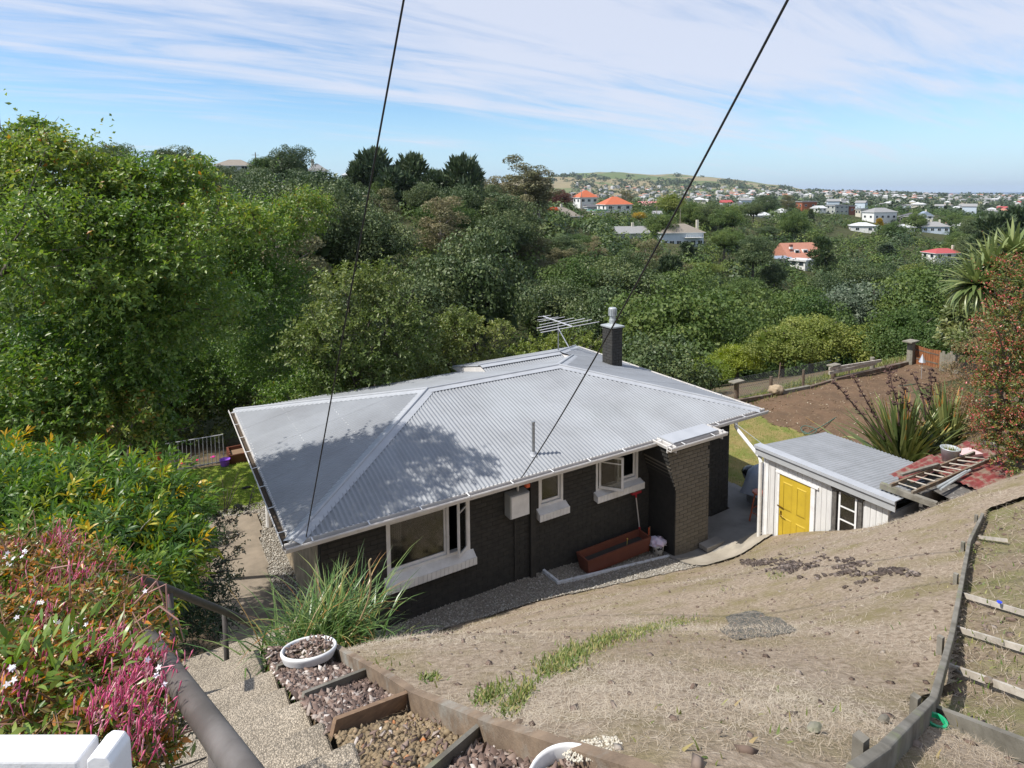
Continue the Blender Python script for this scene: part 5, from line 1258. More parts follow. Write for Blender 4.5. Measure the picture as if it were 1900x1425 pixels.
# ------------------------------------------------------------------ ladder, beam, bucket, pipes on the lean-to
lad = thing('ladder', 'old wooden ladder lying across the red iron roof', 'ladder', (13, 5.3, 2.6))
def onp(px, py, z): return at_z(px, py, z)
l1a, l1b = onp(1652, 901, 2.50), onp(1808, 840, 2.72); l2a, l2b = onp(1692, 915, 2.48), onp(1857, 844, 2.72)
m_ladder = M('ladder_wood', (0.17, 0.115, 0.07), (0.11, 0.08, 0.055), 8, rough=.85, c3=(0.25, 0.23, 0.19), s3=4, lo3=.5, hi3=.65)
for (a_, c_) in ((l1a, l1b), (l2a, l2b)): b = MB(); b.bar(a_, c_, .035, .065); b.build('rail', m_ladder, lad)
for k in range(9):
    t = .08 + k * .098; b = MB(); b.tube([l1a.lerp(l1b, t), l2a.lerp(l2b, t)], .014, 8); b.build('rung', m_batten, lad)
b = MB(); b.bar(onp(1634, 900, 2.44), onp(1738, 937, 2.40), .10, .10); tag(b.build('beam', m_oldwood), 'rotten lichened timber beam in front of the ladder foot', 'beam')
b = MB(); b.bar(onp(1668, 889, 2.42), onp(1760, 918, 2.38), .09, .06); tag(b.build('beam', m_oldwood), 'second grey timber lying between the beam and the red sheets', 'beam')
b = MB(); b.bar(onp(1672, 881, 2.62), onp(1742, 861, 2.68), .05, .04); tag(b.build('loose_plank', m_oldwood), 'narrow grey plank lying on the raised red sheet', 'plank')
b = MB(); b.tube([onp(1740, 904, 2.58), onp(1793, 874, 2.64)], .02, 8); tag(b.build('plastic_pipe', m_galv), 'pale plastic pipe touching the lower ladder rail on the red roof', 'pipe', 'pipes on the red roof')
b = MB(); b.tube([onp(1745, 908, 2.57), onp(1800, 872, 2.63)], .02, 8); tag(b.build('plastic_pipe', m_galv), 'outer pale plastic pipe, further from the ladder on the red roof', 'pipe', 'pipes on the red roof')
pb_ = onp(1762, 856, 2.56); bu = thing('bucket', 'grey plastic bucket with a small plant on the red roof', 'bucket', pb_)
b = MB(); b.lathe((0, 0, 0), [(.001, 0), (.125, 0), (.16, .25), (.17, .26), (.17, .275), (.155, .275), (.14, .22), (.001, .20)], 22); b.build('pail', m_galv, bu, smooth=True, local=True)
P = rng.normal(0, .05, (60, 2)); pln = blades('seedling', P, np.full(60, .2), .14, .015, (.1, 1.1), m_weed, seed=77, kind=None, parent=bu)
b = MB(); c_ = onp(1785, 842, 2.62); b.bar(c_ + Vector((-.25, .1, 0)), c_ + Vector((.3, -.12, .02)), .3, .05); tag(b.build('foam_block', M('pink_foam', (.6, .42, .42), rough=.8)), 'pale pink slab lying behind the grey bucket', 'slab')
# ------------------------------------------------------------------ TV aerial
an = thing('tv_aerial', 'silver television aerial with long rods standing on the back roof', 'aerial', (11.4, 16.6, 2.6))
ax_, ay_ = 11.75, 16.4
def rp_(px, py, D): return at_d(px, py, D)
D0 = rp_(1036, 652, 20.1); mast_t = rp_(1036, 596, 20.1)
b = MB(); b.tube([D0, mast_t], .02, 8); b.build('mast', m_flue, an)
b = MB(); b.tube([rp_(1056, 645, 19.9), rp_(1035, 608, 20.1)], .018, 8); b.build('stay', m_alu, an)
bm0, bm1 = rp_(1008, 587, 20.6), rp_(1062, 606, 19.6); b = MB(); b.tube([bm0, bm1], .025, 8); b.build('boom', m_alu, an)
ends = [((998, 588), (1022, 585)), ((997, 594), (1036, 588)), ((1000, 597), (1048, 588)), ((1001, 603), (1065, 590)), ((996, 609), (1085, 591)), ((1001, 613), (1098, 593)), ((1003, 617), (1112, 597))]
for i, (a_, c_) in enumerate(ends):
    D = 20.6 - i * .16; b = MB(); b.tube([rp_(*a_, D), rp_(*c_, D)], .009 if i < 4 else .012, 6); b.build('rod', m_alu, an)
# ------------------------------------------------------------------ overhead cables
def cable(name, p, q, r_, sag, label):
    pts = []
    for k in range(41):
        t = k / 40; pt = p.lerp(q, t); pt.z -= sag * 4 * t * (1 - t); pts.append(pt)
    b = MB(); b.tube(pts, r_, 8); return tag(b.build(name, m_wire, smooth=True), label, 'cable')
e1 = at_y(568, 996, FE - .14); s1 = at_d(760, -60, 4.2); cable('overhead_cable', e1, s1 + (s1 - e1) * .6, .0085, -.0, 'black overhead cable down to the near left corner of the roof')
e2 = at_y(968, 886, FE - .12); s2 = at_d(1442, -40, 4.2); cable('overhead_cable', e2, s2 + (s2 - e2) * .5, .0095, .33, 'black overhead cable down to the gutter above the meter box')
# ------------------------------------------------------------------ yard fence, posts, rock, hose, palings
m_post = M('dark_post', (0.13, 0.085, 0.06), (0.08, 0.06, 0.045), 6, rough=.9, c3=(0.2, 0.19, 0.15), s3=4)
m_greypost = M('grey_post', (0.24, 0.22, 0.18), (0.15, 0.14, 0.11), 6, rough=.95)
def post(px, pyb, pyt, w, mat, label, cap=False, z=0.0):
    p = at_z(px, pyb, z); D = (p - Vector((0, 0, CAMH))).dot(_fh); h_ = (pyb - pyt) / 1140 * D
    o = thing('fence_post', label, 'post', p, 0, 'posts along the far edge of the yard')
    b = MB(); b.tube([(0, 0, -.2), (0, 0, h_)], w, 10); b.build('shaft', mat, o, local=True)
    if cap: b = MB(); b.bevbox(-.30, .30, -.14, .14, h_, h_ + .05, .01); b.build('cap', m_greypost, o, local=True)
    return o
post(1366, 742, 707, .09, m_post, 'dark post with a flat board on top just beyond the roof corner', True)
post(1546, 703, 677, .09, m_post, 'dark post with a flat board on top half way along the yard edge', True)
post(1430, 728, 697, .06, m_post, 'plain brown post beside the boulder at the yard edge')
post(1490, 716, 685, .05, m_post, 'plain dark post between the boulder and the flat topped post')
post(1618, 684, 662, .09, m_greypost, 'thick grey post left of the paling gate at the yard edge')
post(1575, 692, 674, .03, m_post, 'short thin stake right of the flat topped post')
p = at_z(1442, 725, .0); b = MB(); b.tube([p, p + Vector((.15, 0, 1.1))], .02, 6); tag(b.build('leaning_pole', m_oldconc), 'thin pale pole leaning above the boulder', 'pole')
p = at_z(1440, 730, .0); lumpy('boulder', p + Vector((0, 0, .14)), .34, .26, .2, M('sandstone', (0.36, 0.28, 0.19), (0.26, 0.2, 0.13), 4, rough=.95, bump=.5, bscale=12, bdist=.02), amp=.2, seed=3)
tag(bpy.context.scene.objects['boulder'], 'pale brown boulder lying on the edge of the dug ground', 'rock')
def edgelog(a_, c_, w, mat, label, z=0.05):
    b = MB(); b.bar(at_z(*a_, z), at_z(*c_, z), w, w); tag(b.build('edge_log', mat), label, 'log', 'logs edging the dug ground')
edgelog((1345, 748), (1432, 733), .12, m_post, 'dark log along the dug ground below the first flat topped post')
edgelog((1450, 728), (1502, 718), .14, m_oldwood, 'pale grey log beside the boulder')
edgelog((1502, 719), (1546, 706), .12, m_post, 'dark log between the boulder and the second flat topped post')
edgelog((1548, 705), (1690, 672), .16, m_post, 'long dark log running up to the paling gate')
# wire netting
m_net = M('wire_netting', (0.14, 0.15, 0.15), rough=.6, metal=.3)
nf = thing('wire_fence', 'sagging wire netting fence strung between the yard posts', 'fence', at_z(1440, 722, 0))
pa, pb2, hh = at_z(1345, 745, 0) + Vector((0, .1, 0)), at_z(1546, 702, 0) + Vector((0, .1, 0)), 0.78
b = MB(); n = 62
for k in range(n):
    t0 = k / n; 
    for s_ in (1, -1):
        t1 = t0 + s_ * .10
        if 0 <= t1 <= 1: b.tube([pa.lerp(pb2, t0), pa.lerp(pb2, t1) + Vector((0, 0, hh))], .003, 3, cap=False)
for z in (0.03, hh * .5, hh): b.tube([pa + Vector((0, 0, z)), pb2 + Vector((0, 0, z - .03))], .005, 4)
b.build('netting', m_net, nf)
# far pen: pale rails
pen = thing('timber_pen', 'low pale timber rail frame behind the edge of the dug ground', 'frame', at_z(1600, 690, 0))
for (a_, c_, z) in (((1552, 700), (1640, 681), .35), ((1552, 700), (1640, 681), .12), ((1552, 692), (1650, 676), .5)):
    b = MB(); b.bar(at_z(*a_, z) + Vector((.3, .5, 0)), at_z(*c_, z) + Vector((.3, .5, 0)), .05, .12); b.build('rail', m_batten, pen)
m_paling = M('rust_paling', (0.26, 0.10, 0.035), (0.18, 0.07, 0.03), 6, rough=.85, obj_rand=.15)
pg = thing('paling_gate', 'rusty orange vertical paling gate at the far end of the yard', 'gate', at_z(1720, 678, 0))
p0, p1 = at_z(1697, 672, .1), at_z(1742, 684, .1); hgt = .82
for k in range(11):
    t = k / 10; c_ = p0.lerp(p1, t); b = MB(); b.bar(c_ + Vector((0, 0, -.1)), c_ + Vector((0, 0, hgt - .06 * math.sin(t * 3))), .10, .02, up=(p1 - p0).cross(Vector((0, 0, 1)))); b.build('paling', m_paling, pg)
for z in (.2, .6): b = MB(); b.bar(p0 + Vector((0, .03, z)), p1 + Vector((0, .03, z)), .03, .06); b.build('rail', m_post, pg)
b = MB(); c_ = p0 + Vector((-.15, .1, 0)); b.box(c_.x - .12, c_.x + .12, c_.y - .12, c_.y + .12, c_.z - .3, c_.z + .95); b.box(c_.x - .4, c_.x + .3, c_.y - .2, c_.y + .2, c_.z + .95, c_.z + 1.0); tag(b.build('gate_post', m_greypost), 'square weathered gate post with a board on top left of the palings', 'post')
c_ = at_z(1711, 672, .75); b = MB(); b.lathe(tuple(c_), [(.001, .35), (.13, 0), (.001, 0)], 10); b.tube([c_ + Vector((0, 0, -.7)), c_], .012, 6); tag(b.build('cone_lamp', m_alu), 'small silver cone lamp on a stake before the palings', 'lamp')
fb = thing('dark_fence', 'dark weathered fence right of the paling gate behind the shrubs', 'fence', at_z(1780, 680, .3))
p0, p1 = at_z(1745, 684, .2), at_z(1850, 690, .6)
for k in range(22): 
    c_ = p0.lerp(p1, k / 21); b = MB(); b.bar(c_ + Vector((0, 0, -.2)), c_ + Vector((0, 0, .7 + .08 * math.sin(k * 2.1))), .11, .02, up=(p1 - p0).cross(Vector((0, 0, 1)))); b.build('paling', m_greypost, fb)
# garden hose
def hose_pts(lst, z=.03): return [at_z(a_, b_, z) for a_, b_ in lst]
def spline(pts, n=6):
    out = []
    for i in range(len(pts) - 1):
        p0 = pts[max(i - 1, 0)]; p1 = pts[i]; p2 = pts[i + 1]; p3 = pts[min(i + 2, len(pts) - 1)]
        for k in range(n):
            t = k / n; out.append(0.5 * ((2 * p1) + (p2 - p0) * t + (2 * p0 - 5 * p1 + 4 * p2 - p3) * t * t + (3 * p1 - p0 - 3 * p2 + p3) * t ** 3))
    out.append(pts[-1]); return out
b = MB(); b.tube(spline(hose_pts([(1700, 712), (1650, 722), (1600, 752), (1565, 766), (1530, 788), (1510, 798), (1495, 805), (1486, 795), (1495, 790), (1515, 797), (1505, 806), (1490, 800)])), .014, 6)
tag(b.build('garden_hose', M('hose_green', (0.05, 0.12, 0.09), rough=.5), smooth=True), 'thin green garden hose lying over the dug ground to a coil', 'hose')
# ------------------------------------------------------------------ back left garden
m_railw = M('white_rail_paint', (0.42, 0.42, 0.44), rough=.4)
br = thing('balustrade', 'white metal bar balustrade under the trees beyond the lawn', 'railing', (0.7, 19.5, 0))
p0, p1 = Vector((0.15, 19.45, .02)), Vector((1.62, 19.35, .02)); 
for k in range(15): c_ = p0.lerp(p1, k / 14); b = MB(); b.tube([c_, c_ + Vector((0, 0, .85))], .011, 6); b.build('bar', m_railw, br)
for z in (.05, .85): b = MB(); b.tube([p0 + Vector((0, 0, z)), p1 + Vector((0, 0, z))], .016, 6); b.build('rail', m_railw, br)
b = MB(); b.tube([(-.02, 19.2, -.1), (-.02, 19.2, .85)], .075, 10); tag(b.build('red_post', M('red_post_paint', (0.6, 0.07, 0.03), rough=.6)), 'bright red post standing left of the white balustrade', 'post')
rb = thing('raised_bed', 'rust red framed raised bed at the back of the small lawn', 'raised bed', (2.2, 19.4, 0))
for (x0, x1, y0, y1) in ((1.75, 3.6, 19.2, 19.25), (1.75, 3.6, 19.9, 19.95), (1.75, 1.8, 19.251, 19.899), (2.55, 2.6, 19.251, 19.899)):
    b = MB(); b.box(x0, x1, y0, y1, -.1, .24); b.build('board', m_planter, rb)
b = MB(); b.box(1.81, 3.5, 19.26, 19.89, -.1, .14); b.build('soil', m_board, rb)
b = MB(); b.bar((2.45, 19.3, .28), (2.4, 20.3, .30), .22, .04); tag(b.build('loose_plank', m_batten), 'pale plank lying across the raised bed', 'plank')
b = MB(); b.lathe((1.62, 19.12, 0.0), [(.001, 0), (.1, 0), (.14, .2), (.15, .21), (.12, .2), (.001, .17)], 16); tag(b.build('purple_pot', M('purple_plastic', (0.25, 0.08, 0.55), rough=.5)), 'purple flower pot at the corner of the raised bed', 'pot')
b = MB(); b.tube([(2.30, 17.4, 0), (2.24, 17.55, .62)], .016, 6); tag(b.build('stake', m_post), 'thin dark stake standing in the small lawn', 'stake')
blob('dark_clod', (1.95, 17.3, .03), .09, m_dark, 'dark clod lying on the small lawn', 'clod', sq=(1.4, .7, .4))
for i, (x, c_) in enumerate(((.9, (0.7, .02, .12)), (1.35, (.7, .03, .3)), (.55, (.6, .02, .03)))):
    blob('toy_ball', (x, 19.6, .16), .07, M('toy_colour', c_, rough=.5), ['crimson bundle behind the middle of the balustrade', 'pink toy behind the right of the balustrade', 'red toy behind the left of the balustrade'][i], 'toy')
# ------------------------------------------------------------------ foliage builders
def norm(a): return a / np.maximum(np.linalg.norm(a, axis=-1, keepdims=True), 1e-9)
def leaf_mesh(name, P, D, Nn, ln, wd, tint, fold=0.25, curl=0.0):
    """pointed leaves: base P, direction D, normal Nn; two halves folded at the midrib"""
    n = len(P); D = norm(D); Sd = norm(np.cross(D, Nn)); Nn = norm(np.cross(Sd, D))
    ln = ln[:, None]; wd = wd[:, None]
    tip = P + D * ln - Nn * ln * curl
    mid = P + D * ln * .45
    a = mid + Sd * wd * .5 + Nn * wd * fold; b = mid - Sd * wd * .5 + Nn * wd * fold
    V = np.stack([P, a, tip, b], 1)
    F = np.array([(0, 1, 2), (0, 2, 3)])[None] + (np.arange(n) * 4)[:, None, None]
    return np_mesh(name, V, F.ravel(), np.full(n * 2, 3), tint=np.repeat(tint, 2))
def unit(r, n):
    v = r.normal(size=(n, 3)); return norm(v)
def lobe_twigs(r, lobes, per, upbias=.35, rmin=.0, len_=(.75, 1.12)):
    """twig start, twig end for each lobe; per = twigs per unit of lobe area"""
    A, B, T = [], [], []
    for i, (c, rad) in enumerate(lobes):
        rad3 = np.array(rad if hasattr(rad, '__len__') else (rad, rad, rad * .8), float)
        n = max(6, int(per * (rad3.mean() ** 2)))
        d = unit(r, n); d[:, 2] += upbias; d = norm(d)
        e = d * rad3 * r.uniform(len_[0], len_[1], (n, 1))
        s = e * r.uniform(.35, .6, (n, 1)) - np.array([0, 0, .1]) * rad3[2]
        A.append(np.array(c) + s); B.append(np.array(c) + e); T.append(np.full(n, r.random()))
    return np.concatenate(A), np.concatenate(B), np.concatenate(T)
def twiggy(name, lobes, per, nl, ln, wd, mat, seed=1, parent=None, droop=.2, upbias=.35, tintf=None, twigs=None, twmat=None, long_tips=0, fold=.25, shine=.5, spread=.9, twr=.012):
    r = np.random.default_rng(seed)
    A, B, T = lobe_twigs(r, lobes, per, upbias)
    if long_tips:
        k = r.integers(0, len(A), long_tips); ext = B[k] + (B[k] - A[k]) * r.uniform(.5, 1.2, (long_tips, 1)) + np.array([0, 0, .25])
        A = np.concatenate([A, A[k]]); B = np.concatenate([B, ext]); T = np.concatenate([T, T[k]])
    n = len(A); t = (np.arange(nl) + .5) / nl
    t = t[None] * np.ones((n, 1)) + r.normal(0, .04, (n, nl))
    ax = norm(B - A)
    P = A[:, None] + (B - A)[:, None] * t[..., None]; P[..., 2] -= droop * .3 * (t ** 2)
    ref = norm(np.cross(ax, unit(r, n))); ref2 = np.cross(ax, ref)
    ph = (np.arange(nl) * 2.4)[None] + r.uniform(0, 6.28, (n, 1))
    rad = ref[:, None] * np.cos(ph)[..., None] + ref2[:, None] * np.sin(ph)[..., None]
    Dl = norm(rad * spread + ax[:, None] * .6 + r.normal(0, .25, (n, nl, 3)) - np.array([0, 0, droop]))
    Nn = norm(np.array([0, 0, 1.0]) * shine + rad * .25 + ax[:, None] * .35 + r.normal(0, .45, (n, nl, 3)))
    P = P.reshape(-1, 3); Dl = Dl.reshape(-1, 3); Nn = Nn.reshape(-1, 3); m = len(P)
    L_ = ln * r.uniform(.6, 1.25, m); W_ = wd * r.uniform(.7, 1.25, m)
    tint = np.clip(np.repeat(T, nl) * .45 + r.normal(.28, .16, m), 0, 1) if tintf is None else tintf(r, P, np.repeat(T, nl), np.tile(np.arange(nl) / nl, n))
    off = np.array(setloc(parent)) if parent is not None else 0
    o = link_mesh(name, leaf_mesh(name, P - off, Dl, Nn, L_, W_, tint, fold), mat, parent)
    if twigs:
        k = r.choice(n, min(n, twigs), replace=False); b = MB()
        for i in k:
            a_, c_ = Vector(A[i]), Vector(B[i]); md_ = a_.lerp(c_, .5) + Vector(r.normal(0, .03, 3)); b.tube([a_, md_, c_], [twr, twr * .7, twr * .25], 4, cap=False)
        b.build('twigs', twmat, parent)['kind'] = 'stuff'
    return o
m_bark = M('tree_bark', (0.11, 0.095, 0.075), (0.06, 0.05, 0.04), 8, rough=.95, bump=.5, bscale=20, bdist=.02)
m_barkpale = M('pale_bark', (0.32, 0.29, 0.25), (0.2, 0.17, 0.14), 5, rough=.9)
def limbs(parent, base, lobes, r0, mat=None, fork=.35, seed=1, name='trunk'):
    rr = random.Random(seed); b = MB(); base = Vector(base)
    cen = sum((Vector(c) for c, _ in lobes), Vector()) / len(lobes); f = base.lerp(cen, fork); f.z = base.z + (cen.z - base.z) * fork
    b.tube([base + Vector((0, 0, -.3)), base.lerp(f, .5) + Vector((rr.uniform(-.1, .1), rr.uniform(-.1, .1), 0)), f], [r0 * 1.2, r0, r0 * .8], 10)
    b.build(name, mat or m_bark, parent, smooth=True); b = MB()
    for c, rad in lobes:
        c = Vector(c); m1 = f.lerp(c, .4) + Vector((rr.uniform(-.2, .2), rr.uniform(-.2, .2), rr.uniform(.0, .4)))
        b.tube([f, m1, c], [r0 * .5, r0 * .3, r0 * .1], 7)
        for _ in range(3):
            e = c + Vector((rr.uniform(-1, 1), rr.uniform(-1, 1), rr.uniform(-.2, .9))) * (rad if not hasattr(rad, '__len__') else rad[0]) * .9
            b.tube([m1.lerp(c, .7), m1.lerp(e, .75), e], [r0 * .16, r0 * .09, r0 * .03], 5)
    b.build('limb', mat or m_bark, parent, smooth=True)
def LB(lst): return [(tuple(at_d(px, py, D)), r_) for px, py, D, r_ in lst]

# ------------------------------------------------------------------ trees just behind the house
m_cherry = leafmat('cherry_leaves', [(0, (0.05, 0.11, 0.022)), (0.35, (0.09, 0.175, 0.032)), (0.75, (0.175, 0.25, 0.052)), (0.96, (0.29, 0.29, 0.06)), (1, (0.33, 0.17, 0.04))], trans=.36, rough=.42, spec=.45)
m_mid = leafmat('plum_leaves', [(0, (0.055, 0.10, 0.022)), (0.5, (0.12, 0.165, 0.042)), (1, (0.24, 0.26, 0.08))], trans=.3, rough=.45, spec=.4)
def midtree(label, base, lst, seed, per=120, nl=13, ln=.12, wd=.065, mat=m_mid, name='broadleaf_tree', r0=.14, group=None, **kw):
    lo = LB(lst); c = gxy(*base[:2]); t = thing(name, label, 'tree', (c[0], c[1], base[2]), 0, group)
    twiggy('crown', lo, per, nl, ln, wd, mat, seed, t, twigs=60, twmat=m_bark, **kw); limbs(t, (c[0], c[1], base[2]), lo, r0, seed=seed); return t
# ------------------------------------------------------------------ big cherry trees on the left
ca = thing('cherry_tree', 'big leafy cherry tree filling the far left edge, tips turning orange', 'tree', (-1.7, 12.4, 0.9))
lobA = LB([(20, 335, 10, 1.1), (110, 310, 9.8, .85), (120, 440, 9.4, 1.1), (210, 365, 10, .85), (20, 470, 10.3, .95), (160, 540, 10.2, .9), (60, 250, 10.4, .45)])
lobA2 = LB([(-60, 460, 21, 2.8), (-40, 600, 21, 2.8), (110, 580, 20, 2.5), (20, 730, 19, 2.3), (150, 710, 20, 2.3), (80, 820, 18, 1.6), (-40, 340, 22, 2.2), (230, 620, 20, 2.2), (190, 500, 21, 2.4), (300, 720, 21, 2.0)])
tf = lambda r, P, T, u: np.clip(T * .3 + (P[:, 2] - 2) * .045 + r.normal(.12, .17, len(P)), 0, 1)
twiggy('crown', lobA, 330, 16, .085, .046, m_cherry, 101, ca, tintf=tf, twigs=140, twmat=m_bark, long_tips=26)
limbs(ca, (-4.6, 9.0, 2.4), lobA, .08, seed=4, fork=.85)
ca2 = thing('cherry_tree', 'shadier cherry tree filling the lower far left behind the flowering shrub', 'tree', (-6.0, 24, .5))
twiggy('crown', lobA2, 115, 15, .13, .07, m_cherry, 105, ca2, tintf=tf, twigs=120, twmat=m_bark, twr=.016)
limbs(ca2, (-6.0, 24, .5), lobA2, .14, seed=5, fork=.6)
cb = thing('cherry_tree', 'cherry tree in front of the far left one, long branches reaching towards the roof', 'tree', (-1.0, 13.6, 0.7))
lobB = LB([(290, 350, 10.6, .88), (350, 330, 10.7, .65), (260, 470, 10.2, 1.1), (390, 430, 19, 1.8), (490, 430, 19, 1.5), (570, 390, 19, 1.0), (250, 610, 10.4, 1.15), (360, 570, 10.8, 1.1), (500, 540, 19, 1.6), (400, 520, 19, 1.6), (400, 690, 21, 1.9), (510, 660, 20, 1.5), (540, 740, 18.5, 1.1), (600, 690, 18, 1.0)]) 
lobC = [((-1.6, 10.4, 7.2), .9), ((1.6, 10.9, 7.35), .5), ((-1.2, 13.0, 7.4), .7), ((1.0, 11.4, 7.4), .8), ((-.5, 11.9, 7.4), .95), ((1.9, 11.2, 7.25), .4), ((-1.0, 10.9, 7.3), .9), ((.3, 10.6, 6.9), .7), ((-.6, 10.2, 6.5), .7), ((-.3, 11.1, 7.35), .8), ((-1.6, 12.2, 7.2), .8), ((-.9, 10.4, 7.0), .7), ((.8, 10.8, 7.3), .55)]
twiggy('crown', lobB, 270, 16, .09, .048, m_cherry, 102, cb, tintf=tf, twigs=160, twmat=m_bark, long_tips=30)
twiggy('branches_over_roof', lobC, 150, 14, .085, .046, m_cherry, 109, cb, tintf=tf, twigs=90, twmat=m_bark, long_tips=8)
limbs(cb, (-1.0, 13.6, .7), [lobB[i] for i in (0, 1, 2, 6, 7)], .06, seed=6, fork=.8)
midtree('leafy bush in front of the cherry trunks above the flowering shrub', (150, 10.5, 1.2), [(120, 770, 9.6, .85), (220, 775, 9.9, .75), (295, 800, 10.4, .5), (50, 730, 9.6, 1.0), (180, 700, 10, .85), (280, 725, 10.6, .65), (20, 810, 9, .9), (110, 640, 10.4, .8)], 118, per=300, nl=15, ln=.09, wd=.048, mat=m_cherry, name='bush', r0=.05)
midtree('dark lower tree in the shade behind the cherry limbs', (120, 19, 0), [(40, 700, 15, 1.6), (160, 680, 25, 2.6), (260, 700, 26, 2.4), (80, 790, 12.5, 1.0), (200, 770, 24, 1.8), (330, 640, 27, 2.6), (200, 570, 26, 2.9), (60, 560, 15, 1.8), (320, 500, 27, 2.9), (440, 560, 28, 2.6), (130, 760, 24, 2.0), (460, 650, 27, 2.2)], 115, per=60, ln=.19, wd=.10, mat=leafmat('shade_leaves', [(0, (0.045, 0.085, 0.018)), (1, (0.12, 0.18, 0.035))], trans=.35, rough=.5))
# branches high over the roof corner whose shade dapples the iron
cc_ = LB([(590, 330, 13.2, .35)])

midtree('olive green tree behind the left half of the roof', (660, 19, -1), [(640, 540, 18, 1.2), (700, 520, 18.5, 1.0), (610, 620, 17, 1.2), (720, 590, 18, 1.2), (650, 690, 17, 1.2), (560, 640, 17, .9), (760, 640, 18.5, 1.1), (700, 690, 18, 1.0), (600, 730, 17, .9)], 111, long_tips=10)
midtree('yellowish rounded tree behind the middle of the roof line', (860, 22, -2), [(840, 610, 20.5, 1.0), (880, 630, 21, 1.15), (820, 660, 20, 1.1), (900, 690, 21, 1.1), (850, 600, 21, .8), (780, 690, 20, 1.1), (930, 610, 22, .6)], 112, per=110, long_tips=6)
midtree('bright green low tree right behind the aerial and chimney', (1010, 27, -3.5), [(1010, 650, 25, 1.0), (1060, 640, 26, 1.0), (1090, 640, 26, .9), (970, 660, 25, .8)], 113, per=80, mat=leafmat('lime_leaves', [(0, (0.07, 0.12, 0.02)), (1, (0.2, 0.25, 0.05))], trans=.3, rough=.4))
midtree('dark leafy shrub under the cherry trees by the balustrade', (330, 21, .2), [(280, 770, 20, 1.5), (390, 760, 21, 1.6), (200, 800, 18, 1.4), (480, 750, 22, 1.5), (600, 730, 22, 1.3), (330, 700, 23, 2.0), (440, 680, 24, 2.0)], 114, per=60, ln=.16, wd=.08, mat=m_mid, name='shrub')

# ------------------------------------------------------------------ lanceolate shrub lower left
m_bud = leafmat('shrub_leaves', [(0, (0.05, 0.115, 0.028)), (0.4, (0.13, 0.225, 0.045)), (0.65, (0.27, 0.34, 0.05)), (0.88, (0.50, 0.43, 0.03)), (1, (0.55, 0.32, 0.02))], trans=.38, rough=.4, spec=.4)
def strap_leaves(name, P, D, up, ln, wd, droop, mat, tint, parent=None, seg=3):
    """arching lance-shaped leaves"""
    n = len(P); D = norm(D); V = []; p = P.copy(); d = D.copy(); ws = [0.15, 1.0, .8, .03] if seg == 3 else list(np.linspace(.9, .03, seg + 1))
    Sd = norm(np.cross(D, up))
    for k in range(seg + 1):
        V.append(p - Sd * (wd * ws[k] / 2)[:, None]); V.append(p + Sd * (wd * ws[k] / 2)[:, None])
        p = p + d * (ln / seg)[:, None]; d = norm(d - np.array([0, 0, 1.0]) * droop[:, None])
    V = np.stack(V, 1); m = 2 * (seg + 1)
    F = np.array([(2 * k, 2 * k + 1, 2 * k + 3, 2 * k + 2) for k in range(seg)])[None] + (np.arange(n) * m)[:, None, None]
    off = np.array(setloc(parent)) if parent is not None else 0
    return link_mesh(name, np_mesh(name, V - off, F.ravel(), np.full(n * seg, 4), tint=np.repeat(tint, seg)), mat, parent, True)
def rosettes(name, lobes, per, nl, ln, wd, mat, parent, seed, up=.4, tintf=None, droop=.35, stems=True, stmat=None):
    r = np.random.default_rng(seed); A, B, T = lobe_twigs(r, lobes, per, up, len_=(.55, 1.12)); n = len(A); ax = norm(B - A)
    ref = norm(np.cross(ax, unit(r, n))); r2 = np.cross(ax, ref); ph = (np.arange(nl) * 2.4)[None] + r.uniform(0, 6.28, (n, 1))
    rad = ref[:, None] * np.cos(ph)[..., None] + r2[:, None] * np.sin(ph)[..., None]
    u = (np.arange(nl) / nl)[None, :, None]
    P = B[:, None] - ax[:, None] * (1 - u) * ln * 1.5 + rad * .01
    D = norm(rad * (1.1 - .7 * u) + ax[:, None] * (.25 + .8 * u) + r.normal(0, .15, (n, nl, 3)))
    m = n * nl; tn = (tintf(r, B, T) if tintf else T * .6 + r.normal(.2, .1, n)); tint = np.clip(np.repeat(tn, nl) + r.normal(0, .07, m), 0, 1)
    L_ = ln * r.uniform(.6, 1.2, m) * np.tile(1 - .45 * (np.arange(nl) / nl), n)
    strap_leaves(name, P.reshape(-1, 3), D.reshape(-1, 3), norm(np.repeat(ax, nl, 0) + r.normal(0, .3, (m, 3))), L_, wd * r.uniform(.7, 1.2, m), droop * r.uniform(.4, 1.3, m), mat, tint, parent)
    if stems:
        b = MB()
        for i in r.choice(n, min(n, 160), replace=False): a_, c_ = Vector(A[i]), Vector(B[i]); b.tube([a_, a_.lerp(c_, .5) + Vector((0, 0, .02)), c_], [.008, .006, .003], 4, cap=False)
        b.build('stems', stmat or m_barkpale, parent)
sb = thing('flowering_shrub', 'large shrub of drooping lance leaves, some turned yellow, on the lower left', 'shrub', (-1.2, 5.8, 3.6))
SB = 1.12
lob = LB([(a_, b_, c_ * SB, d_ * SB) for a_, b_, c_, d_ in [(20, 935, 5.7, .72), (150, 930, 5.6, .66), (260, 935, 5.5, .55), (318, 945, 5.4, .38), (-60, 1010, 5.0, .8), (70, 1020, 5.0, .7), (200, 1030, 4.9, .62), (290, 1040, 4.9, .45), (335, 1010, 5.2, .32), (250, 1110, 4.5, .45), (130, 1110, 4.3, .5), (318, 1100, 5.0, .28), (-20, 890, 6.0, .6)]])
rosettes('foliage', lob, 470, 17, .15, .024, m_bud, sb, 121, tintf=lambda r, B, T: np.where(r.random(len(B)) < .13, r.uniform(.68, 1, len(B)), r.normal(.33, .14, len(B))))
b = MB(); c_ = Vector((-1.2, 5.8, 3.4))
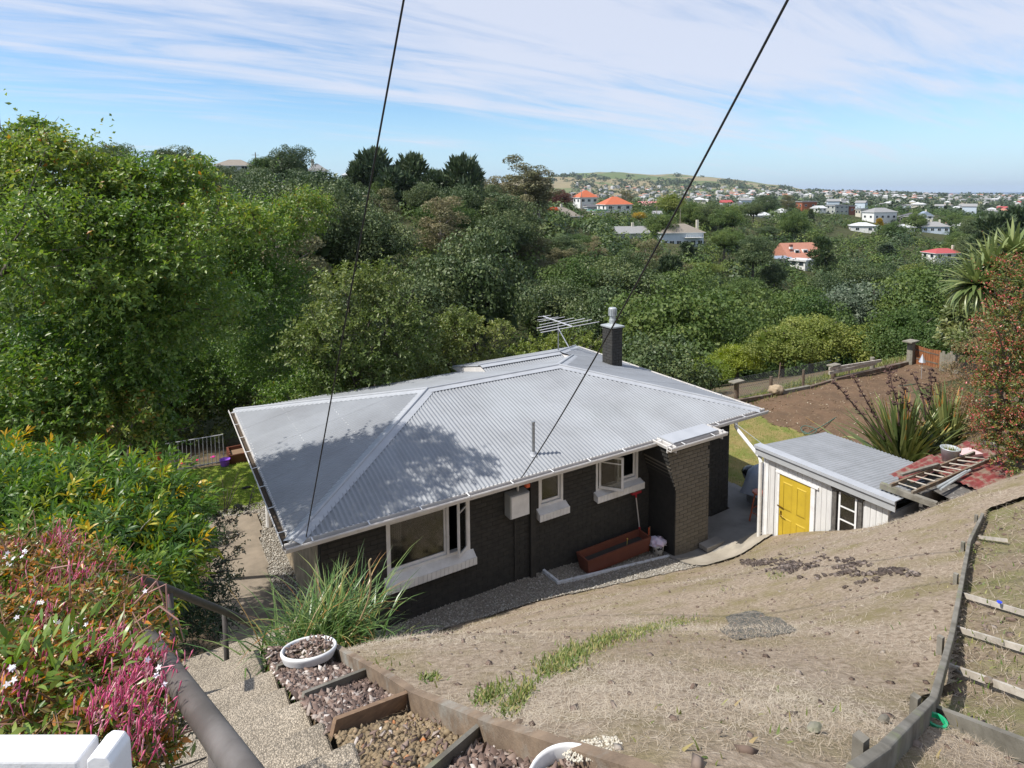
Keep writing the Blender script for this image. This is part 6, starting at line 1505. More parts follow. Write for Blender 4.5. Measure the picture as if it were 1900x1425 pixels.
for q_, rr_ in lob[:9]: b.tube([c_, c_.lerp(Vector(q_), .6) + Vector((0, 0, -.15)), Vector(q_)], [.03, .02, .01], 6)
b.build('stem', m_barkpale, sb)
m_darkb = leafmat('dark_shrub_leaves', [(0, (0.012, 0.03, 0.012)), (0.7, (0.03, 0.065, 0.025)), (1, (0.07, 0.11, 0.03))], trans=.15, rough=.5)
db = thing('dark_shrub', 'dark feathery shrub in shade left of the garden path', 'shrub', (0.0, 7.6, 1.9))
twiggy('foliage', LB([(365, 1060, 6.6, .42), (390, 1120, 6.4, .34), (362, 985, 7.4, .42), (335, 1120, 6.2, .5), (320, 1180, 5.8, .4), (335, 930, 8.6, .45), (410, 1155, 6.4, .22)]), 900, 14, .05, .012, m_darkb, 131, db, twigs=60, twmat=m_bark)
rs = thing('round_leaf_shrub', 'open dark shrub of small round leaves leaning over the garden path', 'shrub', (0.6, 9.6, .9))
twiggy('foliage', LB([(425, 1010, 9.5, .28), (450, 950, 10.5, .22), (420, 1070, 9.0, .26), (410, 965, 10.5, .25)]), 300, 10, .045, .035, leafmat('round_leaves', [(0, (0.03, 0.04, 0.015)), (1, (0.10, 0.09, 0.05))], trans=.2, rough=.35, spec=.6), 132, rs, twigs=40, twmat=m_bark, long_tips=14, upbias=.6)
b = MB(); p_ = at_z(418, 955, .02)
for e in ((-.05, .2, 1.1), (.35, .1, 1.0), (.5, .3, .8), (.1, 0, .75)): b.tube([p_, p_ + Vector(e) * .5 + Vector((.02, 0, .1)), p_ + Vector(e)], [.012, .008, .003], 5)
tag(b.build('bare_sapling', m_bark), 'thin leafless sapling on the near edge of the small lawn', 'sapling')

# ------------------------------------------------------------------ jasmine over the rail
jl = [(60, 1110, 2.5, .28), (160, 1090, 2.55, .24), (20, 1190, 2.15, .28), (130, 1180, 2.1, .26), (230, 1160, 2.2, .18), (-40, 1290, 1.7, .25), (60, 1280, 1.7, .22), (150, 1280, 1.7, .2), (230, 1260, 1.75, .15), (90, 1040, 2.9, .22), (0, 1060, 2.8, .26), (180, 1350, 1.5, .14), (250, 1330, 1.6, .12), (265, 1390, 1.55, .10), (215, 1210, 2.0, .17), (-60, 1150, 2.3, .3)]
jlob = LB([(a_, b_, 1.12 + (d_ - 1.5) * .62, r_ * .74) for a_, b_, d_, r_ in jl])
ja = thing('jasmine', 'tangle of pink budded jasmine with orange and green leaves in the lower left corner', 'climber', (-.9, 1.9, 5.6))
m_jas = leafmat('jasmine_leaves', [(0, (0.035, 0.06, 0.015)), (0.3, (0.13, 0.24, 0.035)), (0.5, (0.24, 0.26, 0.06)), (0.68, (0.30, 0.17, 0.07)), (0.85, (0.50, 0.20, 0.05)), (1, (0.60, 0.22, 0.03))], trans=.28, rough=.35, spec=.5)
def jt(r, P, T, u):
    low = P[:, 2] < 6.45
    return np.clip(np.where(r.random(len(P)) < np.where(low, .72, .35), r.normal(.27, .11, len(P)), r.normal(.68, .16, len(P))), 0, 1)
twiggy('foliage', jlob, 6800, 9, .026, .0085, m_jas, 141, ja, tintf=jt, twigs=500, twmat=M('jasmine_stem', (0.20, 0.10, 0.06), (0.3, 0.17, 0.12), 20, rough=.7), spread=.8, long_tips=0, shine=.3, twr=.0022)
lowl = LB([(60, 1290, 1.18, .13), (150, 1310, 1.15, .11), (180, 1250, 1.25, .08), (0, 1320, 1.12, .13), (110, 1240, 1.25, .1)])
r = np.random.default_rng(5); A_, B_, T_ = lobe_twigs(r, lowl, 4200, .5); n = len(A_)
strap_leaves('broad_leaves', B_, norm(B_ - A_) + r.normal(0, .3, (n, 3)), norm(r.normal(0, .4, (n, 3)) + np.array([0, 0, 1.0])), r.uniform(.025, .055, n), r.uniform(.006, .012, n), r.uniform(.1, .6, n), m_jas, np.clip(r.normal(.27, .08, n), 0, 1), ja)
# bud clusters and open flowers
m_bud2 = leafmat('pink_buds', [(0, (0.52, 0.05, 0.18)), (0.6, (0.70, 0.18, 0.34)), (1, (0.75, 0.45, 0.50))], trans=.2, rough=.45, vary=0)
spots = [(110, 1000, 2.75, 1), (120, 1015, 2.75, 1), (135, 1065, 2.5, 1), (165, 1075, 2.5, 1), (30, 1090, 2.4, .4), (100, 1130, 2.2, .6), (195, 1195, 1.9, 1), (210, 1200, 1.9, 1), (180, 1215, 1.9, .7), (240, 1235, 1.8, 1), (265, 1250, 1.8, 1), (285, 1225, 1.85, .6), (200, 1310, 1.55, 1.2), (215, 1320, 1.55, 1.2), (230, 1300, 1.55, 1), (190, 1330, 1.5, 1), (260, 1370, 1.5, 1), (275, 1350, 1.55, 1), (290, 1330, 1.6, 1), (255, 1390, 1.45, .8), (25, 1270, 1.65, .5), (10, 1300, 1.6, .5), (225, 1280, 1.65, .9), (270, 1290, 1.65, .9), (90, 1085, 2.4, .6), (60, 1180, 2.1, .5), (265, 1110, 2.4, .3), (60, 1240, 1.9, .5), (300, 1260, 1.8, .7), (45, 1030, 2.7, .5)]
r = np.random.default_rng(8); P_, D_, Nn_, T_ = [], [], [], []
for (px, py, D, w) in spots:
    D = 1.12 + (D - 1.5) * .62
    c_ = np.array(at_d(px, py, D - .09)); k = int(32 * w)
    for _ in range(k): P_.append(c_ + r.normal(0, .021, 3) * (1, 1, .8)); D_.append(norm(np.array([0.25, -.1, 1.0]) + r.normal(0, .32, 3))); T_.append(r.random())
P_ = np.array(P_); D_ = np.array(D_); n = len(P_); V = []; 
ln_ = r.uniform(.018, .032, n); s1 = norm(np.cross(D_, unit(r, n))); s2 = np.cross(D_, s1)
for t_, w_ in ((0, .0007), (.55, .0010), (.8, .0019), (1, .0004)):
    for a_ in (0, 2.09, 4.19): V.append(P_ + D_ * (ln_ * t_)[:, None] + (s1 * math.cos(a_) + s2 * math.sin(a_)) * w_)
V = np.stack(V, 1); fc = np.array([(k * 3 + j, k * 3 + (j + 1) % 3, k * 3 + 3 + (j + 1) % 3, k * 3 + 3 + j) for k in range(3) for j in range(3)])
F = fc[None] + (np.arange(n) * 12)[:, None, None]
link_mesh('buds', np_mesh('buds', V - np.array(ja.location), F.ravel(), np.full(n * 9, 4), tint=np.repeat(np.array(T_), 9)), m_bud2, ja)['kind'] = 'stuff'
m_petal = leafmat('white_petals', [(0, (0.82, 0.78, 0.85)), (1, (0.85, 0.84, 0.9))], trans=.25, rough=.6, vary=0)
P_, D_, Nn_ = [], [], []
for (px, py, D, k) in ((20, 1040, 2.6, 7), (45, 1028, 2.6, 4), (12, 1240, 1.65, 5), (20, 1255, 1.62, 3), (65, 1110, 2.3, 4), (270, 1235, 1.75, 3), (285, 1265, 1.7, 3), (100, 1150, 2.1, 3), (160, 1145, 2.15, 3), (120, 1170, 2.1, 3), (60, 1145, 2.1, 2), (282, 1100, 2.3, 1)):
    D = 1.12 + (D - 1.5) * .62 + .04
    for _ in range(max(1, k - 1)):
        c_ = np.array(at_d(px + r.normal(0, 12), py + r.normal(0, 9), D - .16)); nn_ = norm(np.array([-.2, -.6, .8]) + r.normal(0, .3, 3)); a1 = norm(np.cross(nn_, unit(r, 1)[0])); a2 = np.cross(nn_, a1)
        for q_ in range(5): a_ = q_ * 1.2566; P_.append(c_); D_.append(a1 * math.cos(a_) + a2 * math.sin(a_)); Nn_.append(nn_)
n = len(P_); link_mesh('petals', leaf_mesh('petals', np.array(P_) - np.array(ja.location), np.array(D_), np.array(Nn_), np.full(n, .0066), np.full(n, .0034), r.random(n), .05), m_petal, ja)['kind'] = 'stuff'
# sparse dark leaves hanging beside the rail over the steps
twiggy('hanging_leaves', LB([(285, 1380, 1.35, .10), (300, 1300, 1.6, .08), (305, 1360, 1.5, .07), (270, 1420, 1.2, .08)]), 2600, 9, .017, .008, leafmat('small_dark_leaves', [(0, (0.03, 0.045, 0.02)), (.8, (0.09, 0.09, 0.04)), (1, (.25, .1, .05))], trans=.2, rough=.4), 143, ja, twigs=60, twmat=m_bark, twr=.002)
b = MB()
for (a_, c_, d_) in (((250, 1120), (300, 1105), 1.5), ((275, 1100), (310, 1135), 1.5), ((230, 1170), (330, 1150), 1.45), ((95, 1055), (130, 1110), 1.5)):
    p0, p1 = at_d(*a_, d_), at_d(*c_, d_); b.tube([p0, p0.lerp(p1, .5) + Vector((.02, 0, .04)), p1, p1 + Vector((.01, 0, -.06))], [.0025, .0025, .002, .001], 6)
b.build('stem', M('vine_stem', (0.32, 0.17, 0.14), rough=.6), ja)

# ------------------------------------------------------------------ grassy clump behind the pot
m_aga = leafmat('clump_blades', [(0, (0.06, 0.13, 0.035)), (0.5, (0.13, 0.22, 0.06)), (0.85, (0.25, 0.32, 0.11)), (0.93, (0.32, 0.25, 0.08)), (1, (0.38, 0.18, 0.06))], trans=.25, rough=.35, spec=.5)
gcm = at_d(600, 1195, 4.75)
gc = thing('grass_clump', 'spiky clump of narrow green blades behind the round white pot', 'plant', gcm)
P = rng.normal(0, .15, (800, 2)) * (1.15, .9) + np.array([gcm.x, gcm.y])
blades('blades', P, np.full(800, gcm.z - .12), .62, .0165, (0.0, .6), m_aga, seed=151, up=.5, seg=5, kind=None, parent=gc, off=tuple(gcm))
P = rng.normal(0, .19, (320, 2)) + np.array([gcm.x, gcm.y])
blades('low_blades', P, np.full(320, gcm.z - .14), .48, .013, (.7, 1.3), m_aga, seed=152, up=.35, seg=4, kind=None, parent=gc, off=tuple(gcm))
p0 = at_d(668, 1150, 4.2); b = MB(); b.tube(spline([p0, at_d(684, 1110, 4.15), at_d(688, 1075, 4.1), at_d(685, 1045, 4.1), at_d(689, 1036, 4.1)], 4), [.006] * 16 + [.003], 6)
b.build('seed_stalk', m_dry, gc)

# ------------------------------------------------------------------ strap leaved plants: flax and cabbage tree
def strap_mesh(ln, wd, bend, seed, name='leaf', tmin=0.0, tmax=1.0, vfold=.25):
    r = random.Random(seed); n = 7; vs, fs = [], []; ang = 0.0; p = Vector((0, 0, 0))
    for k in range(n + 1):
        t = k / n; w = wd * (1 - t ** 2.2) * (.65 + .7 * min(t * 3, 1) * .5) + .002
        fw = vfold * w
        vs += [(-w / 2, p.y + math.sin(ang) * 0, p.z + 0) if 0 else (-w / 2, p.y - fw * math.cos(ang), p.z + fw * math.sin(ang)), (0, p.y, p.z), (w / 2, p.y - fw * math.cos(ang), p.z + fw * math.sin(ang))]
        p = p + Vector((0, math.sin(ang), math.cos(ang))) * (ln / n); ang += bend / n * (1 + t * 1.5)
    for k in range(n): fs += [(3 * k, 3 * k + 1, 3 * k + 4, 3 * k + 3), (3 * k + 1, 3 * k + 2, 3 * k + 5, 3 * k + 4)]
    tt = tmin + (tmax - tmin) * r.random()
    me = np_mesh(name, vs, np.array(fs).ravel(), np.full(len(fs), 4), tint=[min(1, tt + (.25 if k // 2 > n - 2 and seed % 3 == 0 else 0)) for k in range(len(fs))]); me.shade_smooth(); return me
m_flax = leafmat('flax_leaves', [(0, (0.07, 0.105, 0.035)), (0.4, (0.16, 0.20, 0.065)), (0.75, (0.24, 0.27, 0.10)), (0.9, (0.30, 0.25, 0.07)), (1, (0.42, 0.20, 0.05))], trans=.15, rough=.35, spec=.55)
flv = [strap_mesh(1.0, .062, b_, i, tmax=.85) for i, b_ in enumerate((.05, .15, .25, .4, .6, .9, 1.6, .1))]
def flax(label, loc, n, h, spread, seed, kinkn=5):
    t = thing('flax_bush', label, 'flax', loc); r = random.Random(seed)
    for i in range(n):
        lean_ = abs(r.gauss(0, spread)); kink = i < kinkn
        me = flv[6] if kink else flv[r.choice((0, 1, 2, 7, 3, 4) if lean_ > .2 else (0, 1, 7))]
        o = bpy.data.objects.new('leaf', me); COL.objects.link(o); o.parent = t; a_ = r.uniform(0, 6.28); rad = r.uniform(0, .38) * (0.5 + lean_)
        if not me.materials: me.materials.append(m_flax)
        o.location = (rad * math.cos(a_), rad * math.sin(a_), -.1); s_ = h * r.uniform(.7, 1.08)
        o.scale = (r.uniform(1.1, 1.7) * h * .75, s_, s_)
        o.rotation_euler = (-(lean_ + (.2 if kink else 0)), r.uniform(-.1, .1), a_ - math.pi / 2 + r.uniform(-.5, .5))
    return t
F1 = at_z(1672, 868, .75); F1 = Vector((F1.x, F1.y, .75)); F2 = at_z(1755, 842, 1.0)
f1 = flax('broad flax bush right behind the shed roof with spent flower stalks', F1, 190, 2.0, .42, 1)
f2 = flax('second flax bush standing right of and behind the first', F2, 130, 1.9, .36, 2)
m_pod = M('flax_pods', (0.055, 0.032, 0.028), (0.11, 0.06, 0.05), 30, rough=.9)
def stalk(root, pts, D, dens, wid, seed):
    r = random.Random(seed); P3 = spline([at_d(a_, b_, D) for a_, b_ in pts], 5); b = MB(); b.tube(P3, [.022 - .014 * k / (len(P3) - 1) for k in range(len(P3))], 6)
    b.build('flower_stalk', m_pod, root); b = MB(); top = P3[int(len(P3) * .35):]
    for i in range(dens):
        c_ = top[int(i / dens * len(top))] + Vector((r.uniform(-1, 1), r.uniform(-1, 1), r.uniform(-.5, .5))) * wid
        for _ in range(4):
            e = Vector((r.uniform(-1, 1), r.uniform(-1, 1), r.uniform(.0, 1))).normalized() * .07; b.tube([c_, c_ + e * .5, c_ + e], [.006, .015, .004], 5)
    b.build('seed_pods', m_pod, root)['kind'] = 'stuff'
DF = (F1 - Vector((0, 0, CAMH))).dot(_fh)
stalk(f1, [(1640, 815), (1600, 770), (1570, 735), (1546, 708)], DF - .3, 22, .05, 1)
stalk(f1, [(1655, 820), (1625, 775), (1603, 735), (1582, 698)], DF - .2, 24, .05, 2)
stalk(f1, [(1668, 790), (1665, 750), (1655, 715), (1650, 680)], DF + .2, 46, .14, 3)
stalk(f1, [(1675, 790), (1685, 760), (1680, 735), (1672, 705)], DF + .2, 22, .08, 4)
stalk(f2, [(1722, 770), (1725, 745), (1728, 715), (1724, 685)], DF + .8, 36, .12, 5)
stalk(f2, [(1718, 770), (1712, 740), (1702, 712), (1692, 690)], DF + .8, 14, .06, 6)
m_cab = leafmat('cabbage_leaves', [(0, (0.10, 0.14, 0.045)), (0.5, (0.20, 0.25, 0.09)), (0.85, (0.30, 0.34, 0.15)), (1, (0.32, 0.26, 0.07))], trans=.15, rough=.38, spec=.5)
cbv = [strap_mesh(.85, .055, b_, 40 + i, tmax=.9) for i, b_ in enumerate((.0, .15, .3, .5, .9))]
def head(root, c, n, seed, s=1.0, lim=2.0):
    r = random.Random(seed)
    for i in range(n):
        th = lim * math.sqrt((i + .5) / n); a_ = i * 2.4; me = cbv[min(4, int(th / lim * 4.9))]
        if not me.materials: me.materials.append(m_cab)
        o = bpy.data.objects.new('leaf', me); COL.objects.link(o); o.parent = root; o.location = c - Vector(root.location); k = s * r.uniform(.8, 1.1); o.scale = (s * 1.8, k, k)
        o.rotation_euler = (-th + r.uniform(-.1, .1), r.uniform(-.15, .15), a_)
    return
CT = at_d(1850, 640, 13.6)
ct = thing('cabbage_tree', 'cabbage tree with sword leaf heads above the red tipped shrub', 'tree', (CT.x, CT.y, 2.6))
hd = [at_d(1838, 498, 13.4), at_d(1880, 472, 13.6), at_d(1812, 530, 13.2), at_d(1888, 535, 13.0), at_d(1925, 500, 13.3)]
for i, h_ in enumerate(hd): head(ct, h_, 150, i, 1.02 if i < 3 else .9, 2.1)
b = MB(); fk = at_d(1865, 590, 13.5)
b.tube([Vector((CT.x, CT.y, 2.4)), fk], [.14, .11], 10)
for h_ in hd: b.tube([fk, fk.lerp(h_, .5) + Vector((0, 0, -.05)), h_], [.09, .07, .05], 8)
b.build('trunk', m_bark, ct, smooth=True)
ct2 = thing('spiky_plant', 'low pale spiky leaved plant at the yard end beside the brown shrubs', 'plant', at_z(1868, 700, 1.2))
head(ct2, at_d(1868, 690, 15.5), 40, 9, .75, 1.8); head(ct2, at_d(1862, 632, 15.5), 26, 10, .6, 1.8)
# ------------------------------------------------------------------ red tipped shrub at the right edge
m_redl = leafmat('red_tip_leaves', [(0, (0.04, 0.07, 0.018)), (0.35, (0.10, 0.15, 0.03)), (0.6, (0.19, 0.19, 0.04)), (0.78, (0.27, 0.12, 0.05)), (0.93, (0.42, 0.08, 0.07)), (1, (0.58, 0.14, 0.15))], trans=.25, rough=.35, spec=.5)
rsb = thing('red_tipped_shrub', 'tall green shrub with red tips and pink flowers at the right edge', 'shrub', (14.6, 5.1, 2.7))
rl = LB([(1905, 520, 11.8, .75), (1890, 600, 11.6, .75), (1870, 660, 11.5, .62), (1860, 730, 11.4, .6), (1875, 790, 11.3, .62), (1850, 830, 11.4, .40), (1940, 680, 11.3, .8), (1930, 800, 11.2, .7), (1830, 770, 11.6, .33), (1835, 700, 11.7, .3), (1900, 860, 11.0, .35)])
twiggy('foliage', rl, 620, 13, .052, .024, m_redl, 161, rsb, tintf=lambda r, P, T, u: np.clip(np.where((u > .6) & (r.random(len(P)) < .8), r.uniform(.62, 1, len(P)), r.normal(.38, .2, len(P))), 0, 1), twigs=120, twmat=m_bark, upbias=.3, long_tips=40)
limbs(rsb, (14.6, 5.1, 2.7), rl, .06, seed=9)
m_brown = leafmat('brown_shrub_leaves', [(0, (0.10, 0.07, 0.035)), (0.5, (0.20, 0.13, 0.06)), (0.8, (0.13, 0.14, 0.045)), (1, (0.36, 0.24, 0.11))], trans=.2, rough=.6)
for i, (lab, ls) in enumerate((('dry brown shrub below the dark fence at the end of the dug ground', [(1745, 722, 21, .5), (1775, 735, 19, .5), (1800, 715, 19, .6), (1770, 690, 22, .6), (1735, 760, 17.5, .35)]),
                               ('brown and green shrub left of the red tipped one', [(1815, 760, 15, .6), (1840, 690, 15.5, .6), (1805, 650, 17, .55), (1850, 610, 16, .6), (1820, 800, 13.5, .4)]),
                               ('low russet grassy mound right of the red iron roof', [(1850, 870, 12.0, .25), (1885, 880, 11.8, .3), (1905, 850, 11.8, .35), (1870, 850, 12.3, .25)]))):
    t = thing('dry_shrub', lab, 'shrub', LB(ls)[0][0]); twiggy('foliage', LB(ls), 420, 11, .05, .022, m_brown, 170 + i, t, twigs=60, twmat=m_bark, long_tips=14)
m_lanc = leafmat('pale_lance_leaves', [(0, (0.07, 0.11, 0.03)), (1, (0.24, 0.26, 0.10))], trans=.25, rough=.4)
t = thing('lance_leaf_bush', 'bush of pale hanging lance leaves beyond the paling gate', 'bush', LB([(1790, 600, 26, 1)])[0][0])
rosettes('foliage', LB([(1790, 590, 25, .9), (1800, 640, 24, .9), (1775, 620, 25, .8), (1800, 560, 26, .7)]), 120, 12, .38, .09, m_lanc, t, 181, droop=.5)
# ------------------------------------------------------------------ woodland
def crown_mesh(kind, seed):
    r = np.random.default_rng(seed); P, D, Nn, T, Lh = [], [], [], [], []
    Rr, H = 4.0, 6.6
    if kind == 'broad':
        nl, lr, per, lf = 78, (.5, 1.4), 210, .20
        c = unit(r, nl); c[:, 2] = np.abs(c[:, 2]) * 1.0 - .25; c = norm(c) * r.uniform(.45, 1.0, (nl, 1)) * (Rr, Rr, H * .55) + (0, 0, H * .52)
    elif kind == 'euc':
        nl, lr, per, lf = 40, (.6, 1.15), 240, .22
        c = unit(r, nl) * r.uniform(.4, 1.0, (nl, 1)) * (Rr * .8, Rr * .8, H * .75) + (0, 0, H * .85)
    elif kind == 'soft':
        nl, lr, per, lf = 46, (.8, 1.3), 150, .20
        c = unit(r, nl); c[:, 2] = np.abs(c[:, 2]) - .2; c = norm(c) * r.uniform(.6, .85, (nl, 1)) * (Rr, Rr, H * .45) + (0, 0, H * .42)
    elif kind == 'con':
        nl, lr, per, lf = 70, (.5, .95), 110, .30
        t = r.random(nl) ** .8; a = r.uniform(0, 6.28, nl); rad = Rr * 1.0 * (1 - t * .78) * r.uniform(.55, 1, nl); c = np.stack([rad * np.cos(a), rad * np.sin(a), 1.0 + t * H * 1.25], 1)
    for i in range(nl):
        lrad = r.uniform(*lr); lt = r.random(); n = int(per * lrad ** 1.6)
        d = unit(r, n); d[:, 2] += .3; d = norm(d)
        e = c[i] + d * lrad * r.uniform(.7, 1.08, (n, 1)) * (1, 1, .75)
        P.append(e); Nn.append(norm(d + r.normal(0, .42, (n, 3)) + (0, 0, .25))); 
        if kind == 'con': D.append(norm(d * .8 + (0, 0, .55) + r.normal(0, .3, (n, 3)))); Lh.append(np.full(n, lf * 2.3))
        else: D.append(norm(np.cross(d, unit(r, n)) + d * .3)); Lh.append(np.full(n, lf))
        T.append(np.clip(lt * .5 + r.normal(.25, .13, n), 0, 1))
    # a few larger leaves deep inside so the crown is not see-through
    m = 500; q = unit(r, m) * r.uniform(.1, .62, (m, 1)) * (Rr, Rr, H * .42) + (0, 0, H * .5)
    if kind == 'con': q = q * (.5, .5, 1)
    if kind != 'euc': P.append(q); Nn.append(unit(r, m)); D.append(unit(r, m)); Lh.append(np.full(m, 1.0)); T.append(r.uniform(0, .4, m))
    P, D, Nn, T, Lh = map(np.concatenate, (P, D, Nn, T, Lh)); n = len(P); Lh = Lh * r.uniform(.6, 1.35, n)
    w = Lh * (.32 if kind == 'con' else .68)
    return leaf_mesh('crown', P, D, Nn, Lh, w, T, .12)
m_dkleaf = leafmat('dark_evergreen_leaves', [(0, (0.03, 0.058, 0.02)), (0.5, (0.062, 0.10, 0.034)), (1, (0.135, 0.165, 0.058))], trans=.15, rough=.5, spec=.35, vary=.16)
m_gnleaf = leafmat('green_wood_leaves', [(0, (0.04, 0.08, 0.02)), (0.5, (0.075, 0.125, 0.032)), (1, (0.14, 0.185, 0.05))], trans=.25, rough=.55, spec=.25, vary=.2)
m_olive = leafmat('gum_leaves', [(0, (0.10, 0.11, 0.05)), (0.5, (0.16, 0.155, 0.075)), (1, (0.24, 0.21, 0.11))], trans=.18, rough=.55, spec=.25, vary=.18)
m_yel = leafmat('yellow_green_leaves', [(0, (0.08, 0.13, 0.025)), (0.5, (0.15, 0.195, 0.045)), (1, (0.24, 0.27, 0.075))], trans=.32, rough=.5, spec=.25, vary=.15)
m_grey = leafmat('grey_green_leaves', [(0, (0.05, 0.08, 0.045)), (1, (0.12, 0.155, 0.095))], trans=.15, rough=.5, vary=.1)
m_conl = leafmat('conifer_leaves', [(0, (0.025, 0.05, 0.024)), (1, (0.075, 0.11, 0.045))], trans=.08, rough=.55, vary=.15)
m_orange_l = leafmat('orange_leaves', [(0, (0.45, 0.08, 0.02)), (1, (0.65, 0.16, 0.03))], trans=.3, rough=.5, vary=.05)
m_gold = leafmat('golden_leaves', [(0, (0.30, 0.20, 0.02)), (1, (0.45, 0.33, 0.04))], trans=.3, rough=.5, vary=.05)
m_russet = leafmat('russet_leaves', [(0, (0.06, 0.025, 0.02)), (1, (0.13, 0.05, 0.03))], trans=.2, rough=.5, vary=.05)
bases = {k: [crown_mesh(k, 300 + 17 * i + len(k)) for i in range(n)] for k, n in (('broad', 5), ('euc', 3), ('soft', 3), ('con', 3))}
def trunk_mesh(kind, seed):
    rr = random.Random(seed); b = MB(); top = 5.0 if kind != 'euc' else 7.5
    b.tube([(0, 0, -2.5), (.1, 0, 1.5), (.2, .1, top)], [.32, .22, .07], 7)
    for k in range(6):
        z = rr.uniform(1.5, top * .75); a_ = rr.uniform(0, 6.28); r_ = rr.uniform(1.6, 2.8)
        b.tube([(.1, 0, z), (.5 * r_ * math.cos(a_), .5 * r_ * math.sin(a_), z + .9), (r_ * math.cos(a_), r_ * math.sin(a_), z + 1.8)], [.11, .07, .03], 5)
    me = bpy.data.meshes.new('trunk'); me.from_pydata(b.v, [], b.f); me.update(); return me
tr_dark = [trunk_mesh('broad', i) for i in range(2)]; tr_pale = [trunk_mesh('euc', 5 + i) for i in range(2)]
for m_ in tr_dark: m_.materials.append(m_bark)
for m_ in tr_pale: m_.materials.append(m_barkpale)
_cache = {}
def crown_of(kind, mat, i):
    k = (kind, mat.name, i)
    me = bases[kind][i]
    if not me.materials: me.materials.append(mat)
    return me
ntree = 0
def tree(px, D, zb_, kind, mat, s, label, cat='tree', group=None, name='tree', sz=1.0, seed=None):
    global ntree
    rr = random.Random(seed if seed is not None else int(px * 31 + D * 7)); x, y = gxy(px, D)
    t = thing(name, label, cat, (x, y, zb_), rr.uniform(0, 6.28), group); t.scale = (s * rr.uniform(.9, 1.12), s * rr.uniform(.9, 1.12), s * sz)
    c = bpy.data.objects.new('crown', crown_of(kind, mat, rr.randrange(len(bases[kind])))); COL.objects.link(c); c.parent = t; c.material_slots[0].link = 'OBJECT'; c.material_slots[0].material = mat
    u = bpy.data.objects.new('trunk', (tr_pale if kind == 'euc' else tr_dark)[rr.randrange(2)]); COL.objects.link(u); u.parent = t
    ntree += 1; return t
def tree_top(px, py, D, kind, mat, s, label, sz=1.0, name='tree', cat='tree', group=None):
    """tree whose top reaches picture height py"""
    H = {'broad': 7.3, 'euc': 12.0, 'soft': 6.2, 'con': 9.9}[kind] * s * sz
    ztop = at_d(px, py, D).z; return tree(px, D, ztop - H, kind, mat, s, label, cat, group, name, sz)
# trees one can tell apart
G_ = 'named'
tree_top(545, 266, 150, 'broad', m_dkleaf, 1.35, 'dense dark round tree on the skyline left of a roof', 1.2)
tree_top(497, 285, 155, 'soft', m_gnleaf, 1.1, 'paler green tree on the skyline left of the dense dark one', 1.2)
tree_top(695, 272, 128, 'con', m_conl, 1.88, 'spiky dark conifer on the skyline behind the left cable', 1.2, 'conifer_tree')
tree_top(672, 300, 126, 'con', m_conl, 1.50, 'smaller spiky conifer left of the one behind the cable', 1.1, 'conifer_tree')
tree_top(765, 288, 130, 'con', m_conl, 2.03, 'broad dark conifer with upswept tips right of the left cable', 1.1, 'conifer_tree')
tree_top(735, 310, 122, 'con', m_conl, 1.80, 'dark conifer filling between the two skyline conifers', 1.0, 'conifer_tree')
tree_top(860, 292, 122, 'con', m_conl, 2.03, 'dark feathery conifer next to the brown gum trees', 1.1, 'conifer_tree')
tree_top(812, 312, 125, 'con', m_conl, 1.65, 'low dark conifer between the two big ones', 1.0, 'conifer_tree')
tree_top(1000, 300, 152, 'euc', m_olive, 1.5, 'gum tree touching the right side of the tallest gum', .7, 'gum_tree')
tree_top(975, 268, 150, 'euc', m_olive, 2.2, 'tall airy gum tree, the highest crown left of the far hills', .62, 'gum_tree')
tree_top(905, 300, 145, 'euc', m_olive, 1.4, 'brownish gum tree just right of the feathery conifer', 1.0, 'gum_tree')
tree_top(992, 330, 150, 'euc', m_olive, .95, 'olive gum tree right of the tallest gum', .9, 'gum_tree')
tree_top(945, 335, 135, 'euc', m_olive, 1.5, 'gum tree in front of the tallest gum', .85, 'gum_tree')
tree_top(1040, 350, 250, 'broad', m_russet, 1.2, 'dark reddish tree left of the orange roofs', 1.0)
tree_top(920, 360, 112, 'soft', m_olive, .75, 'rounded brown bush tree below the gums', 1.2)
tree_top(985, 400, 110, 'euc', m_olive, 1.0, 'gum tree with pale limbs on the slope below the tallest gum', .8, 'gum_tree')
tree_top(1045, 440, 105, 'euc', m_olive, .95, 'olive gum left of the pink roofed annexe', .8, 'gum_tree')
tree_top(1100, 425, 130, 'euc', m_olive, 1.0, 'olive gum left of the long grey roof', .75, 'gum_tree')
tree_top(1070, 470, 105, 'euc', m_olive, .8, 'slender gum above the dark gap in the gully', .95, 'gum_tree')
tree_top(1200, 425, 120, 'euc', m_olive, 1.1, 'loose gum crown in front of the long grey roof', .75, 'gum_tree')
tree_top(1250, 455, 115, 'euc', m_olive, .9, 'gum crown crossed by the right cable', .75, 'gum_tree')
tree_top(1318, 372, 235, 'broad', m_dkleaf, 1.4, 'big round dark tree right of the cable near the ridge', 1.3)
tree_top(1245, 355, 260, 'soft', m_yel, 2.0, 'wide yellow green tree on the ridge behind the cable', .9)
tree_top(1162, 345, 300, 'euc', m_olive, 1.0, 'thin ragged tree against the far pasture hills', .9)
tree_top(1028, 383, 190, 'soft', m_orange_l, .45, 'small bright orange tree behind the grey hipped roof', .8)
tree_top(1186, 392, 225, 'soft', m_gold, .7, 'yellow bush tree between the orange roof and the ridge trees', .8)
tree_top(1632, 404, 318, 'con', m_gold, .75, 'golden pointed conifer beside the white two storey house', 1.0)
tree_top(1350, 385, 215, 'broad', m_gnleaf, 1.4, 'spreading tree right of the big brown grey roof', .9)
tree_top(1398, 372, 260, 'broad', m_dkleaf, 1.1, 'dark tree on the right ridge before the far suburb', 1.0)
tree_top(1420, 362, 320, 'broad', m_dkleaf, 1.5, 'first of the two tall dark ridge trees by the red brown box house', 1.0)
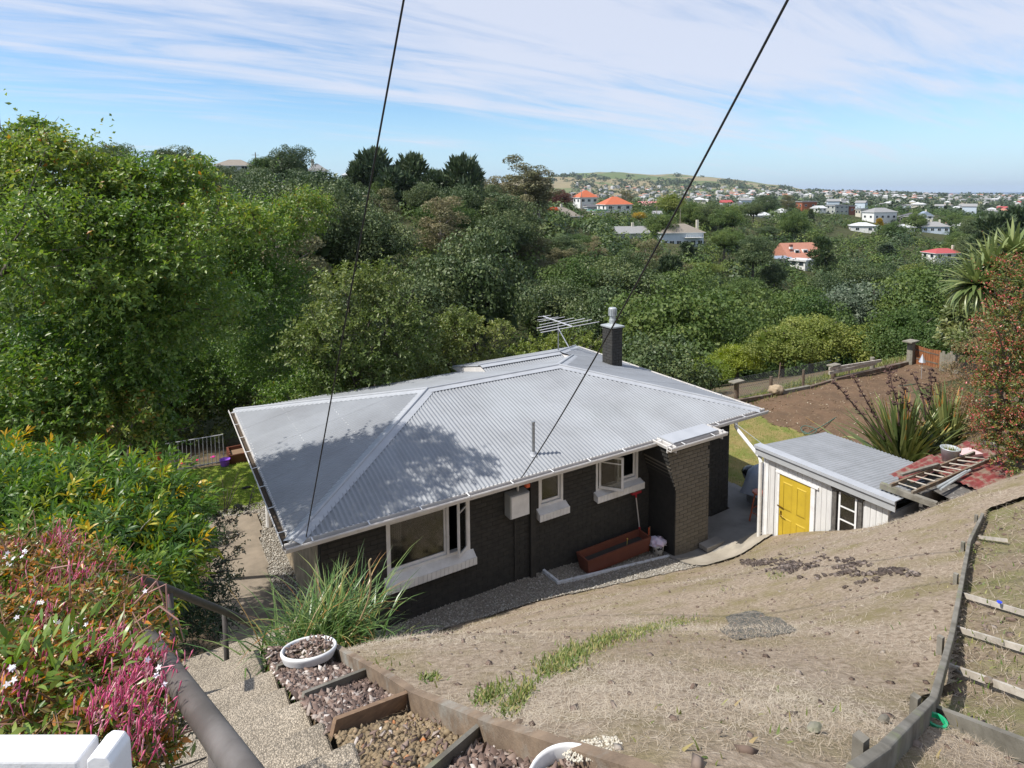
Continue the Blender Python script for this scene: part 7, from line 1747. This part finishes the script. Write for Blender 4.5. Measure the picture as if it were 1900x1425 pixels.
tree_top(1462, 352, 330, 'euc', m_olive, 1.3, 'second of the two tall ridge trees by the red brown box house, ragged and brownish', .8)
tree_top(1440, 487, 150, 'broad', m_dkleaf, .7, 'compact dark tree before the pink roofed house', 1.2)
tree_top(1527, 440, 190, 'con', m_dkleaf, 1.3, 'tall dark tree overlapping the right end of the pink roof', .95)
tree_top(1345, 425, 165, 'broad', m_gnleaf, .95, 'green tree below the deck of the big brown grey house', .9)
tree_top(1400, 440, 150, 'broad', m_dkleaf, 1.2, 'dark tree on the slope left of the pink roofed house', 1.0)
tree_top(1515, 578, 34, 'soft', m_yel, .62, 'wide twiggy olive bush beyond the fence in the middle of the yard edge', .9, 'twiggy_bush', 'bush')
tree_top(1460, 600, 33, 'soft', m_yel, .5, 'left part of the twiggy bushes beyond the yard fence', .9, 'twiggy_bush', 'bush')
tree_top(1375, 640, 34, 'soft', leafmat('vivid_green', [(0, (0.10, 0.16, 0.015)), (1, (0.24, 0.30, 0.04))], trans=.35, rough=.45), .42, 'vivid lime green bush right behind the roof corner', .75, 'bush', 'bush')
tree_top(1325, 668, 33, 'soft', bpy.data.materials['vivid_green'], .36, 'lower lime green bush left of the vivid one', .7, 'bush', 'bush')
tree_top(1635, 505, 48, 'soft', m_grey, 1.15, 'feathery grey green tree in the middle of the gully', 1.1)
tree_top(1560, 535, 46, 'soft', m_grey, .7, 'smaller grey green tree left of the feathery one', 1.0)
tree_top(1640, 595, 33, 'soft', m_yel, .55, 'yellow green bush left of the paling gate', .9, 'bush', 'bush')
tree_top(1700, 560, 32, 'soft', m_gnleaf, .6, 'green bush above the paling gate', 1.2, 'bush', 'bush')
tree_top(1735, 595, 30, 'broad', m_gnleaf, .5, 'glossy leaved bush right of the paling gate', 1.1, 'bush', 'bush')
tree_top(1850, 392, 100, 'con', m_conl, 1.3, 'dark pine behind the cabbage tree heads', 1.0, 'conifer_tree')
tree_top(1895, 385, 105, 'con', m_conl, 1.2, 'dark pine at the right edge above the cabbage tree', 1.0, 'conifer_tree')
tree_top(60, 232, 105, 'broad', m_dkleaf, 1.3, 'dark tree on the skyline above the far left cherry tree', 1.0)
tree_top(215, 262, 120, 'broad', m_gnleaf, 1.2, 'green tree on the skyline between the cherry tips', 1.0)
tree_top(330, 262, 130, 'broad', m_dkleaf, 1.3, 'dark tree on the skyline behind the second cherry tree', 1.0)
# the rest of the wood
houses_clear = [(1040, 220, 45), (1140, 270, 40), (1168, 190, 42), (1258, 190, 52), (1475, 215, 60), (1600, 310, 30), (1563, 300, 25), (1748, 240, 38), (1085, 300, 28), (1410, 300, 30), (1108, 250, 24), (1731, 330, 30), (1632, 360, 30)]
def screened(px, ztop, D, rr_=4.0):
    """would the crown stand right in front of one of the houses?"""
    pt = 463 - 1140 * ((ztop - CAMH) / D + .089)
    for hx, hd_, hw in houses_clear:
        if D < hd_ and abs(px - hx) < hw + rr_ * 1140 / D:
            yb = {1040: 425, 1140: 400, 1168: 447, 1258: 440, 1475: 507, 1600: 438, 1563: 450, 1748: 470, 1085: 378, 1410: 402, 1108: 400, 1731: 428, 1632: 404}[hx]
            if pt < yb: return True
    return False
pts_ = []; rr = random.Random(11); tries = 0
while len(pts_) < 262 and tries < 60000:
    tries += 1
    D = 24 * (430 / 24) ** rr.random(); px = rr.uniform(380 if D < 90 else 150, 1960)
    if D < 30 and (px < 930 or px > 1290): continue
    if D < 41 and px > 1280: continue
    if D < 36 and px < 900: continue
    x, y = gxy(px, D); rad = 2.6 if D < 45 else 4.1 if D < 110 else 4.9 if D < 200 else 7.5
    if any((x - a_) ** 2 + (y - b_) ** 2 < (.5 * (rad + c_) * 1.62) ** 2 for a_, b_, c_ in pts_): continue
    pts_.append((x, y, rad))
    zb_ = zfar(px, D); s = min(rad, 5.0) / 3.9 * rr.uniform(.9, 1.45); mixk = rr.random(); sz = rr.uniform(.9, 1.25)
    if px < 1100:
        kind, mat, nm = ('broad', m_dkleaf, 'dark') if mixk < .80 else ('broad', m_gnleaf, 'green') if mixk < .96 else ('euc', m_olive, 'gum')
    elif D < 100:
        kind, mat, nm = ('broad', m_dkleaf, 'dark') if mixk < .45 else ('broad', m_gnleaf, 'green') if mixk < .8 else ('soft', m_yel, 'yel')
    else:
        kind, mat, nm = ('broad', m_gnleaf, 'green') if mixk < .42 else ('broad', m_dkleaf, 'dark') if mixk < .8 else ('soft', m_yel, 'yel') if mixk < .9 else ('con', m_conl, 'con')
    H = {'broad': 7.6, 'euc': 12.0, 'soft': 6.4, 'con': 10.2}[kind] * s * sz
    if kind == 'euc': sz *= .7; H *= .7
    sk = float(np.interp(px, [0, 200, 350, 420, 600, 680, 900, 1000, 1050, 1100, 1250, 1400, 1500, 1900], [238, 262, 284, 298, 314, 325, 336, 346, 368, 388, 376, 384, 392, 398]))
    room = CAMH - (sk - 361.5) / 1140 * D - zb_ + .4
    if H > room:
        if room < H * .45: continue
        k_ = room / H; s *= k_; H = room
    if screened(px, zb_ + H, D): sz *= .45; s *= .8
    H = {'broad': 7.3, 'euc': 12.0, 'soft': 6.2, 'con': 9.9}[kind] * s * sz
    if screened(px, zb_ + H, D): continue
    lab = {'dark': ('dark evergreen packed in the wood across the gully', 'dark trees of the wood'), 'green': ('green broadleaf tree packed in the wood across the gully', 'green trees of the wood'),
           'yel': ('yellow green tree packed in the wood across the gully', 'yellow green trees of the wood'), 'gum': ('brownish gum packed in the wood across the gully', 'gum trees of the wood'), 'con': ('pointed conifer packed in the wood across the gully', 'conifers of the wood')}[nm]
    tree(px, D, zb_ - .4, kind, mat, s, lab[0], 'tree', lab[1], {'con': 'conifer_tree', 'gum': 'gum_tree'}.get(nm, 'tree'), sz, seed=len(pts_))
print('trees', ntree)
# remaining far woodland and undergrowth as one mass
def mass(name, n, pxr, Dr, s_of, mat, seed, lf=.16, hfrac=.6, per=90, keep=None):
    r = np.random.default_rng(seed); D = Dr[0] * (Dr[1] / Dr[0]) ** r.random(n); px = r.uniform(*pxr, n)
    if keep is not None: k = keep(px, D, r); px, D = px[k], D[k]; n = len(px)
    s = s_of(D) * r.uniform(.6, 1.4, n); Z = zfar_arr(px, D)
    X = _fh.x * D + _rt.x * (px - 950) / 1140 * D; Y = _fh.y * D + _rt.y * (px - 950) / 1140 * D
    d = unit(r, n * per).reshape(n, per, 3); d[..., 2] = np.abs(d[..., 2]); 
    bump = 1 + .25 * np.sin(d[..., 0] * 7 + s[:, None]) * np.sin(d[..., 1] * 6 + 2)
    P = np.stack([X, Y, Z], 1)[:, None] + d * s[:, None, None] * (1, 1, hfrac * 1.6) * (bump * r.uniform(.8, 1.05, (n, per)))[..., None]
    P = P.reshape(-1, 3); dd = d.reshape(-1, 3); m = len(P)
    T = np.clip(np.repeat(r.random(n), per) * .6 + r.normal(.2, .13, m), 0, 1)
    L_ = np.repeat(s, per) * lf * 2.6 * r.uniform(.6, 1.3, m)
    o = link_mesh(name, leaf_mesh(name, P, np.cross(dd, unit(r, m)), norm(dd + r.normal(0, .4, (m, 3)) + (0, 0, .2)), L_, L_ * .7, T, .1), mat); o['kind'] = 'stuff'; return o
def clear_(px, D, r):
    k = np.ones(len(px), bool)
    for hx, hd_, hw in houses_clear: k &= ~((np.abs(px - hx) < hw * .75) & (D < hd_ + 8) & (D > hd_ * .88))
    return k
mass('undergrowth', 480, (380, 1950), (48, 160), lambda D: 1.2 + D * .012, m_gnleaf, 61, per=200, lf=.07, keep=clear_)
mass('undergrowth', 150, (900, 1320), (27, 50), lambda D: 1.0 + D * 0, m_gnleaf, 67, per=320, lf=.07, keep=clear_)
mass('undergrowth', 200, (1270, 1720), (30, 42), lambda D: .75 + D * 0, leafmat('scrub_leaves', [(0, (0.06, 0.08, 0.02)), (1, (0.16, 0.17, 0.06))], trans=.25, rough=.5), 66, lf=.07, per=420, hfrac=.5)
mass('undergrowth', 430, (1100, 1990), (85, 330), lambda D: 2.0 + D * .007, m_gnleaf, 68, per=200, lf=.065, keep=clear_)
mass('undergrowth', 430, (1100, 1990), (85, 360), lambda D: 2.6 + D * .007, m_dkleaf, 69, per=200, lf=.065, keep=clear_)
mass('far_wood', 900, (1000, 1990), (170, 620), lambda D: 1.8 + D * .004, m_gnleaf, 62, per=110, lf=.09, keep=clear_)
mass('far_wood', 500, (300, 1060), (130, 330), lambda D: 3.4 + D * .004, m_dkleaf, 63, per=110, lf=.09, hfrac=.45, keep=clear_)
m_fart = leafmat('distant_tree_leaves', [(0, (0.022, 0.045, 0.02)), (1, (0.07, 0.09, 0.035))], trans=.1, rough=.6, vary=0)
mass('suburb_trees', 3000, (1060, 1990), (520, 3000), lambda D: 3.4 + D * .0026, m_fart, 64, lf=.26, per=20, hfrac=.55)
def hedge(px, D, r):
    a = fbm(px / 26, np.log(D) * 16, 1.0, 3); return a > .56
mass('hill_woods', 2000, (1020, 1640), (2500, 3560), lambda D: 9 + D * 0.001, m_fart, 65, lf=.3, per=18, hfrac=.5, keep=hedge)

# ------------------------------------------------------------------ houses across the gully
def wm(n, c, c2=None): return M(n, c, c2 or tuple(v * .85 for v in c), 2, rough=.7)
HW = wm('house_white', (.72, .72, .70)); HC = wm('house_cream', (.60, .56, .46)); HB = wm('house_paleblue', (.50, .57, .64)); HG = wm('house_greygreen', (.38, .40, .37)); HR = wm('house_redbrick', (.22, .07, .04)); HD = wm('house_dark', (.10, .09, .08))
RO = wm('tile_orange', (.46, .12, .05)); RP = wm('tile_pinkish', (.42, .19, .13)); RG = wm('roof_grey', (.26, .26, .26)); RB = wm('roof_browngrey', (.23, .20, .165)); RL = wm('roof_light', (.55, .56, .57)); RR = wm('roof_red', (.38, .07, .07)); RN = wm('roof_green', (.10, .26, .20)); RU = wm('roof_bluegrey', (.25, .30, .38)); RD = wm('roof_dark', (.10, .10, .11)); RS = wm('roof_rose', (.62, .25, .26))
m_pane = M('house_pane', (.02, .03, .04), rough=.08, spec=.8)
def xf(o_, yaw):
    c, s = math.cos(yaw), math.sin(yaw); return lambda x, y, z: (o_[0] + x * c - y * s, o_[1] + x * s + y * c, o_[2] + z)
def hbox(b, T, x0, x1, y0, y1, z0, z1):
    b.add([T(x0, y0, z0), T(x1, y0, z0), T(x1, y1, z0), T(x0, y1, z0), T(x0, y0, z1), T(x1, y0, z1), T(x1, y1, z1), T(x0, y1, z1)], [(3, 2, 1, 0), (4, 5, 6, 7), (0, 1, 5, 4), (1, 2, 6, 5), (2, 3, 7, 6), (3, 0, 4, 7)])
def hroof(b, T, w, d, z, rh, kind, ov=.5, ang=0):
    x0, x1, y0, y1 = -w / 2 - ov, w / 2 + ov, -d / 2 - ov, d / 2 + ov
    if kind == 'flat': hbox(b, T, x0, x1, y0, y1, z, z + rh); return
    ins = (y1 - y0) / 2 if kind == 'hip' else 0.0
    if kind == 'hip' and ins * 2 > (x1 - x0): ins = (x1 - x0) / 2 - .2
    A = [T(x0, y0, z), T(x1, y0, z), T(x1, y1, z), T(x0, y1, z), T(x0 + ins, 0, z + rh), T(x1 - ins, 0, z + rh)]
    b.add(A, [(0, 1, 5, 4), (2, 3, 4, 5), (1, 2, 5), (3, 0, 4), (3, 2, 1, 0)])
def house_(label, px, pye, D, w, d, wh, rh, wmat, rmat, yaw=0.0, kind='hip', wins=3, rows=1, chim=None, cat='house', name='house', wz_=.9, found=3.0, ov=.5, wcol=None, winw=1.4):
    p = at_d(px, pye, D); yaw = yaw + YAW; base = (p.x, p.y, p.z - wh); T = xf(base, yaw)
    h = thing(name, label, cat, base)
    b = MB(); hbox(b, T, -w / 2, w / 2, -d / 2, d / 2, -found, wh); wl = b.build('wall', wmat, h)
    b = MB(); hroof(b, T, w, d, wh, rh, kind, ov); rf = b.build('roof', rmat, h)
    b = MB(); hbox(b, T, -w / 2 - ov - .02, w / 2 + ov + .02, -d / 2 - ov - .02, d / 2 + ov + .02, wh - .18, wh - .01); b.build('eaves', HW, h)
    for rw in range(rows):
        z0 = wz_ + rw * (wh / rows)
        for i in range(wins):
            x = -w / 2 + w * (i + .5) / wins
            f = MB(); hbox(f, T, x - winw / 2 - .1, x + winw / 2 + .1, -d / 2 - .08, -d / 2 - .01, z0 - .1, z0 + 1.3); wo_ = f.build('window', HW, h)
            g_ = MB(); hbox(g_, T, x - winw / 2, x - .05, -d / 2 - .12, -d / 2 - .085, z0, z0 + 1.2); hbox(g_, T, x + .05, x + winw / 2, -d / 2 - .12, -d / 2 - .085, z0, z0 + 1.2); g_.build('pane', m_pane, wo_)
        for i in range(2):
            y = -d / 2 + d * (i + .5) / 2
            f = MB(); hbox(f, T, -w / 2 - .08, -w / 2 - .01, y - .8, y + .8, z0 - .1, z0 + 1.3); wo_ = f.build('window', HW, h)
            g_ = MB(); hbox(g_, T, -w / 2 - .12, -w / 2 - .085, y - .7, y + .7, z0, z0 + 1.2); g_.build('pane', m_pane, wo_)
    if chim:
        for cxx in chim: b = MB(); hbox(b, T, cxx - .35, cxx + .35, -.3, .4, wh, wh + rh + 1.1); b.build('chimney', HC, h)
    return h
house_('white house under an orange hipped roof at the back left of the ridge', 1086, 366, 300, 9.5, 8, 3, 3.4, HW, RO, .35, chim=[3], wins=3)
h_ = house_('house with a bright orange red roof and white bay windows', 1140, 379, 270, 12.2, 10, 5.6, 3.4, HW, RO, .25, wins=3, rows=2)
house_('grey hip roofed house with a glazed front left of the orange roofs', 1039, 401, 220, 12.5, 10, 4.4, 3.3, HW, RB, .30, chim=[.5], wins=5, rows=1, winw=1.5)
house_('pale annexe with a pink lean roof below the grey hipped house', 1075, 427, 205, 4.6, 4, 2.3, .7, HB, RS, .25, kind='gable', wins=2, name='annexe')
house_('pale upper annexe between the grey hipped house and its pink roof', 1072, 415, 212, 5.0, 4, 2.6, .3, HW, RL, .25, kind='flat', wins=2, name='annexe')
house_('small white box shed with a green flat roof', 1108, 391, 250, 5.2, 5, 3.2, .5, HW, RN, .55, kind='flat', wins=0, name='small_shed', cat='shed')
house_('garage with a pale wall and teal door beside the orange roofs', 1096, 383, 285, 4.6, 5, 3.2, .9, HB, RD, .2, kind='gable', wins=1, name='garage', cat='garage')
house_('white gabled house with a rose coloured roof on the ridge', 1201, 381, 330, 11, 8, 3, 2.2, HW, RS, -.2, kind='gable', chim=[-2, 3])
house_('long low house with a flat pitched grey roof among the gums', 1168, 431, 190, 9.8, 7, 3.6, 1.9, HG, RG, .15, kind='gable', wins=5, chim=[1])
h_ = house_('big dark house with a brown grey hipped roof and long window row', 1257, 430, 190, 13.2, 8.5, 4.6, 2.5, HB, RB, .1, wins=6, chim=[6.3], winw=1.3)
T = xf((at_d(1286, 440, 186)), YAW + .1); b = MB(); hbox(b, T, -2.6, 2.6, -1.5, 1.5, -.15, 0); b.build('deck', HW, h_)
for k in range(9): b = MB(); hbox(b, T, -2.6 + k * .65 - .05, -2.6 + k * .65 + .05, -1.5, -1.4, 0, 1.0); b.build('baluster', HW, h_)
b = MB(); hbox(b, T, -2.6, 2.6, -1.52, -1.4, .95, 1.08); b.build('rail', HW, h_)
house_('pale blue end wall of a small house between the gums and the brown grey roof', 1219, 396, 235, 2.4, 5, 3.0, 1.0, HB, RG, 0, kind='gable', wins=1)
house_('pair of flat grey roofs behind the yellow green ridge tree', 1258, 381, 340, 10, 7, 2.8, 1.3, HC, RG, .1, kind='gable')
house_('small white house with a dark roof right behind the big round tree', 1369, 380, 400, 8, 8, 3, 2.2, HW, RD, .1)
house_('white roofed low house on the slope right of the spreading tree', 1408, 399, 300, 10.5, 8, 3, 1.9, HW, RL, .2)
house_('small white bungalow with a pale grey pyramid roof', 1450, 394, 330, 8, 8, 2.8, 2.2, HW, RL, .3)
house_('boxy red brown modern house on the ridge', 1496, 374, 420, 10.5, 8, 4, .4, wm('rust_cladding', (.30, .09, .04)), RD, .1, kind='flat', wins=2)
house_('pale grey gabled roof left of the modern grey house', 1519, 386, 400, 7, 6, 2.5, 1.6, HW, RL, .4, kind='gable', wins=2)
house_('modern grey box house beside a rust coloured wing', 1554, 381, 400, 10, 8, 5.4, .4, HG, RD, .2, kind='flat', wins=3, rows=2)
house_('rust coloured wing right of the modern grey house', 1574, 382, 402, 4.5, 7, 4, .4, HR, RD, .2, kind='flat', wins=1, name='wing')
house_('small white box house left of the long grey hipped roof', 1599, 388, 385, 4.8, 5, 3.2, .4, HC, RD, .1, kind='flat', wins=2)
house_('long grey hip roofed house with white walls and big window', 1632, 393, 360, 15.4, 9, 4.2, 2.4, HW, RG, .2, wins=4)
house_('dark roofed house between the long grey one and the blue gabled one', 1690, 401, 350, 8.5, 8, 3, 2.0, HD, RD, .3)
house_('tall pale blue house with a steep blue grey gable', 1716, 400, 370, 7.6, 7, 4.8, 2.6, HW, RU, 1.2, kind='gable', wins=2, rows=2, chim=[-2])
house_('square white two storey house with a low white hipped roof', 1600, 418, 310, 11.2, 8, 6.2, 1.5, HW, RL, -.35, wins=2, rows=2, chim=[])
house_('cream house with a green roof left of the white two storey one', 1564, 437, 300, 8.4, 6, 4.2, 1.5, HC, RN, .2, wins=3)
house_('light grey low roof behind the golden conifer', 1673, 421, 330, 9.5, 8, 2.5, 1.6, HW, RL, .2)
house_('pale blue villa under a grey hipped roof with two chimneys', 1731, 419, 330, 12.6, 9, 3.2, 2.3, HB, RG, -.3, chim=[-1, 3], wins=4)
house_('red roofed house right of the pale blue villa', 1768, 414, 370, 7.5, 7, 2.6, 1.9, HW, RR, .2)
house_('white villa with a pale roof at the right end of the row', 1792, 418, 350, 9, 8, 3, 2.2, HW, RL, .2)
house_('low house with a vivid crimson roof half hidden in the trees', 1748, 468, 240, 11.2, 7, 2.6, 1.6, HW, RR, .1, wins=3, chim=[4.5])
h_ = house_('large house with a terracotta pink roof, dormers and banded chimney', 1482, 476, 215, 14.0, 10, 4.6, 4.9, HW, RP, .18, kind='gable', wins=4)
for dx_ in (-3.2, 0.0):
    T = xf((h_.location.x, h_.location.y, h_.location.z), YAW + .18); b = MB(); hbox(b, T, dx_ - .9, dx_ + .9, -3.6, -1.5, 5.9, 7.4); d_ = b.build('dormer', HW, h_)
    b = MB(); hbox(b, T, dx_ - .6, dx_ + .6, -3.66, -3.61, 6.1, 7.1); b.build('pane', m_pane, d_)
for k in range(5): b = MB(); hbox(b, T, -5.6, -4.6, -3.2, -2.4, 5.2 + k * .8, 5.98 + k * .8); b.build('chimney_band', HW if k % 2 else HR, h_)
house_('white boxy annexe with a red door in front of the pink roofed house', 1487, 482, 205, 5.6, 5, 5.0, .3, HW, RL, .7, kind='flat', wins=1, rows=2, name='annexe', winw=.9)
house_('grey metal veranda at the left of the pink roofed house', 1447, 478, 210, 5.5, 4, 2.6, .7, HC, RU, .1, kind='gable', wins=2, name='veranda', cat='veranda')
house_('house roof and chimney on the skyline beside the dense dark tree', 588, 318, 158, 4.5, 4, 2, 2.0, HW, RG, .4, chim=[-1])
house_('low pale roof on the skyline left of the spiky conifers', 660, 325, 160, 6, 5, 2, 1.3, HW, RL, .2)
house_('brown roof on the skyline above the second cherry tree', 436, 308, 165, 9, 6, 2, 1.7, HW, RB, .2)
m_pole = M('power_pole', (.30, .26, .21), (.22, .19, .15), 4, rough=.9)
for px, py, yb, D, lb in ((1079, 350, 398, 245, 'left of the orange roofs'), (1108, 358, 386, 275, 'just left of the bright orange roof'), (1218, 382, 428, 215, 'above the brown grey roof'), (1262, 388, 412, 230, 'right of the cable crossing'), (475, 283, 305, 165, 'on the left skyline'), (1411, 470, 500, 200, 'left of the pink roofed house')):
    p0 = at_d(px, yb + 8, D); h_ = (yb + 8 - py) / 1140 * D; b = MB(); b.tube([p0, p0 + Vector((0, 0, h_))], [.18, .12], 6); b.bar(p0 + Vector((-.9, 0, h_ - .7)), p0 + Vector((.9, 0, h_ - .7)), .1, .1)
    tag(b.build('power_pole', m_pole), 'wooden power pole ' + lb, 'pole')
# lawn beside the pink roofed house, parked white car
p = at_d(1480, 514, 200)
b = MB(); T = xf((p.x, p.y, p.z), YAW); b.add([T(-6, -4, -1.2), T(5, -4, -1.0), T(6, 6, .2), T(-5, 6, .1)], [(0, 1, 2, 3)]); o = b.build('far_lawn', M('far_lawn_grass', (.14, .22, .03), (.11, .17, .03), .3, rough=1)); o['kind'] = 'structure'
p = at_d(1428, 481, 214); T = xf((p.x, p.y, p.z), YAW + .3); cr = thing('car', 'white car parked left of the pink roofed house', 'car', tuple(p))
b = MB(); 
for (x0, x1, z0, z1, i0, i1) in ((-2.1, 2.1, .3, .85, 0, 0), (-1.2, 1.3, .85, 1.4, .3, .3)): b.add([T(x0, -.85, z0), T(x1, -.85, z0), T(x1, .85, z0), T(x0, .85, z0), T(x0 + i0, -.75, z1), T(x1 - i1, -.75, z1), T(x1 - i1, .75, z1), T(x0 + i0, .75, z1)], [(4, 5, 6, 7), (0, 1, 5, 4), (1, 2, 6, 5), (2, 3, 7, 6), (3, 0, 4, 7)])
b.build('body', HW, cr)
for x in (-1.3, 1.3): b = MB(); b.tube([T(x, -.9, .32), T(x, -.7, .32)], .32, 12); b.build('wheel', HD, cr)
fe = thing('pale_fence', 'pale board fence on the bank left of the pink roofed house', 'fence', tuple(at_d(1395, 495, 205)))
for k in range(14): p = at_d(1382 + k * 2.1, 497 + k * .2, 203); b = MB(); b.box(p.x - .17, p.x + .17, p.y - .05, p.y + .05, p.z - 1, p.z + 1.4); b.build('paling', HC, fe)

# ------------------------------------------------------------------ the suburb on the far side
def small_house(wmat, rmat, w, d, h, rh, kind):
    b = MB(); T = xf((0, 0, 0), 0); hbox(b, T, -w / 2, w / 2, -d / 2, d / 2, -3, h); nf = len(b.f); hroof(b, T, w, d, h, rh, kind, .5)
    me = bpy.data.meshes.new('far_house'); me.from_pydata(b.v, [], b.f); me.materials.append(wmat); me.materials.append(rmat)
    for i, p in enumerate(me.polygons): p.material_index = 0 if i < nf else 1
    me.update(); return me
vars_ = [small_house(a_, c_, w * .85, d * .85, h, rh, k) for a_, c_, w, d, h, rh, k in ((HW, RL, 11, 8, 3, 2.2, 'hip'), (HW, RG, 12, 8, 3, 2.3, 'hip'), (HC, RP, 11, 9, 3, 2.4, 'hip'), (HW, RR, 10, 8, 3, 2.2, 'gable'), (HB, RG, 10, 7, 5, 2, 'gable'), (HW, RB, 12, 9, 3, 2.4, 'hip'), (HC, RL, 9, 8, 5, 1.8, 'hip'), (HW, RD, 10, 8, 3, 2, 'gable'))]
gl = ('white', 'white grey-roofed', 'cream tile-roofed', 'white red-roofed', 'pale blue', 'white brown-roofed', 'cream', 'white dark-roofed')
rr = random.Random(5); cntf = 0; used = []
while cntf < 120:
    D = 470 * (1500 / 470) ** rr.random(); px = rr.uniform(1080, 1930)
    if px < 1150 and D < 700: continue
    x, y = gxy(px, D)
    if any((x - a_) ** 2 + (y - b_) ** 2 < 260 for a_, b_ in used): continue
    used.append((x, y)); i = rr.randrange(8); o = bpy.data.objects.new('far_house', vars_[i]); COL.objects.link(o); o.location = (x, y, zfar(px, D) + 2.0); o.rotation_euler = (0, 0, YAW + rr.uniform(-.9, .9)); k = rr.uniform(.85, 1.25); o.scale = (k, k, k)
    tag(o, gl[i] + ' house in the suburb spread over the far slopes', 'house', gl[i] + ' houses of the far suburb'); cntf += 1
b = [MB() for _ in range(4)]; r = random.Random(9)
for _ in range(480):
    D = 1450 * (3300 / 1450) ** r.random(); px = r.uniform(1060, 1960)
    if D > 2550 and px < 1480: continue
    x, y = gxy(px, D); z = zfar(px, D) + 9 * (D > 900) * (0.0) + 2.5; T = xf((x, y, z), YAW + r.uniform(-1, 1)); w, d_ = r.uniform(9, 15), r.uniform(7, 10)
    hbox(b[0 if r.random() < .75 else 1], T, -w / 2, w / 2, -d_ / 2, d_ / 2, -8, 4.5); hroof(b[r.choice((0, 2, 2, 3))], T, w, d_, 4.5, 2.6, r.choice(('hip', 'gable')))
FW = wm('far_wall_pale', (.50, .50, .50)); FC = wm('far_wall_tan', (.38, .35, .29))
for q_, m_ in zip(b, (FW, FC, RG, RP)): o = q_.build('distant_suburb', m_); o['kind'] = 'stuff'

# ------------------------------------------------------------------ drop what nothing of shows, then name the rest by what they stand near
def to_px(p):
    q = Vector(p) - Vector((0, 0, CAMH)); z = q.dot(_f); return (950 + 1140 * q.dot(_r2) / z, 463 - 1140 * q.dot(_u2) / z)
bpy.context.view_layer.update(); dg = bpy.context.evaluated_depsgraph_get()
O_ = Vector((0, 0, CAMH)); rr = random.Random(3)
def visible(root, meshes, n=60):
    for o in meshes:
        vs = o.data.vertices; k = len(vs)
        for _ in range(n):
            p = o.matrix_world @ vs[rr.randrange(k)].co; q = to_px(p)
            if not (0 < q[0] < 1900 and 0 < q[1] < 1425): continue
            d = p - O_; hit, loc, nn, fi, ob, mw_ = S.ray_cast(dg, O_, d.normalized(), distance=d.length + .5)
            if hit and ob is not None and (ob.name == o.name or (ob.parent and o.parent and ob.parent.name == o.parent.name)): return True
    return False
cand = [o for o in S.objects if o.parent is None and (' of the wood' in o.get('group', '') or 'far suburb' in o.get('group', ''))]
gone = []
for o in cand:
    ms = [c for c in o.children if c.name.startswith('crown')] or [o]
    if not visible(o, ms): gone.append(o)
vis = [o for o in cand if o not in gone]
for o in gone:
    for c in list(o.children): bpy.data.objects.remove(c)
    bpy.data.objects.remove(o)
print('dropped', len(gone), 'kept', len(vis))
LM = [(1055, 600, 'the aerial'), (1136, 590, 'the chimney cowl'), (1140, 380, 'the bright orange red roof'), (1040, 400, 'the grey hipped house'), (1086, 358, 'the back orange roof'), (1168, 432, 'the long low grey roof'), (1257, 430, 'the brown grey roof'),
      (1478, 470, 'the terracotta pink roof'), (1600, 425, 'the white two storey house'), (1563, 440, 'the green roofed house'), (1748, 465, 'the crimson roof'), (1731, 418, 'the pale blue villa'), (1632, 395, 'the long grey hipped roof'), (1496, 378, 'the red brown box house'), (1554, 387, 'the modern grey house'),
      (1716, 400, 'the blue grey gable'), (1792, 415, 'the white villa'), (1408, 400, 'the white low roof'), (1450, 393, 'the pyramid roofed bungalow'), (975, 285, 'the tallest gum'), (545, 285, 'the dense skyline tree'), (695, 290, 'the cable crossed conifer'), (765, 300, 'the broad skyline conifer'), (860, 310, 'the feathery conifer'),
      (1635, 530, 'the feathery grey green tree'), (1515, 600, 'the wide twiggy bush'), (1375, 655, 'the vivid lime bush'), (1700, 665, 'the paling gate'), (1850, 480, 'the cabbage tree heads'), (1200, 380, 'the rose roofed gable'), (1370, 375, 'the dark roofed small house'), (850, 620, 'the rounded yellowish tree'), (700, 520, 'the olive green tree'), (1630, 408, 'the golden conifer')]
def dirw(dx, dy):
    a = math.degrees(math.atan2(-dy, dx)) % 360
    return ['right of', 'up and right of', 'above', 'up and left of', 'left of', 'down and left of', 'below', 'down and right of'][int((a + 22.5) // 45) % 8]
ORD = ['nearest', 'second', 'third', 'fourth', 'fifth', 'sixth', 'seventh', 'eighth', 'ninth', 'tenth', 'eleventh', 'twelfth']
bk_ = {}
for o in vis:
    top = Vector(o.location) + Vector((0, 0, 6 if o.children else 3)); x, y = to_px(top)
    d, nm, lx, ly = min((math.hypot(x - a_, y - b_), c_, a_, b_) for a_, b_, c_ in LM)
    kindw = o['label'].split(' packed')[0].split(' in the suburb')[0]
    if 'far suburb' in o['group']: kindw = 'small distant ' + kindw
    bk_.setdefault((kindw, dirw(x - lx, y - ly), nm), []).append((d, o.name))
for (kw, dw, nm), lst in bk_.items():
    lst.sort()
    for i, (d, n_) in enumerate(lst):
        S.objects[n_]['label'] = (kw + ' ' + dw + ' ' + nm) if len(lst) == 1 else (ORD[min(i, 11)] + ' ' + kw + ' ' + dw + ' ' + nm)

# ------------------------------------------------------------------ the air
mb = MB(); mb.box(-30000, 30000, -30000, 30000, -28.0, 185.0); hz_ = mb.build('haze', None); hz_['kind'] = 'stuff'
hm_ = bpy.data.materials.new('haze'); hm_.use_nodes = True; t = hm_.node_tree; t.nodes.clear()
o_ = N(t, 'ShaderNodeOutputMaterial'); pv = N(t, 'ShaderNodeVolumePrincipled'); pv.inputs['Color'].default_value = (.72, .82, .95, 1); pv.inputs['Density'].default_value = 0.00005; pv.inputs['Anisotropy'].default_value = 0.2
L(t, pv.outputs[0], o_.inputs['Volume']); hz_.data.materials.append(hm_)
